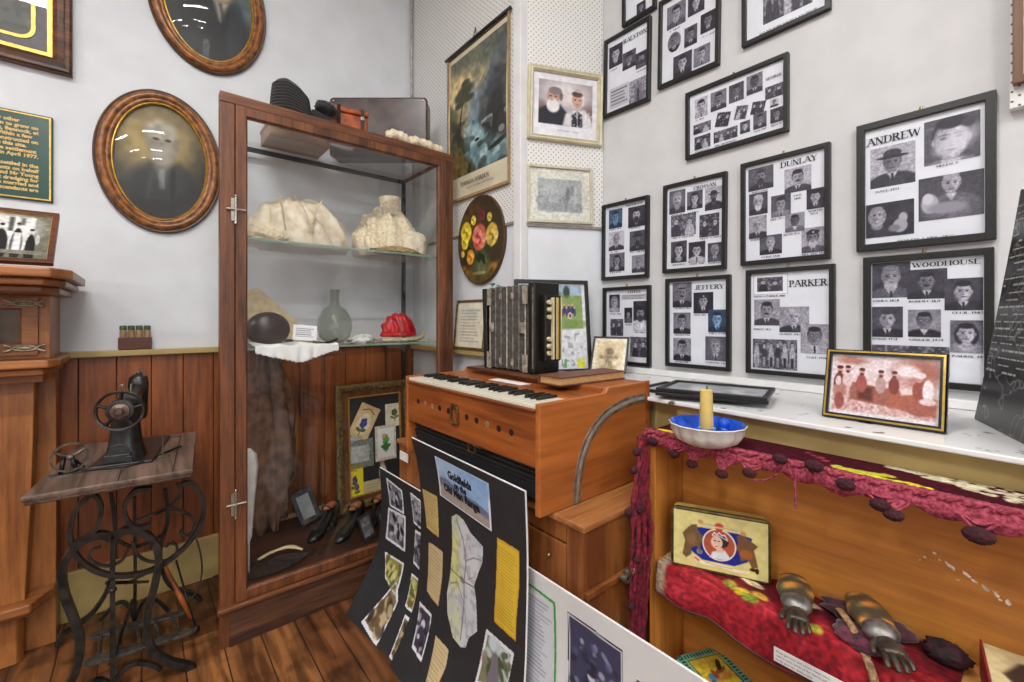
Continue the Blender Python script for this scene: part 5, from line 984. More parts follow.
for (x,y,r_,lb) in ((.87,2.125,20,'small upright black-mounted photo card in front of the shoes'),(.97,2.13,14,'small upright dark photo card beside the black photo board')):
    t=thing('photo_card',lb,'card',(x,y,.2)); T=frameT((x,y,.1995),(1,.25,.12),(-.12,.35,1)); T=T@Matrix.Translation((0,.065,0)); MB(T).box(-.035,.035,-.06,.06,-.002,.002).obj('card',BLKCARD,t); c=Cv(.05,.09,300,'6a6a6c',2); c.noise(.4,7); c.mesh(T,'print',PRINT,t,n=.0025)
t=thing('small_black_frame','rounded glossy black frame with blank grey card, leaning left of the shoes','picture frame',(.70,2.40,.2)); T=frameT((.665,2.46,.199),(.9,-.2,.32),(-.30,.30,.9))@Matrix.Translation((.03,.105,0))@Matrix.Scale(.72,4)
mb=MB(T); mb.loft([rr(.15,.25,.025,0),rr(.15,.25,.025,.008),rr(.14,.24,.02,.012)],True,True,True); mb.obj('frame_body',mat('gloss_black','131315',.12),t,bevel=.001); MB(T).box(-.042,.042,-.085,.085,.0118,.013).obj('grey_card',mat('grey_card','6d7176',.5),t)
t=thing('hand_fan','open black fabric fan with carved ivory handle on the cabinet floor','fan',(.49,2.2,.2))
mb=MB(); n_=26; lo=[[(.43+r*.20*math.cos(a0),2.26-.0+r*.16*math.sin(a0),.2005+.004+.003*(i%2)) for i,a0 in enumerate([math.radians(-172+i*(140/(n_-1))) for i in range(n_)])] for r in (.25,1)]
mb.loft(lo,False); o=mb.obj('fan_leaf',mat('black_silk','221d1c',.7,var=.3,scale=60),t); md=o.modifiers.new('s','SOLIDIFY'); md.thickness=.004
mb=MB(); mb.tube(catmull([(.40,2.25,.212),(.46,2.262,.222),(.53,2.25,.228),(.575,2.20,.22)],6),[.006,.008,.009,.010,.010,.009,.009,.008,.008,.009,.010,.011,.012,.012,.011,.009,.008,.007,.005][:19],8,flat=(1,.6)); mb.obj('ivory_handle',mat('ivory','d6c896',.35,var=.15,scale=50),t,smooth=True)
mb=MB(); mb.loft([[(.352+q*math.cos(2*PI*k/16)*(1+.15*math.sin(5*2*PI*k/16)),2.17+q*.8*math.sin(2*PI*k/16),z) for k in range(16)] for q,z in ((.004,.199),(.004,.34),(.012,.36),(.022,.5),(.036,.66),(.030,.71),(.006,.74))],True,True,True); tag(mb.obj('folded_parasol',mat('white_cotton','dcdad4',.8,var=.06,scale=30,bump=.3),smooth=True),'folded white cotton parasol standing by the hinge stile inside the cabinet','parasol')
BW_=mat('brown_wool','7a5844',.9,var=.25,scale=20,bump=.5,c2='4a3428'); o=cloth_dome((.50,2.53,.66),(.11,.05,.44),44,folds=8,amp=.16,name='brown_dress',m=BW_,z0=.1985); tag(o,'brown wool dress standing in folds at the back left of the cabinet','dress')
# things on top of the cabinet (glass top at z=2.193)
ZT=2.1935
t=thing('hat_box','shallow tan wooden box on the glass cabinet top','box',(.66,2.5,ZT))
BXM=wood('tan_box_wood','b08a68','8a6446','x',.5,.8)
MB().box(.475,.76,2.39,2.60,ZT,ZT+.06).obj('box_body',BXM,t,bevel=.003); MB().box(.472,.763,2.387,2.603,ZT+.061,ZT+.08).obj('lid',BXM,t,bevel=.003)
t=thing('toque_hat','black pleated hat with flattened back on the front corner of the cabinet top','hat',(.53,2.22,ZT))
HATM=mat('black_felt','201e1f',.85,var=.25,scale=50,bump=.4,sheen=.2)
mb=MB(); pr_=[]
for i in range(24):
    z=i/23*.175; pr_.append((.086*(1-.12*(i/23)**2)*(1+(.05 if i%2 else 0)),ZT+z*.95))
pr_+=[(.06,ZT+.188),(.02,ZT+.192)]; mb.lathe(pr_,(0,0,0),'z',40); mb.v=[(.53+x,2.22+y*.9,ZT+.0005+(z-ZT)*(1-.28*max(0,(x+.03)/.12))) for x,y,z in mb.v]; mb.obj('pleated_crown',HATM,t,smooth=True,auto=20)
t=thing('leather_case','orange-brown leather case with dark straps beside the black hat','leather case',(.80,2.26,ZT))
LEA=mat('tan_leather','b0562b',.4,var=.2,scale=25,bump=.1,c2='7d3718')
T=rotz((.80,2.27,ZT),-8); MB(T).box(-.09,.10,-.05,.05,.0003,.135).obj('case_body',LEA,t,bevel=.01); MB(T).box(-.093,.103,-.053,.053,.137,.165).obj('lid',LEA,t,bevel=.008)
for x in (-.045,.07): mb=MB(T); mb.loft([[(x+dx,-.056,.02) for dx in (-.009,.009)],[(x+dx,-.056,.168) for dx in (-.009,.009)],[(x+dx,.05,.170) for dx in (-.009,.009)]],False); o=mb.obj('strap',HATM if x<0 else mat('dark_strap','3a2418',.5),t); md=o.modifiers.new('s','SOLIDIFY'); md.thickness=.004
MB(T).box(.06,.08,-.062,-.056,.11,.13).obj('buckle',NICK,t,bevel=.002)
mb=MB().blob((.66,2.22,ZT+.055),(.06,.035,.052),24,14,wavy(31,.2,4),zmin=ZT+.0003); mb.blob((.68,2.20,ZT+.115),(.05,.035,.03),24,12,wavy(33,.25,4)); tag(mb.obj('black_feather_trim',HATM,smooth=True),'fluffy black trimming draped over the leather case','trimming')
ZT+=.0003
t=thing('suitcase','dark brown leather suitcase with riveted corners standing on its side on the cabinet','suitcase',(1.03,2.39,ZT))
SC=mat('suitcase_leather','4d3934',.28,var=.25,scale=12,c2='2e211e'); 
A_=Vector((.80,2.515,ZT+.0005)); B_=Vector((1.21,2.170,ZT+.0005)); T=frameT(A_,B_-A_,(0,0,1)); W_=(B_-A_).length
T=T@Matrix.Translation((W_/2,.163,-.055)); mb=MB(T); mb.loft([rr(W_-.0,.325,.02,-.052),rr(W_,.325,.02,.040)],True,True,True); mb.obj('case_body',SC,t,bevel=.006)
mb=MB(T); mb.loft([rr(W_+.006,.331,.022,.042),rr(W_+.006,.331,.022,.055),rr(W_-.012,.313,.018,.060)],True,True,True); mb.obj('lid',SC,t,bevel=.002)
mb=MB(T); 
for sx in (-1,1):
    for sy in (-1,1): mb.blob((sx*(W_/2-.02),sy*.145,.0605),(.006,.006,.003),10,6)
mb.obj('rivet',NICK,t,smooth=True)
mb=MB(T); mb.tube(catmull([(-.05,.165,.0),(-.03,.178,.0),(.0,.181,.0),(.03,.178,.0),(.05,.165,.0)],4),.007,8); mb.obj('handle',mat('handle_leather','6a4630',.5),t,smooth=True)
mb=MB(); mb.tube(catmull([(.95,2.12,ZT+.03),(1.0,2.10,ZT+.045),(1.06,2.10,ZT+.03),(1.12,2.09,ZT+.035),(1.2,2.09,ZT+.025),(1.26,2.10,ZT+.02)],6),[.016,.02,.024,.02,.026,.022]*5+[.02],10,flat=(1,1.1)); tag(mb.obj('lace_scarf',LACE,smooth=True),'bunched cream lace strip lying in front of the suitcase','lace')
# ================================================================ DESK
t=thing('desk','brown wooden desk with drawers, underneath the harmonium','desk',(1.09,1.2,0))
x0,x1,y0,y1=.858,1.328,.738,1.772
MB().box(x0-.012,x1,y0-.012,y1+.012,.758,.776).obj('desk_top',DESKT,t,bevel=.004)
MB().box(x0,x1,y0,y0+.018,.0,.757).obj('side_panel',DESK,t,bevel=.003); MB().box(x0,x1,y1-.018,y1,.0,.757).obj('side_panel',DESK,t,bevel=.003)
MB().box(x1-.015,x1-.001,y0+.018,y1-.018,.05,.757).obj('back_panel',DESK,t)
MB().box(x0-.004,x0+.02,y0-.001,y0+.055,.0,.757).obj('front_stile',DESK,t,bevel=.003); MB().box(x0-.004,x0+.02,y1-.05,y1,.0,.757).obj('front_stile',DESK,t,bevel=.003)
for i,(z0,z1) in enumerate(((.705,.753),(.53,.70),(.36,.525),(.19,.355))):
    dw=MB().box(x0-.001,x0+.016,y0+.058,y0+.38,z0,z1).obj('drawer',DESK,t,bevel=.004)
    if i: MB().blob((x0-.008,y0+.115,(z0+z1)/2+.04),(.008,.007,.007),12,8).obj('knob',BRASS,dw,smooth=True)
MB().box(x0-.001,x0+.016,y0+.385,y1-.055,.60,.753).obj('drawer',DESK,t,bevel=.004)
MB().prism([(x0+.0,y0-.014),(x1,y0-.014),(x1,y0-.0005),(x0+.0,y0-.0005)],.586,.602).obj('side_moulding',DESK,t,bevel=.002)
T=frameT((x0-.0155,y1-.07,.742),(0,-1,0),(0,0,1)); MB().box(x0-.0165,x0-.0125,y1-.10,y1-.03,.700,.735).obj('paper_label',PAPER,t)
# ================================================================ HARMONIUM
t=thing('harmonium','folding reed organ of orange-brown wood with ivory keys, standing on the desk','reed organ',(1.04,1.2,.777))
hx0,hx1,hy0,hy1,hz=.792,1.289,.829,1.590,.7775
for ya,yb in ((hy0,hy0+.018),(hy1-.018,hy1)):
    mb=MB(); P=[(hx0,hz),(hx1,hz),(hx1,1.09),(1.078,1.09),(1.066,1.074),(hx0,1.074)]
    mb.loft([[(p[0],ya,p[1]) for p in P],[(p[0],yb,p[1]) for p in P]],True,True,True); mb.obj('end_panel',ORGX,t,bevel=.003)
mb=MB(); arc_=catmull([(.932,hy0-.0015,.782),(.94,hy0-.0015,.85),(.962,hy0-.0015,.915),(.998,hy0-.0015,.965),(1.045,hy0-.0015,1.0),(1.10,hy0-.0015,1.022),(1.18,hy0-.0015,1.036),(1.265,hy0-.0015,1.038)],8)
mb.ribbon(arc_,(0,1,0),.004,.028); sl=mb.obj('arc_slot_plate',mat('worn_zinc','8c8478',.4,metal=.5,var=.3,scale=40,c2='5b5147'),t)
mb=MB(); mb.ribbon([Vector((p.x,p.y-.0025,p.z)) for p in arc_],(0,1,0),.002,.010); mb.obj('slot_groove',mat('zinc_light','a59c8e',.35,metal=.4,var=.2,scale=30),sl)
mb=MB(); mb.box(hx1-.016,hx1+.004,hy0-.004,hy0-.0005,hz,1.092); mb.obj('corner_strip',ORG,t)
mb=MB(); mb.box(hx0+.002,hx0+.018,hy0+.019,hy1-.019,.902,1.050); mb.obj('front_panel',ORG,t,bevel=.003)
MB().box(hx0-.003,hx0+.02,hy0+.019,hy1-.019,1.0505,1.058).obj('key_slip',ORG,t,bevel=.002)
HOLE=mat('sound_hole','140c08',.6); BR2=mat('hole_ring','a58a6a',.4,metal=.4)
for i in range(11):
    px=131/3.59+380+(470-131)/3.59*0; 
for i,hp in enumerate([(136,184),(161,192),(186,202),(213,209),(244,219),(277,229),(310,241),(345,253),(383,267),(425,282),(470,296)]):
    p=at(380+hp[0]/3.59,350+hp[1]/3.59,'x',hx0); MB().lathe([(.0095,hx0+.0008),(.0095,hx0+.0030)],(0,p.y,p.z),'x',20).obj('sound_hole',HOLE if i not in (1,2,8) else BR2,t)
p=at(380+269/3.59,350+235/3.59,'x',hx0); mb=MB(frameT((hx0+.0005,p.y,p.z),(0,-1,0),(0,0,1))); mb.loft([rr(.045,.062,.008,0),rr(.045,.062,.008,.007),rr(.033,.050,.006,.007),rr(.033,.050,.006,0)],True,wrap=True); mb.box(-.012,.012,.026,.04,0,.010); mb.obj('clasp',BRASS,t,bevel=.001)
p=at(380+335/3.59,350+365/3.59,'x',hx0); mb=MB(frameT((hx0-.004,p.y,p.z+.012),(0,-1,0),(0,0,1))); mb.loft([rr(.040,.028,.005,0),rr(.040,.028,.005,.004),rr(.032,.020,.004,.004),rr(.032,.020,.004,0)],True,wrap=True); mb.box(.018,.05,.008,.014,0,.003); mb.obj('hinge_loop',BRASS,t)
MB().box(.83,1.25,hy0+.02,hy1-.02,.80,.84).obj('bellows_board',BLKCARD,t)
for k in range(4): MB().box(.825-.004*(k%2),1.24,hy0+.022,hy1-.022,.842+k*.014,.853+k*.014).obj('bellows_fold',mat('bellows_cloth','1c1a1a',.7,var=.2,scale=20),t,bevel=.002)
MB().box(hx0+.02,.93,hy0+.019,hy1-.019,1.03,1.048).obj('key_bed',ORG,t)
KW=mat('ivory_keys','ddd7c4',.25,var=.06,scale=18); KB=mat('ebony_keys','1a1817',.3)
nk=29; kw=(hy1-hy0-.040)/nk; ks=hy1-.020
wk=MB().box(hx0+.004,.925,-kw+.0007,-.0007,1.0585,1.069).obj('white_key',KW,t,bevel=.0012); wk.location.y=ks+0; 
def place(o,dy): o.location.y=dy
# keys: one modelled of each sort, the rest are copies of it
def relink(o,parent,dy):
    c=o.copy(); COL.objects.link(c); c.parent=parent; c.matrix_parent_inverse=o.matrix_parent_inverse.copy(); c.location.y=dy; return c
wk.location=(0,ks,0)
for i in range(1,nk): relink(wk,t,ks-i*kw)
bk=MB().prism([(0,0),(.078,0),(.078,.008),(.070,.0095),(.006,.0095)],-.0055,.0055); bk.v=[(.847+a,c_,1.069+b) for a,b,c_ in bk.v]
bk=bk.obj('black_key',KB,t,bevel=.0012); first=True
for i in range(nk-1):
    if (i%7) in (2,6): continue
    yy=ks-(i+1)*kw
    if first: bk.location=(0,yy,0); first=False
    else: relink(bk,t,yy)
MB().box(.926,1.066,hy0+.019,hy1-.019,1.0,1.0725).obj('key_block_board',ORG,t,bevel=.003)
MB().box(1.067,hx1-.001,hy0+.019,hy1-.019,1.0,1.0885).obj('lid',ORG,t,bevel=.004)
T=frameT((.995,1.20,1.0738),(0,-1,0),(1,.1,0)); o=MB(T).box(-.09,.09,-.022,.022,0,.0012).obj('paper_strip',PAPER); tag(o,'blank white paper strip lying behind the organ keys','paper')
# board, accordion, book
t=tag(MB().box(1.035,1.225,1.04,1.52,1.0895,1.0995).obj('dark_board',wood('dark_board_wood','6b4028','3d2215','y',.4),bevel=.002),'thin dark wooden board under the accordion','board')
AZ=1.100; t=thing('accordion','old black button accordion with worn pleated bellows, on the reed organ','accordion',(1.14,1.25,AZ))
ACB=mat('accordion_black','17150f',.3,var=.3,scale=30); ACW=mat('bellows_paper','4b453e',.6,var=.5,scale=60,c2='2c2824'); ACE=mat('worn_edge','b5ab9b',.5,var=.3,scale=60); ACC=mat('corner_cloth','a39a8c',.6,var=.35,scale=50,c2='6a6258')
ax0,ax1,az1=1.065,1.180,1.428
mb=MB(); mb.box(ax0-.008,ax1+.005,1.135,1.167,AZ+.0002,az1); ep=mb.obj('right_case',ACB,t,bevel=.005)
mb=MB(); mb.loft([[(ax0-.006,1.413,AZ+.0002),(ax0-.006,1.435,AZ+.0002),(ax1,1.435,AZ+.0002),(ax1,1.413,AZ+.0002)],[(ax0-.010,1.418,az1-.01),(ax0-.010,1.443,az1-.01),(ax1,1.443,az1-.01),(ax1,1.418,az1-.01)]],True,True,True); mb.obj('left_case',ACB,t,bevel=.004)
nf=7; fl=(1.412-1.168)/nf
for k in range(nf):
    a=1.168+k*fl; m_=a+fl/2; b=a+fl; q=.014; mb=MB()
    lp=[[(ax0-o_,y,AZ+.006-o_*.3),(ax1+o_*.6,y,AZ+.006-o_*.3),(ax1+o_*.6,y,az1-.012+o_),(ax0-o_,y,az1-.012+o_)] for y,o_ in ((a,-.008),(m_,.004),(b,-.008))]
    mb.loft(lp,True,True,True); f_=mb.obj('bellows_fold',ACW,t)
    mb=MB(); mb.tube([(ax0-.0045,m_,AZ+.012),(ax0-.0045,m_,az1-.010)],.0022,6); mb.tube([(ax0-.0045,m_,az1-.008),(ax1+.002,m_,az1-.008)],.0022,6); mb.obj('fold_edge',ACE if k in (0,3,6) else mat('dull_edge','77706a',.5,var=.3,scale=60),f_)
for zc_ in (AZ+.035,(AZ+az1)/2,az1-.045):
    for yy,h_ in ((1.184,.032),(1.397,.032)) if zc_!=(AZ+az1)/2 else ((1.200,.02),(1.380,.018)):
        MB().box(ax0-.0095,ax0-.0062,yy-.014,yy+.014,zc_-h_,zc_+h_).obj('corner_cloth',ACC,t,bevel=.001)
    for yy in (1.255,1.325):
        if zc_>1.3 or zc_<1.2: MB().box(ax0-.0095,ax0-.0062,yy-.007,yy+.007,zc_-.012,zc_+.012).obj('corner_cloth',ACC,t,bevel=.001)
fb=MB().box(1.090,1.170,1.112,1.1345,AZ+.045,az1-.045).obj('button_board',ACB,t,bevel=.004)
for z in (AZ+.075,AZ+.10,AZ+.125,az1-.125,az1-.098,az1-.072):
    MB().lathe([(.0080,1.100),(.0088,1.103),(.0080,1.1118)],(1.104,0,z),'y',18).obj('button',mat('pearl_button','c9b896',.25,var=.3,scale=80),fb,smooth=True,auto=40)
for k in range(6): MB().box(1.116+k*.0076,1.1226+k*.0076,1.097,1.1115,AZ+.052,az1-.055).obj('finger_slat',[mat('slat_cream','c9bd94',.4),mat('slat_dark','2b2620',.5),mat('slat_ochre','b08a3a',.4)][[0,1,0,2,1,0][k]],fb,bevel=.002)
mb=MB(); mb.box(ax0-.0085,ax0-.006,1.139,1.145,AZ+.02,az1-.02); mb.obj('metal_inlay',mat('inlay','8f877a',.35,metal=.5,var=.3,scale=60),t)
mb=MB(); mb.tube([(1.10,1.430,az1-.012),(1.10,1.430,az1+.008)],.004,8); mb.blob((1.10,1.430,az1+.012),(.012,.010,.006),12,8); mb.tube([(1.10,1.37,az1-.004),(1.10,1.40,az1+.004)],.004,8); mb.obj('strap_stud',mat('green_metal','6f8f7f',.4,metal=.4),t,smooth=True)
t=thing('old_book','brown clothbound album lying on the reed organ beside the accordion','book',(1.14,.985,1.09)); T=rotz((1.135,.975,1.0895),-3)
MB(T).box(-.150,.150,-.047,.047,.004,.024).obj('pages',mat('aged_pages','c49a66',.7,var=.2,scale=90,stretch=(1,1,8)),t)
mb=MB(T); mb.box(-.155,.154,-.052,.050,.0244,.028); mb.box(-.155,.154,-.052,.050,.0,.0036); mb.obj('cover',mat('book_cover','6b3f30',.5,var=.15,scale=25),t,bevel=.0012); MB(T).box(-.155,.154,.0505,.053,.0,.028).obj('spine',MATS['book_cover'],t,bevel=.001)
# ================================================================ BENT DISPLAY BOARDS
def interp(P,z):
    P=sorted(P); 
    zs=[p[0] for p in P]; xs=[p[1] for p in P]; return np.interp(z,zs,xs)
def smooth_prof(pts):
    c=catmull([(x,0,z) for z,x in sorted(pts)],8); return [(v.z,v.x) for v in c]
class Bend:
    """x of a bent sheet at (y,z): its curve may differ between its two ends"""
    def __init__(s,y0,y1,prof,prof2): s.y0,s.y1,s.a,s.b=y0,y1,smooth_prof(prof),smooth_prof(prof2 or prof)
    def __call__(s,y,z):
        f=np.clip((np.asarray(y,float)-s.y0)/(s.y1-s.y0),0,1); return interp(s.a,z)*(1-f)+interp(s.b,z)*f
def bent_board(name,label,y0,y1,prof,m,th=.005,prof2=None,edges=True):
    PF=Bend(y0,y1,prof,prof2); zs=[z for z,x in PF.a]; t=thing(name,label,'display board',(float(PF(y0,zs[0])),(y0+y1)/2,0),'bent display boards leaning in a row')
    ny=12; X=lambda y,z: float(PF(y,z)); ys=[y0+(y1-y0)*k/ny for k in range(ny+1)]
    mb=MB(); mb.loft([[(X(y,z),y,z) for y in ys]+[(X(y,z)+th,y,z) for y in ys[::-1]] for z in zs],True,True,True); mb.obj('board',m,t,smooth=True,auto=40)
    zt=zs[-1]; e_=MB(); e_.loft([[(X(y,zt)-.0006,y,zt+.0001),(X(y,zt)+th,y,zt+.0001),(X(y,zt)+th,y,zt+.0018),(X(y,zt)-.0006,y,zt+.0018)] for y in ys],True,True,True); e_.obj('cut_edge',PAPER,t)
    if edges: e_=MB(); e_.loft([[(X(y0,z)-.0004,y0-.0012,z),(X(y0,z)+th,y0-.0012,z),(X(y0,z)+th,y0-.0001,z),(X(y0,z)-.0004,y0-.0001,z)] for z in zs],True,True,True); e_.obj('cut_edge',PAPER,t)
    return t,PF
def stick(t,PF,poly,name,paint,off=.0012,res=420,bg='ffffff',seed=1,crop=(0,0,1),m=None,fullrect=False,label=None):
    q=[]
    for a,b in poly:
        px,py=crop[0]+a/crop[2],crop[1]+b/crop[2]; x=.8
        for _ in range(10): p=at(px,py,'x',x); x=float(PF(p.y,p.z))
        q.append((-p.y,p.z))
    xs=[a for a,b in q]; zs=[b for a,b in q]; w,h=max(xs)-min(xs),max(zs)-min(zs); cx,cz=(max(xs)+min(xs))/2,(max(zs)+min(zs))/2
    uv=[((a-min(xs))/w,(max(zs)-b)/h) for a,b in q]; c=Cv(w,h,res,bg,seed); c.uv=uv; paint(c)
    T=frameT((.8,-cx,cz),(0,-1,0),(0,0,1))
    def msk(u,v):
        ins=np.zeros(u.shape,bool); n=len(uv)
        for i in range(n):
            (x0,y0),(x1,y1)=uv[i],uv[(i+1)%n]; ins^=((y0>v)!=(y1>v))&(u<(x1-x0)*(v-y0)/((y1-y0) if y1!=y0 else 1e-9)+x0)
        return ins
    return c.mesh(T,name,m or PRINT,t,n=off,mask=None if fullrect else msk,bulge=lambda X,Y:.8-PF(-cx-X,cz+Y),label=label)
def inq(c,f):  # shrink the sheet's own outline
    mx=sum(a for a,b in c.uv)/len(c.uv); my=sum(b for a,b in c.uv)/len(c.uv); return [(mx+(a-mx)*f,my+(b-my)*f) for a,b in c.uv]
def snap(kind):
    def f(c):
        c.rect(-1,-1,2,2,'dfe0e4'); c.poly(inq(c,.82),{'bw':'6f6e76','sep':'6a5a44','grn':'8f8a4a','dk':'3a3444','col':'6f7c58'}[kind],.01)
        r=random.Random(c.W*7+c.H); pal={'bw':['1b1a22','c9c9d0','3d3c46','9b9aa4'],'sep':['2b221a','c2b08c','57452f','8a7552'],'grn':['d2c690','4a5a22','a4b84a','6b5a2e'],'dk':['15121c','b9b5c4','4a4658','2a2636'],'col':['3b4a2a','c9d2da','8a7a6a','55623c']}[kind]
        P=inq(c,.72)
        for i in range(26):
            a,b=r.random(),r.random(); p=[(P[0][k]*(1-a)+P[1][k]*a)*(1-b)+(P[3][k]*(1-a)+P[2][k]*a)*b for k in (0,1)] if len(P)==4 else P[0]
            c.ell(p[0],p[1],.05+.1*r.random(),.04+.1*r.random(),r.choice(pal),.4,rot=r.uniform(0,180),al=.8)
        if kind=='col': c.poly([(.3,1),(.42,.35),(.5,.2),(.6,.4),(.7,1)],'75707a',.02); c.ell(.4,.2,.12,.1,'c3d0dc',.5)
        if kind=='dk': c.ell(.5,.4,.12,.1,'cfc9d2',.3); c.ell(.52,.6,.2,.16,'3c3848',.3); c.ell(.45,.68,.07,.05,'c9c4cc',.3)
    return f
def note(col,line,n=14,edge='a9762c',seed=1):
    def f(c):
        c.rect(-1,-1,2,2,col); c.blotch(5,.55,edge,.25,.3); c.tlines(.12,.1,.9,.92,n,line,.55,seed,th=.4); 
        for k,(p,q) in enumerate(zip(c.uv,c.uv[1:]+c.uv[:1])): c.line([p,q],.05,edge,.03,al=.55)
    return f
t,PF=bent_board('photo_board','bent black card board with two columns of photos, at the foot of the cabinet',1.50,1.941,[(.001,.735),(.066,.775),(.15,.818),(.22,.838),(.30,.847),(.5,.8475),(.612,.846)],BLKCARD,edges=False,prof2=[(.001,.683),(.066,.725),(.19,.80),(.287,.834),(.40,.845),(.5,.845),(.612,.838)])
C3=(340,460,3.25)
for q,k in [([(150,55),(203,98),(210,178),(163,150)],'bw'),([(157,152),(215,182),(212,300),(148,255)],'bw'),([(146,295),(210,335),(180,448),(118,393)],'grn'),([(113,414),(174,466),(120,608),(55,532)],'sep'),([(228,102),(263,130),(268,230),(240,205)],'bw'),([(245,225),(270,240),(262,362),(238,335)],'bw'),([(233,365),(258,385),(236,498),(213,475)],'grn'),([(212,498),(245,525),(195,680),(158,640)],'sep')]:
    stick(t,PF,q,'mounted_photo',snap(k),crop=C3)
t,PF=bent_board('map_board','tall bent black board with a cut-out map and blue title card, leaning on the organ',.877,1.556,[(.001,.690),(.10,.735),(.2,.762),(.335,.780),(.45,.786),(.589,.790),(.7,.789),(.836,.783)],BLKCARD,prof2=[(.001,.712),(.10,.772),(.198,.815),(.32,.834),(.45,.840),(.607,.840),(.72,.828),(.836,.800)])
C2=(340,440,2.82)
def p_(c):
    c.rect(-1,-1,2,2,'dfe3ea'); c.rect(.035,.035,.965,.965,'8fb2dc'); c.ell(.3,.2,.6,.2,'b9d0ea',1.); c.ell(.8,.15,.5,.2,'7ba3d6',1.,al=.6); c.poly([(.035,.5),(.2,.46),(.45,.6),(.75,.58),(.965,.66),(.965,.965),(.035,.965)],'6c7590',.03); c.poly([(.035,.68),(.4,.72),(.965,.8),(.965,.965),(.035,.965)],'a59a90',.05); c.noise(.05,12)
o=stick(t,PF,[(270,50),(420,122),(423,250),(283,155)],'title_card',p_,crop=C2,res=500,fullrect=True)
# title card outline recomputed for the lettering
pts=[at(C2[0]+a/C2[2],C2[1]+b/C2[2],'x',xx) for a,b,xx in ((270,50,.812),(423,250,.802))]; ccy,ccz=(pts[0].y+pts[1].y)/2,(pts[0].z+pts[1].z)/2
Tt=frameT((.7822,ccy,ccz),(0,-1,0),(0,0,1)); hw_,hh_=abs(pts[0].y-pts[1].y)/2,abs(pts[0].z-pts[1].z)/2
for s,yy,h_ in (('Goldfields',.45,.026),('on the',.05,.021),('Old Man Range',-.42,.026)):
    o=text(Tt,s,0,hh_*yy-.008,h_,'title_lettering',INK,t,n=.0,bold=.0018,align='CENTER',sx=min(1,hw_*1.75/(len(s)*h_*.78)))
    for v in o.data.vertices: v.co.x=float(PF(v.co.y,v.co.z))-.0022
stick(t,PF,[(232,135),(275,158),(280,277),(245,248)],'yellowed_note',note('c9b070','8a8060',9,'b8862c'),crop=C2)
stick(t,PF,[(250,287),(262,292),(292,315),(290,380),(278,470),(262,452),(245,425)],'tan_note',note('cdb88c','9a8a66',12,'b98a52',2),crop=C2)
stick(t,PF,[(225,453),(260,490),(220,635),(192,590)],'mounted_photo',snap('dk'),crop=C2)
stick(t,PF,[(270,548),(308,590),(300,640),(262,710),(225,700)],'tan_note',note('cdb88c','8f8264',10,'b98a52',3),crop=C2)
def p_(c):
    c.rect(-1,-1,2,2,'cdd0d2'); c.blotch(5,.5,'c9cf9a',.7,.2,box=(0,0,.55,1)); c.ell(.15,.35,.2,.3,'d3d372',.7,al=.8); c.blotch(9,.55,'b9bdc6',.6,.2); c.blotch(24,.62,'9b9ea8',.5,.1); r=random.Random(5)
    c.line([(.25,.05),(.45,.18),(.55,.32),(.5,.5),(.52,.66),(.5,.95)],.012,'6b6672'); c.line([(.55,.32),(.75,.25),(.95,.22)],.009,'7d6f86'); c.line([(.05,.5),(.3,.5),(.5,.5),(.85,.46)],.009,'5f5a62'); c.line([(.1,.62),(.3,.56),(.5,.66),(.6,.78)],.008,'6f6a72'); c.line([(.6,.1),(.5,.3),(.62,.45),(.75,.4)],.006,'9a6a72'); c.ell(.45,.5,.07,.025,'6f6a60',.4,al=.7)
    for i in range(30): x,y=r.random(),r.random(); c.line([(x,y),(x+r.uniform(-.12,.12),y+r.uniform(-.06,.06))],.004,'8a8f9a')
stick(t,PF,[(315,215),(330,207),(350,225),(370,262),(405,300),(403,345),(390,380),(380,410),(385,450),(388,540),(365,558),(355,587),(340,585),(318,555),(303,490),(302,430),(312,370),(317,300)],'cut_out_map',p_,crop=C2,res=450,label='pale cut-out district map')
stick(t,PF,[(443,272),(508,312),(508,400),(500,500),(497,570),(434,512),(440,400)],'yellow_note',note('dcb83c','8a7428',22,'b88418',4),crop=C2,label='bright yellow typed sheet')
stick(t,PF,[(413,530),(493,600),(470,710),(378,690)],'mounted_photo',snap('col'),crop=C2)
t,PF=bent_board('white_board','white information board with green line and dark photo, leaning on the desk front',.10,.93,[(.001,.735),(.10,.775),(.25,.808),(.40,.822),(.52,.824),(.607,.820)],mat('white_card','d2d2d2',.5,var=.02,scale=8))
C4=(520,520,4.21)
GRN=mat('green_line_ink','3fa04c',.5,var=.05)
def p_(c): c.rect(-1,-1,2,2,'c6c8cf'); c.tlines(.0,.02,.95,.98,30,'6c6e7a',.5,3,th=.45)
stick(t,PF,[(-60,290),(40,300),(138,362),(138,760),(-60,760)],'text_panel',p_,crop=C4,res=380,fullrect=False)
stick(t,PF,[(-60,235),(48,268),(150,345),(150,352),(150,760),(141,760),(141,352),(46,278),(-60,245)],'green_line',lambda c:c.rect(-1,-1,2,2,'3f9f4a'),crop=C4,off=.0018,res=900)
def p_(c):
    c.rect(-1,-1,2,2,'1c1b22'); c.poly(inq(c,.94),'d6d6da',.006); c.poly(inq(c,.90),'3a3c56',.006); 
    r=random.Random(2)
    for i in range(60): x,y=r.uniform(.1,.9),r.uniform(.2,.9); c.ell(x,y,.03+.03*r.random(),.02+.03*r.random(),r.choice(['1d1e30','8f93aa','53577a','262840','b9bccb']),.5,rot=r.uniform(0,180),al=.7)
    c.ell(.46,.86,.2,.34,'20213a',.3); c.ell(.46,.50,.07,.05,'c3c0cb',.3); c.ell(.46,.47,.08,.03,'2a2a3c',.3); c.poly([(.42,.56),(.5,.56),(.47,.66)],'b9b9c6',.02)
stick(t,PF,[(197,375),(438,550),(438,800),(197,800)],'portrait_photo',p_,crop=C4,res=330)
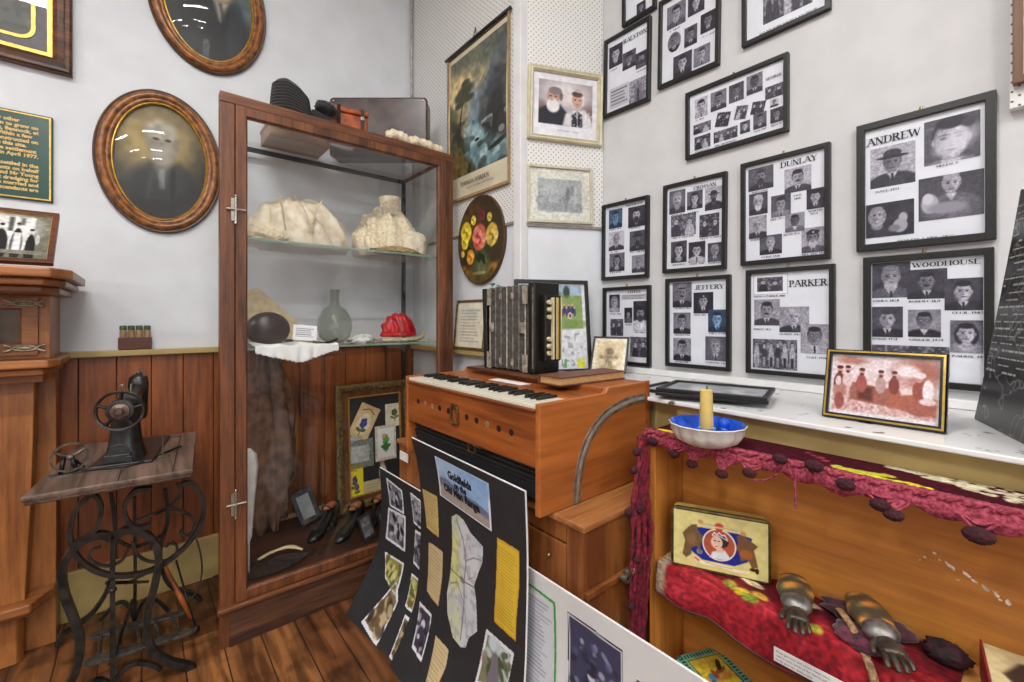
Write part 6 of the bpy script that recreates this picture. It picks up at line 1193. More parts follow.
stick(t,PF,[(486,655),(560,700),(560,800),(486,800)],'portrait_photo',snap('dk'),crop=C4)
# ================================================================ BOOKCASE
t=thing('bookcase','low open orange-brown bookcase against the ledge, in the right foreground','bookcase',(1.23,0,0))
bx0,bx1=1.13,1.2865; ya,yb=-1.0,.722
MB().box(bx0-.004,bx1,ya,yb,.945,.965).obj('top_board',PINEE,t,bevel=.002)
MB().box(bx0,bx1,yb-.020,yb-.0005,0,.9445).obj('side_panel',PINEZ,t,bevel=.002); MB().box(bx0,bx1,ya,ya+.02,0,.9445).obj('side_panel',PINEZ,t,bevel=.002)
bp_=MB().box(bx1-.006,bx1-.0005,ya+.021,yb-.021,.0,.9445).obj('back_panel',PINE,t)
for z in (.604,.262,.06): MB().box(bx0+.004,bx1-.007,ya+.021,yb-.021,z-.020,z).obj('shelf',PINEE,t,bevel=.002)
MB().box(bx0+.006,bx0+.03,yb-.045,yb-.021,.565,.583).obj('shelf_cleat',PINEE,t,bevel=.001)
mb=MB()   # bare flaked patches on the back panel
r=random.Random(8)
for (px,py,w_,h_,a_) in ((950,566,11,3,25),(966,574,9,3,35),(974,581,7,2,20),(985,588,8,3,30),(996,594,7,3,40),(1008,602,6,4,50),(934,553,4,2,10),(925,557,3,2,0),(1000,600,4,2,0),(920,560,2,1,0),(958,580,4,1,10),(940,560,3,1,0)):
    p=at(px,py,'x',bx1-.0066); k=1.0/440*(.644*p.x+.765*p.y); pts=[]
    for j in range(10):
        an=j*.628; rr_=1+r.uniform(-.35,.35); dx,dy=w_*.5*rr_*math.cos(an),h_*.6*rr_*math.sin(an); ar=math.radians(a_); X,Y=dx*math.cos(ar)-dy*math.sin(ar),dx*math.sin(ar)+dy*math.cos(ar); pts.append((bx1-.0066,p.y-X*k*.8,p.z-Y*k))
    mb.add(pts,[tuple(range(10))])
mb.obj('flaked_patch',mat('flaked_plaster','d9cfc0',.8,var=.2,scale=60),bp_)
# table runner with crochet fringe and pompoms
t=thing('crochet_runner','maroon embroidered runner with rose crochet edging and pompoms, on the bookcase top','table runner',(1.2,.1,.966))
def p_(c):
    c.rect(-1,-1,2,2,'3d0f1b'); c.blotch(30,.5,'541424',.7,.2)
    def blob(x0,y0,x1,y1,col,n,q):
        r=random.Random(int(x0*99)); 
        for i in range(n): f=i/max(1,n-1); c.ell((x0+(x1-x0)*f)*.66,y0+(y1-y0)*f+r.uniform(-.03,.03),.8*q*(.6+.5*r.random()),.08*(.6+r.random()*.6),col,.3,rot=r.uniform(-20,20))
    blob(.03,.6,.20,.75,'d8c832',9,.018); blob(.14,.9,.21,.85,'cfc4a8',6,.018); blob(.17,.35,.21,.3,'cfc4a8',5,.018); blob(.12,.45,.2,.55,'c9b928',4,.01); blob(.5,.2,.56,.4,'8a3040',4,.01)
    blob(.60,.62,.72,.55,'b8b43a',9,.012); blob(.62,.75,.74,.7,'c9c832',9,.012); 
    r9=random.Random(12)
    for i in range(150):
        x=r9.uniform(.46,.66); lim=.1+(x-.46)*2.6
        c.ell(x,r9.uniform(.0,min(.62,lim)),.007,.035,r9.choice(['cfc6a6','dcd5ba','c2b896']),.4)
    blob(.76,.66,.80,.72,'d8c832',4,.012); blob(.85,.86,.99,.8,'d2b52c',8,.012); c.noise(.2,50)
L_=1.14; T=frameT((1.204,.735-L_/2,.9665),(0,-1,0),(1,0,0)); c=Cv(L_,.160,330,seed=3); p_(c); c.mesh(T,'velvet_cloth',printmat('wool_pile',.9,.1),t,n=.0018)
ROSE=mat('rose_crochet','b04a5e',.85,var=.35,scale=150,bump=1.0,c2='74182c'); MAR=mat('maroon_pompom','47131f',.9,var=.5,scale=160,bump=1.0,c2='250810')
# crochet band hangs over the front edge, wavering
def edge(y): return .012*math.sin(y*9)+.008*math.sin(y*23+1)
mb=MB(); N_=260; rows=[]; rc=random.Random(77)
for i in range(N_):
    y=.735-i/(N_-1)*1.12; s=abs(math.sin(y*PI/.075)); gap=1-math.exp(-((y-.44)/.055)**2); k=(.014+.016*s)*(.35+.65*gap)+.004*math.sin(y*31)
    rl=[]
    for (dx,dz) in ((.030,.0045),(.016,.008),(.004,.0085),(-.008,.003),(-.0125,-.006-k*.25),(-.0125,-.010-k*.8),(-.008,-.011-k*.8),(-.0055,-.004),(.004,.0012),(.030,.0012)):
        rl.append((bx0+dx+rc.uniform(-.0012,.0012),y+rc.uniform(-.001,.001),.966+dz+rc.uniform(-.0015,.0015)))
    rows.append(rl)
mb.loft(rows,True,True,True)
for ph_ in (0,1.57):
    mb.tube([(bx0-.006+.004*math.sin(i*.8+ph_),.735-i/(N_-1)*1.12,.971+.004*math.cos(i*.8+ph_)) for i in range(N_)],.0042,6)
mb.obj('crochet_edging',ROSE,t,smooth=True)
POM=[(652.6,441,1),(673.8,454,1),(692,464,1),(721.6,474,1),(749,473,1),(780,458.6,1),(814,465.7,1.15),(845.5,484.5,1.1),(880,505,1.1),(893.5,515,1.05),(978.7,535.6,1.35)]
for i,(px,py,q) in enumerate(POM):
    p=at(px,py,'x',1.104); r_=.0125*q
    mb=MB(); mb.blob(tuple(p),(r_*.8,r_*1.25,r_*.85),28,16,wavy(50+i,.10,12)); pm=mb.obj('pompom',MAR,t,smooth=True)
    mb=MB(); top=Vector((1.116,p.y,.945))
    if p.z<.94:
        for s in (-1,1): mb.tube(catmull([(1.118,p.y+s*.022,.948),(1.110,p.y+s*.010,(p.z+.948)/2),(p.x,p.y,p.z+r_*.6)],5),.0028,6)
        mb.loft([[(1.1175,p.y-.02,.95),(1.1175,p.y+.02,.95)],[(1.109,p.y-.004,p.z+r_),(1.109,p.y+.004,p.z+r_)]],False)
        mb.obj('loop_fringe',ROSE,t,smooth=True)
mb=MB(); p=at(795,462,'x',1.108); mb.tube(catmull([(1.118,p.y,.955),(1.112,p.y+.001,.93),(1.11,p.y-.001,.905),(1.11,p.y,.885),(1.11,p.y-.003,.878)],5),.0025,6); mb.tube(catmull([at(752,480,'x',1.106),at(765,480,'x',1.106),at(778,474,'x',1.106),at(786,465,'x',1.108)],5),.002,6); mb.obj('loose_thread',ROSE,t,smooth=True)
mb=MB()   # end of the runner trailing down between desk and bookcase
for j in range(9):
    q=(j-4)*.0065; mb.tube(catmull([(1.105+.5*q,.728,.962),(1.085+q*.8,.714,.90),(1.06+q*1.3,.705,.80),(1.052+q*1.5+.006*math.sin(j*2),.698-.004*(j%3),.70),(1.042+q*1.6,.696-.005*(j%2),.60),(1.034+q*1.3+.006*math.cos(j*3),.694,.50),(1.025+q*.8,.69,.42)],8),[.006+.0025*math.sin(k*1.3+j*2) for k in range(49)],6)
mb.obj('hanging_end',mat('crimson_crochet','8a1530',.85,var=.5,scale=90,bump=.9,c2='3d0815'),t,smooth=True)
for i,(px,py) in enumerate(((637,452),(640,509),(629,512),(637,560),(631,606),(634,470))):
    p=at(px,py,'y',.69); MB().blob(tuple(p),(.012,.010,.011),24,14,wavy(80+i,.12,12)).obj('pompom',MAR,t,smooth=True)
# candle dish
t=thing('candle_dish','white fluted dish, blue inside, with a stub handle, on the embroidered runner','candle holder',(1.135,.554,.969))
cx_,cy_=1.135,.554; z0=.9705; fl_=lambda a,h:1+.075*abs(math.sin(7*a))*(1 if h<z0+.048 else .35)*(1 if h>z0+.006 else .3)
mb=MB(); mb.lathe([(.050,z0),(.056,z0+.003),(.073,z0+.014),(.083,z0+.032),(.088,z0+.049),(.0925,z0+.054),(.0905,z0+.056)],(cx_,cy_,0),'z',96,cap=False,fn=fl_); mb.add([(cx_+.050*math.cos(k*PI/24),cy_+.050*math.sin(k*PI/24),z0) for k in range(48)],[tuple(range(48))]); mb.obj('bowl',mat('white_ceramic','d3cfc8',.2,var=.08,scale=40),t,smooth=True,auto=60)
mb=MB(); mb.lathe([(.0890,z0+.0562),(.079,z0+.036),(.066,z0+.019),(.045,z0+.008),(.001,z0+.007)],(cx_,cy_,0),'z',96,cap=False,fn=lambda a,h:1+.02*abs(math.sin(7*a))); mb.obj('blue_glaze',mat('cobalt_glaze','1652c9',.12,var=.3,scale=30),t,smooth=True,label='glossy cobalt blue inside')
mb=MB(); mb.lathe([(.0205,z0+.008),(.022,z0+.02),(.0215,z0+.042),(.018,z0+.042)],(cx_,cy_,0),'z',32); mb.obj('candle_socket',mat('blue_white_glaze','7d9fd0',.2,var=.3,scale=50),t,smooth=True,auto=40)
mb=MB(); mb.blob((cx_+.050,cy_-.022,z0+.046),(.014,.014,.016),18,12); mb.tube([(cx_+.045,cy_-.02,z0+.015),(cx_+.05,cy_-.022,z0+.045)],.012,12); mb.obj('stub_handle',MATS['cobalt_glaze'],t,smooth=True)
t=thing('candle','stubby cream candle with black wick standing in the blue dish','candle',(cx_,cy_,z0+.043)); zz=z0+.0425
MB().lathe([(.0165,zz),(.0168,zz+.02),(.0155,zz+.08),(.0158,zz+.098),(.012,zz+.100)],(cx_-.001,cy_+.001,0),'z',24).obj('wax',mat('cream_wax','d0b568',.4,var=.12,scale=20),t,smooth=True,auto=40); MB().tube([(cx_,cy_,zz+.1),(cx_+.001,cy_,zz+.109)],.0015,6).obj('wick',INK,t)
# flat frames on the ledge
FL_=['topmost of the black frames lying flat on the ledge behind the candle','middle one of the black frames lying flat on the ledge','lowest of the black frames lying flat on the ledge, next to the organ']
for i,(x,y,rt_,z) in enumerate(((1.40,.655,14,LEDGE+.0245),(1.40,.665,20,LEDGE+.0125),(1.46,.765,4,LEDGE+.0005))):
    t=thing('flat_frame',FL_[i],'picture frame',(x,y,z),'black frames stacked flat on the ledge'); T=rotz((x,y,z),rt_); frame_bars(T,.225,.31,.014,.011,'frame_moulding',BLACK,t); c=Cv(.2,.285,80,'b9bcc0',i); c.blotch(5,.5,'8a8d92',.5,.3); c.mesh(T,'print_behind_glass',GLOSS,t,n=.004)
# sepia miners photo frame
A_=Vector((1.365,.357,LEDGE+.0005)); B_=Vector((1.362,.127,LEDGE+.0005)); T=frameT(A_,B_-A_,(.045,0,.178)); W_=.232; H_=.178; T=T@Matrix.Translation((W_/2,H_/2,0))
t=thing('framed_photo','black and gold framed sepia photo of people round a table, standing on the ledge','photo frame',(1.37,.24,LEDGE))
frame_bars(T,W_,H_,.013,.014,'frame_moulding',mat('gloss_frame','1c1a18',.2),t,prof=[(0,-.006),(0,.010),(.003,.013),(.013,.013),(.013,0)]); frame_bars(T,W_-.007,H_-.007,.0042,.0150,'gold_band',mat('gold_band','c0a052',.25,metal=.8),t,bevel=0)
def p_(c):
    c.rect(-1,-1,2,2,'dcd6dc'); c.rect(.03,.04,.97,.93,'c9a6a4'); c.rect(.03,.04,.8,.4,'d8c6c9'); c.ell(.83,.22,.2,.2,'a1604f',.9); c.ell(.2,.1,.15,.06,'a87466',.8); c.line([(.18,.3),(.3,.08)],.006,'94665c'); c.line([(.1,.12),(.3,.1)],.006,'94665c'); c.ell(.72,.22,.1,.1,'e0d2d4',.7)
    c.rect(.03,.72,.97,.93,'c39a96',soft=.05); c.blotch(34,.5,'e6d6d6',.6,.1,box=(.03,.72,.97,.93)); c.blotch(26,.66,'a0685e',.5,.1,box=(.03,.6,.97,.93))
    c.poly([(.2,.42),(.62,.44),(.6,.8),(.2,.74)],'91584a',.03); c.poly([(.56,.48),(.98,.62),(.97,.88),(.56,.8)],'a05a44',.04); c.poly([(.18,.39),(.62,.43),(.65,.5),(.5,.51),(.18,.44)],'d5c0c2',.02); c.poly([(.28,.5),(.42,.52),(.42,.74),(.28,.72)],'5b2a20',.05)
    for x,y,q,vest in ((.09,.27,1.4,'6d3226'),(.17,.25,1.2,'cfb4b4'),(.31,.28,1.25,'9a4f48'),(.49,.29,1.15,'b0908a'),(.61,.29,1.15,'7a3630')):
        c.ell(x,y+.15*q,.042*q,.12*q,vest,.2); c.ell(x,y,.022*q,.05*q,'c79a90',.25); c.ell(x,y-.035*q,.024*q,.022*q,'4f221c',.3); c.ell(x,y+.03*q,.016*q,.022*q,'6b342a',.4)
    c.ell(.1,.6,.07,.12,'a8746a',.3); c.ell(.1,.78,.05,.14,'8a4a40',.3); c.ell(.08,.45,.03,.08,'d6c0c0',.3)
    c.poly([(.66,.5),(.82,.46),(.8,.56),(.68,.6)],'d9c4c4',.03); c.ell(.84,.5,.07,.16,'8f4438',.2); c.ell(.9,.5,.045,.17,'e6dade',.25); c.ell(.82,.32,.035,.06,'c08c80',.25); c.ell(.83,.27,.05,.05,'e3d4d6',.3); c.ell(.84,.76,.12,.13,'9a5648',.3); c.ell(.9,.66,.07,.05,'d4bcbc',.3); c.noise(.1,34)
pic(T,W_-.024,H_-.024,720,p_,'miners_photo',GLOSS,t,.004,seed=2)
MB(T).box(.085,.105,-.085,.01,-.030,-.0065).obj('easel_foot',mat('easel_dark','4a4038',.6),t,bevel=.002)
# slate-coloured engraved board at the right edge
A_=Vector((1.62,.10,LEDGE+.0005)); B_=Vector((1.24,-.03,LEDGE+.0005)); T=frameT(A_,B_-A_,(.10,-.02,.50)); 
t=thing('engraved_slab','dark marbled slab engraved with white lines, leaning at the right end of the ledge','slab',(1.45,.03,LEDGE))
OUT=[(0,0),(.42,0),(.40,.50),(.075,.56),(.065,.44),(.045,.28),(.022,.12)]
SLM,nt,N,L,b=newmat('marbled_slate'); tc=N.new('ShaderNodeTexCoord'); v_=N.new('ShaderNodeTexVoronoi'); v_.feature='DISTANCE_TO_EDGE'; v_.inputs['Scale'].default_value=11; nz=N.new('ShaderNodeTexNoise'); nz.inputs['Scale'].default_value=9; mxv=N.new('ShaderNodeMix'); mxv.data_type='VECTOR'; mxv.inputs[0].default_value=.25
L.new(tc.outputs['Object'],nz.inputs['Vector']); L.new(tc.outputs['Object'],mxv.inputs[4]); L.new(nz.outputs['Color'],mxv.inputs[5]); L.new(mxv.outputs[1],v_.inputs['Vector']); cr=N.new('ShaderNodeValToRGB'); cr.color_ramp.elements[0].position=0; cr.color_ramp.elements[0].color=(*lin('8a8a86'),1); cr.color_ramp.elements[1].position=.02; cr.color_ramp.elements[1].color=(*lin('242321'),1); L.new(v_.outputs[0],cr.inputs[0]); L.new(cr.outputs[0],b.inputs['Base Color']); b.inputs['Roughness'].default_value=.3
MB(T).prism(OUT,-.012,0).obj('slab',SLM,t,bevel=.003)
ENG=mat('engraved_white','b5b3ad',.6); mb=MB(T); r=random.Random(4)
for k in range(24):
    y=.13+k*.0168; xl=.022+(y-.12)*.14 if y<.44 else .065+(y-.44)*.1; xl+=.012
    x=xl
    while x<.39:
        w_=r.uniform(.006,.03); h_=.0028 if k%3 else .0045
        if r.random()<.72: mb.box(x,min(x+w_,.392),y,y+h_,.0002,.0009)
        x+=w_+.006
mb.obj('engraved_lines',ENG,t)
# ================================================================ ON THE BOOKCASE SHELVES
# commemorative tin
A_=Vector((1.133,.655,.6125)); B_=Vector((1.236,.435,.6125)); d_=(B_-A_).normalized(); W_=.243; H_=.162; T=frameT(A_,d_,(.03,.014,1))
T=T@Matrix.Translation((W_/2,H_/2,0)); t=thing('commemorative_tin','pale yellow tin with a crowned portrait roundel between two brown lions, upright on the velvet','tin',(1.21,.55,.61))
TIN=mat('tin_yellow','c2b26a',.3,metal=.15,var=.1,scale=25); TINE=mat('tin_edge','6f6440',.3,metal=.7,var=.3,scale=50)
mb=MB(T); mb.loft([rr(W_-.006,H_-.006,.016,-.043),rr(W_-.004,H_-.004,.016,-.012)],True,True,True); mb.obj('tin_body',TIN,t,smooth=True,auto=40)
mb=MB(T); mb.loft([rr(W_,H_,.018,-.012),rr(W_+.002,H_+.002,.018,-.003),rr(W_,H_,.018,.0),rr(W_-.008,H_-.008,.014,.001),rr(W_-.010,H_-.010,.014,-.0008)],True,True,True); lidt=mb.obj('lid_rim',TINE,t,smooth=True,auto=40)
def p_(c):
    c.rect(-1,-1,2,2,'d3c784'); c.poly([(.16,.3),(.3,.26),(.7,.26),(.84,.3),(.8,.72),(.66,.84),(.32,.84),(.2,.72)],'1c2a8a',.02); c.blotch(9,.62,'d3c784',.5,.1,box=(.12,.2,.34,.9)); 
    c.poly([(.1,.8),(.13,.55),(.1,.42),(.14,.34),(.2,.24),(.26,.22),(.27,.32),(.34,.44),(.3,.56),(.3,.72),(.26,.62),(.2,.66),(.2,.78),(.14,.86)],'6f5638',.02); c.poly([(.9,.78),(.86,.5),(.9,.42),(.82,.34),(.74,.26),(.68,.3),(.7,.42),(.66,.5),(.72,.6),(.72,.74),(.8,.68),(.84,.82)],'74523a',.02); c.ell(.78,.6,.07,.08,'a3602f',.4); c.ell(.2,.5,.05,.1,'836244',.5)
    c.ell(.5,.52,.180,.285,'e2dcc0',.03); c.ell(.5,.52,.165,.262,'a8503e',.04); c.poly([(.40,.77),(.43,.66),(.50,.62),(.56,.60),(.62,.72),(.56,.78)],'d5dade',.03); c.poly([(.46,.55),(.53,.52),(.55,.64),(.48,.66)],'d8b49f',.02); c.ell(.525,.45,.075,.11,'3a2d24',.2); c.ell(.475,.48,.062,.115,'dcb8a2',.15); c.line([(.43,.36),(.45,.31),(.475,.345),(.50,.30),(.53,.345),(.56,.33),(.585,.40)],.02,'dcdfe4',.01); c.line([(.43,.375),(.50,.355),(.59,.42)],.016,'c9ccd4',.01); c.ell(.455,.455,.013,.009,'2a2018',.4); c.ell(.497,.455,.012,.009,'2a2018',.4); c.line([(.46,.47),(.453,.51)],.008,'b98f7c',.008); c.ell(.468,.555,.017,.009,'b5453c',.4)
    c.ell(.5,.2,.05,.07,'c2403c',.3); c.line([(.28,.17),(.4,.21),(.6,.21),(.76,.24)],.035,'d8cfa8',.01); c.line([(.24,.86),(.35,.9),(.5,.88),(.65,.92),(.8,.9)],.045,'e3ddc2',.01); c.line([(.24,.83),(.28,.87)],.03,'c65b50',.02); c.ell(.3,.16,.03,.04,'c98a5a',.4); c.ell(.75,.24,.03,.04,'c98a5a',.4); c.line([(.36,.88),(.64,.9)],.014,'8f8668',.008,al=.7); c.ell(.85,.84,.035,.03,'2c2418',.3); c.ell(.89,.85,.02,.05,'2c2418',.3); c.line([(.32,.19),(.7,.215)],.012,'9a5a4a',.008,al=.7); c.noise(.05,14)
pic(T,W_-.014,H_-.014,760,p_,'painted_lid',printmat('enamel_print',.25,coat=.2),lidt,.0012)
# velvet cloth on the shelf
t=thing('velvet_runner','crimson velvet panel with beige border and embroidery, hanging over the middle shelf','velvet cloth',(1.2,.5,.605))
def vp(c):
    c.rect(-1,-1,2,2,'8a1a24'); c.blotch(7,.5,'b3303a',.7,.3,box=(0,.45,1,1)); c.rect(-1,-1,2,.42,'5c0f1b',.85,.12); c.blotch(6,.5,'3d0810',.7,.3,box=(0,0,1,.5)); c.blotch(4,.5,'c23c46',.5,.4,box=(.05,.62,1,.95)); c.rect(-1,-1,.045,2,'8f7a66',soft=.02); c.ell(.02,.3,.05,.3,'a3907a',.7)  # lighter crimson highlights painted into the front, darker tone towards the back
    for x,y,q,k in ((.22,.22,.08,'cdbd96'),(.28,.16,.07,'d8caa6'),(.36,.26,.05,'cdbd96'),(.12,.3,.03,'b59a80'),(.55,.2,.06,'cdbd96'),(.30,.44,.03,'9a9a38'),(.36,.50,.035,'b9a830'),(.42,.46,.03,'c2983a'),(.40,.56,.03,'7c8a30'),(.55,.48,.02,'c9b23a'),(.62,.55,.025,'a9a03a')): c.ell(x,y,q,.06,k,.5,rot=15); c.ell(x+.02,y+.03,q*.6,.04,k,.5,rot=-15)
    c.noise(.28,40)
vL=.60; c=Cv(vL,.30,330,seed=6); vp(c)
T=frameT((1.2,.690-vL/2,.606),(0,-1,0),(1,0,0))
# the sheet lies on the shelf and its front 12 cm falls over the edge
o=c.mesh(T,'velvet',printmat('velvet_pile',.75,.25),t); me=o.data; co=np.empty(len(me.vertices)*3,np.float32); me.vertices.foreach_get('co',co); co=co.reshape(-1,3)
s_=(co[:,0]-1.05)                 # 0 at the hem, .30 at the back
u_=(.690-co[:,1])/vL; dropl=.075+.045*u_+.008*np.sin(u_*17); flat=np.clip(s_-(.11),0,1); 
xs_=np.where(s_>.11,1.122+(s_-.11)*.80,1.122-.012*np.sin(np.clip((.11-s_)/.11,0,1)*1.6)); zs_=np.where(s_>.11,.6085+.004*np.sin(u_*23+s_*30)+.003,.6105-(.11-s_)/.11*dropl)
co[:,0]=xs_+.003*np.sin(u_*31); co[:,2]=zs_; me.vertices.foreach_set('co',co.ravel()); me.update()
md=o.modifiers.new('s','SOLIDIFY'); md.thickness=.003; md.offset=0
mb=MB(); P=[(1.109+.003*math.sin(u*31),.690-u*vL,.6105-(.075+.045*u+.008*math.sin(u*17))-.002) for u in [i/40 for i in range(41)]]; mb.tube(P,.003,6); mb.obj('hem_piping',mat('dark_piping','4a2a2a',.7),t,smooth=True)
mb=MB(); mb.blob((1.235,.24,.630),(.036,.085,.020),36,16,wavy(91,.10,3),zmin=.6145); mb.obj('folded_velvet',mat('dark_velvet','3d0d18',.8,var=.4,scale=50,bump=.6,sheen=.3),t,smooth=True)
mb=MB(); mb.blob((1.165,.225,.626),(.045,.060,.016),36,16,wavy(92,.12,4),zmin=.614); mb.obj('folded_velvet',mat('plum_velvet','5b2036',.8,var=.5,scale=60,bump=.8,sheen=.3),t,smooth=True)
mb=MB(); mb.tube(catmull([(1.21,.285,.640),(1.17,.26,.645),(1.14,.235,.632),(1.112,.21,.600),(1.104,.195,.55),(1.102,.185,.50)],6),.006,8,flat=(1.4,.6)); mb.obj('braid_trim',mat('tan_braid','a8835f',.7,var=.4,scale=120),t,smooth=True)
# typed label strip on the shelf front
A_=at(762,641,'x',1.100); T=frameT(tuple(at(800,667,'x',1.100)),(0,-1,0),(.0,0,1)); t=thing('label_strip','white typed paper label fixed to the velvet hanging over the middle shelf','label',tuple(at(800,672,'x',1.100)))
MB(T).box(-.052,.09,-.016,.016,-.001,.0).obj('paper',PAPER,t); 
for k,s in enumerate(('These garments and curtain clasps were','used in early homes of the district and','kindly given for display here')): text(T,s,-.048,.006-k*.009,.0048,'typing',INK,t,n=.0006,sx=.92)
# hand-shaped clasps
PEW=mat('pewter','544b42',.5,metal=.55,var=.3,scale=50,bump=.2); EMB=Cv
def clasp(x,y,z,rot,label,sl=.085,painted=True,scale=1.,tilt=0,seed=1):
    t=thing('hand_clasp',label,'ornamental clasp',(x,y,z),'hand-shaped ornamental clasps'); T=rotz((x,y,z),rot)@Matrix.Rotation(math.radians(tilt),4,'X')@Matrix.Scale(scale,4)
    if painted:
        mb=MB(T); cols=['4a3f30','c9602c','d9a03a','2f3326','6f7a3a','8a3a26','3a3428']; r=random.Random(seed); n=18; lo=[]; 
        for s,w,h in ((0,.018,.010),(.012,.026,.016),(.04,.031,.020),(.065,.027,.018),(.085,.022,.014)):
            lo.append([(w*math.cos(2*PI*k/n),.01+s,.012+h*math.sin(2*PI*k/n)*.8+ .002) for k in range(n)])
        fine=[]
        for a,b in zip(lo[:-1],lo[1:]):
            for f in range(7): fine.append([tuple(p[j]*(1-f/7)+q[j]*f/7 for j in range(3)) for p,q in zip(a,b)])
        fine.append(lo[-1]); mb.loft(fine,True,True,True)
        mb.c=[]; 
        for i,l in enumerate(fine):
            for k in range(n):
                a=k/n*2*PI; y_=i/len(fine); f=abs(math.sin(y_*9+seed))*abs(math.cos(a*2+y_*6)); mb.c.append('c08038' if f>.78 and y_>.15 else '8f4a30' if f>.66 and y_>.2 else '5f623c' if f>.45 else '453d31')
        mb.obj('painted_sleeve',printmat('painted_metal',.4),t,smooth=True)
    else:
        mb=MB(T); mb.tube([(0,.01,.014),(0,.05,.014),(0,.10,.016)],[.012,.010,.014],12); mb.obj('sleeve',PEW,t,smooth=True)
    mb=MB(T); mb.blob((0,.008,.014),(.025 if painted else .013,.021,.016 if painted else .012),20,12); mb.obj('cuff',mat('worn_silver','86837f',.42,metal=.6,var=.3,scale=50),t,smooth=True)
    mb=MB(T); mb.loft([[(w*math.cos(2*PI*k/14),-s,.012+h*math.sin(2*PI*k/14)) for k in range(14)] for s,w,h in ((-.004,.010,.008),(.008,.011,.008),(.022,.017,.008),(.036,.018,.007),(.042,.016,.006))],True,True,True); hnd=mb.obj('hand',PEW,t,smooth=True)
    for k,(fx_,L2_,r2) in enumerate(((-.0135,.024,.0042),(-.0045,.030,.0045),(.0045,.028,.0043),(.013,.020,.0038))):
        mb=MB(T); mb.tube(catmull([(fx_*.9,-.036,.012),(fx_*1.05,-.040-L2_*.45,.0125),(fx_*1.15,-.040-L2_*.8,.010),(fx_*1.15,-.040-L2_,.006)],4),[r2*1.05]*4+[r2]*5+[r2*.9]*3+[r2*.6],8); mb.obj('finger',PEW,hnd,smooth=True)
    mb=MB(T); mb.tube(catmull([(-.014,-.014,.012),(-.022,-.026,.010),(-.024,-.040,.008)],4),[.0055,.005,.005,.0045,.0045,.0045,.004,.004,.003],8); mb.obj('thumb',PEW,hnd,smooth=True)
    return t
clasp(1.128,.345,.634,-70,'painted metal hand clasp with orange flowers on its cuff, lying nearer the tin',seed=1,scale=1.25)
clasp(1.148,.198,.640,-61,'painted metal hand clasp with worn floral cuff, lying farther right on the shelf',seed=3,scale=1.3)
clasp(.995,.702,.6165,112,'plain metal hand clasp resting on the desk side moulding','',False,1.0) if False else None
t=thing('hand_clasp','plain metal hand clasp poking out beside the bookcase, resting on the desk moulding','ornamental clasp',(1.0,.705,.617),'hand-shaped ornamental clasps')
mb=MB(); A_=Vector((1.09,.700,.638)); B_=Vector((1.00,.698,.620)); mb.tube([A_,A_.lerp(B_,.35),A_.lerp(B_,.7),B_],[.013,.009,.008,.010],12); mb.obj('sleeve',mat('worn_silver2','9a9184',.3,metal=.7,var=.3,scale=50),t,smooth=True)
mb=MB(); mb.blob((.992,.698,.620),(.014,.009,.014),16,10); h_=mb.obj('hand',PEW,t,smooth=True)
for k in range(4): mb=MB(); mb.tube(catmull([(.988,.690+k*.005,.624),(.972,.688+k*.0055,.624-.002*k),(.966,.688+k*.0055,.612),(.970,.689+k*.005,.6055)],4),.0034,8); mb.obj('finger',PEW,h_,smooth=True)
mb=MB(); mb.tube(catmull([(.995,.694,.613),(.985,.690,.607),(.976,.690,.606)],4),.004,8); mb.obj('thumb',PEW,h_,smooth=True)
mb=MB().blob((1.235,.115,.628),(.028,.035,.020),30,14,wavy(95,.22,6),zmin=.6053); tag(mb.obj('velvet_rosette',mat('crushed_velvet','3a0f1c',.85,var=.5,scale=60,bump=.8,c2='16070b'),smooth=True),'crushed dark velvet rosette at the far end of the right clasp','trimming')
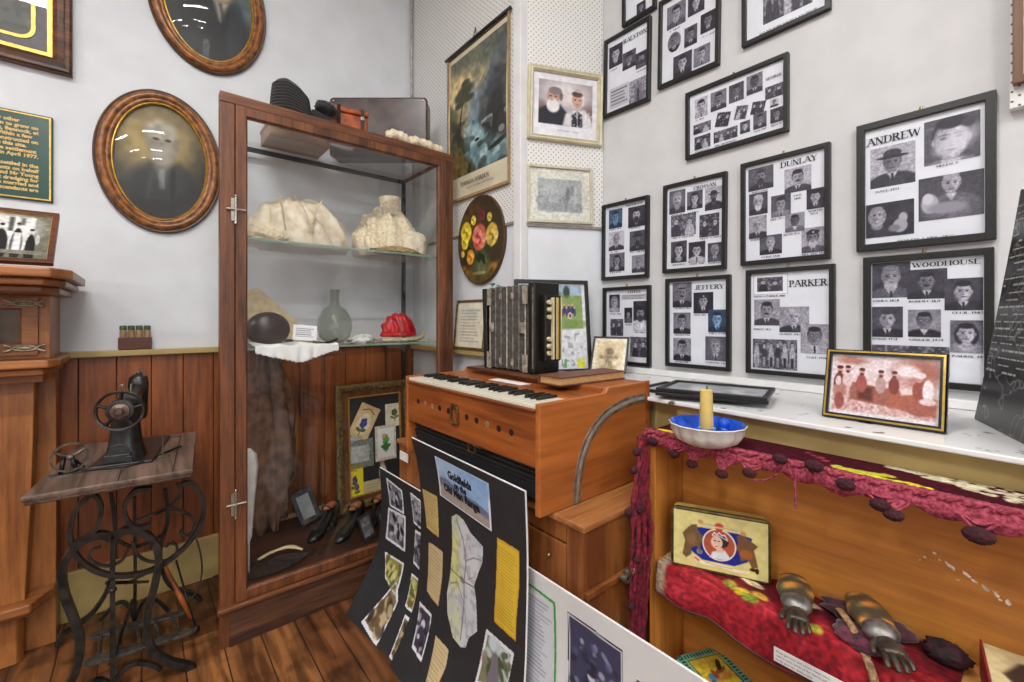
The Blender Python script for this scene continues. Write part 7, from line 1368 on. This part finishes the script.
# oval-ish colourful tin on the lower shelf
t=thing('biscuit_tin','turquoise-rimmed tin with a yellow picture lid, on the lowest visible shelf','tin',(1.22,.60,.262)); T=rotz((1.205,.565,.2625),-24); mb=MB(T); mb.loft([[(p[0],p[1],z) for p in rr(w_,h_,.02,0)] for w_,h_,z in ((.142,.150,.0),(.145,.153,.05))],True,True,True); mb.obj('tin_body',mat('tin_brown','4a3a26',.35,metal=.3,var=.3,scale=30),t,smooth=True,auto=40)
mb=MB(T); mb.loft([[(p[0],p[1],z) for p in rr(w_,h_,.022,0)] for w_,h_,z in ((.149,.157,.051),(.149,.157,.064),(.143,.151,.067))],True,True,True); lt=mb.obj('lid',mat('tin_turquoise','5fa08f',.3,var=.3,scale=60),t,smooth=True,auto=40)
def p_(c):
    c.rect(-1,-1,2,2,'5f9f90')
    for k in range(14): c.rect(k/14,.02,k/14+.035,.1,'23413a'); c.rect(k/14,.9,k/14+.035,.98,'23413a'); c.rect(.02,k/14,.1,k/14+.035,'23413a'); c.rect(.9,k/14,.98,k/14+.035,'23413a')
    c.rect(.15,.15,.85,.85,'2b2b22'); c.rect(.17,.17,.83,.83,'d6bf3a'); c.rect(.17,.17,.83,.4,'c9a93a',soft=.2); c.ell(.5,.62,.3,.1,'b5823a',.5); c.ell(.35,.6,.07,.08,'3b8a9a',.3); c.ell(.45,.55,.05,.1,'a0453a',.3); c.ell(.62,.5,.14,.05,'8a5a3a',.3,rot=-20); c.ell(.68,.38,.05,.14,'33241a',.3,rot=30); c.ell(.3,.7,.04,.05,'3a4a9a',.3); c.noise(.12,20)
pic(T,.140,.148,620,p_,'painted_lid',MATS['enamel_print'],lt,.0675)
mb=MB(); mb.lathe([(.055,.2625),(.060,.27),(.060,.30),(.052,.305),(.05,.30)],(1.22,.36,0),'z',32); o=mb.obj('round_wooden_bowl',wood('bowl_wood','8a4a2a','5b2c17','x',.3),smooth=True,auto=40); tag(o,'small round brown bowl beside the biscuit tin, at the bottom edge','bowl')
# book box lower right
t=thing('boxed_book','cream and dark boxed book with red spine edge, cut by the bottom right corner','book',(1.22,.03,.605)); T=rotz((1.183,-.03,.6045),8)
mb=MB(T); mb.box(-.085,.085,-.085,.085,.004,.062); mb.obj('book_block',mat('book_cream','c9b98a',.5,var=.08,scale=15),t,bevel=.002)
MB(T).box(-.088,-.0855,-.087,.087,.0,.066).obj('front_edge',mat('book_dark','43382e',.5),t); MB(T).box(-.086,.087,.0855,.0885,.0,.066).obj('red_edge',mat('book_red','8a1f2a',.5),t)
def p_(c): c.rect(-1,-1,2,2,'cdbd8e'); c.poly([(.3,.2),(.5,.1),(.8,.25),(.95,.6),(.7,.9),(.4,.8),(.2,.5)],'3a2a26',.04); c.rect(.5,.3,.6,1,'5b3a30'); c.noise(.08,14)
pic(T,.168,.168,300,p_,'cover_picture',PRINT,t,.0628)
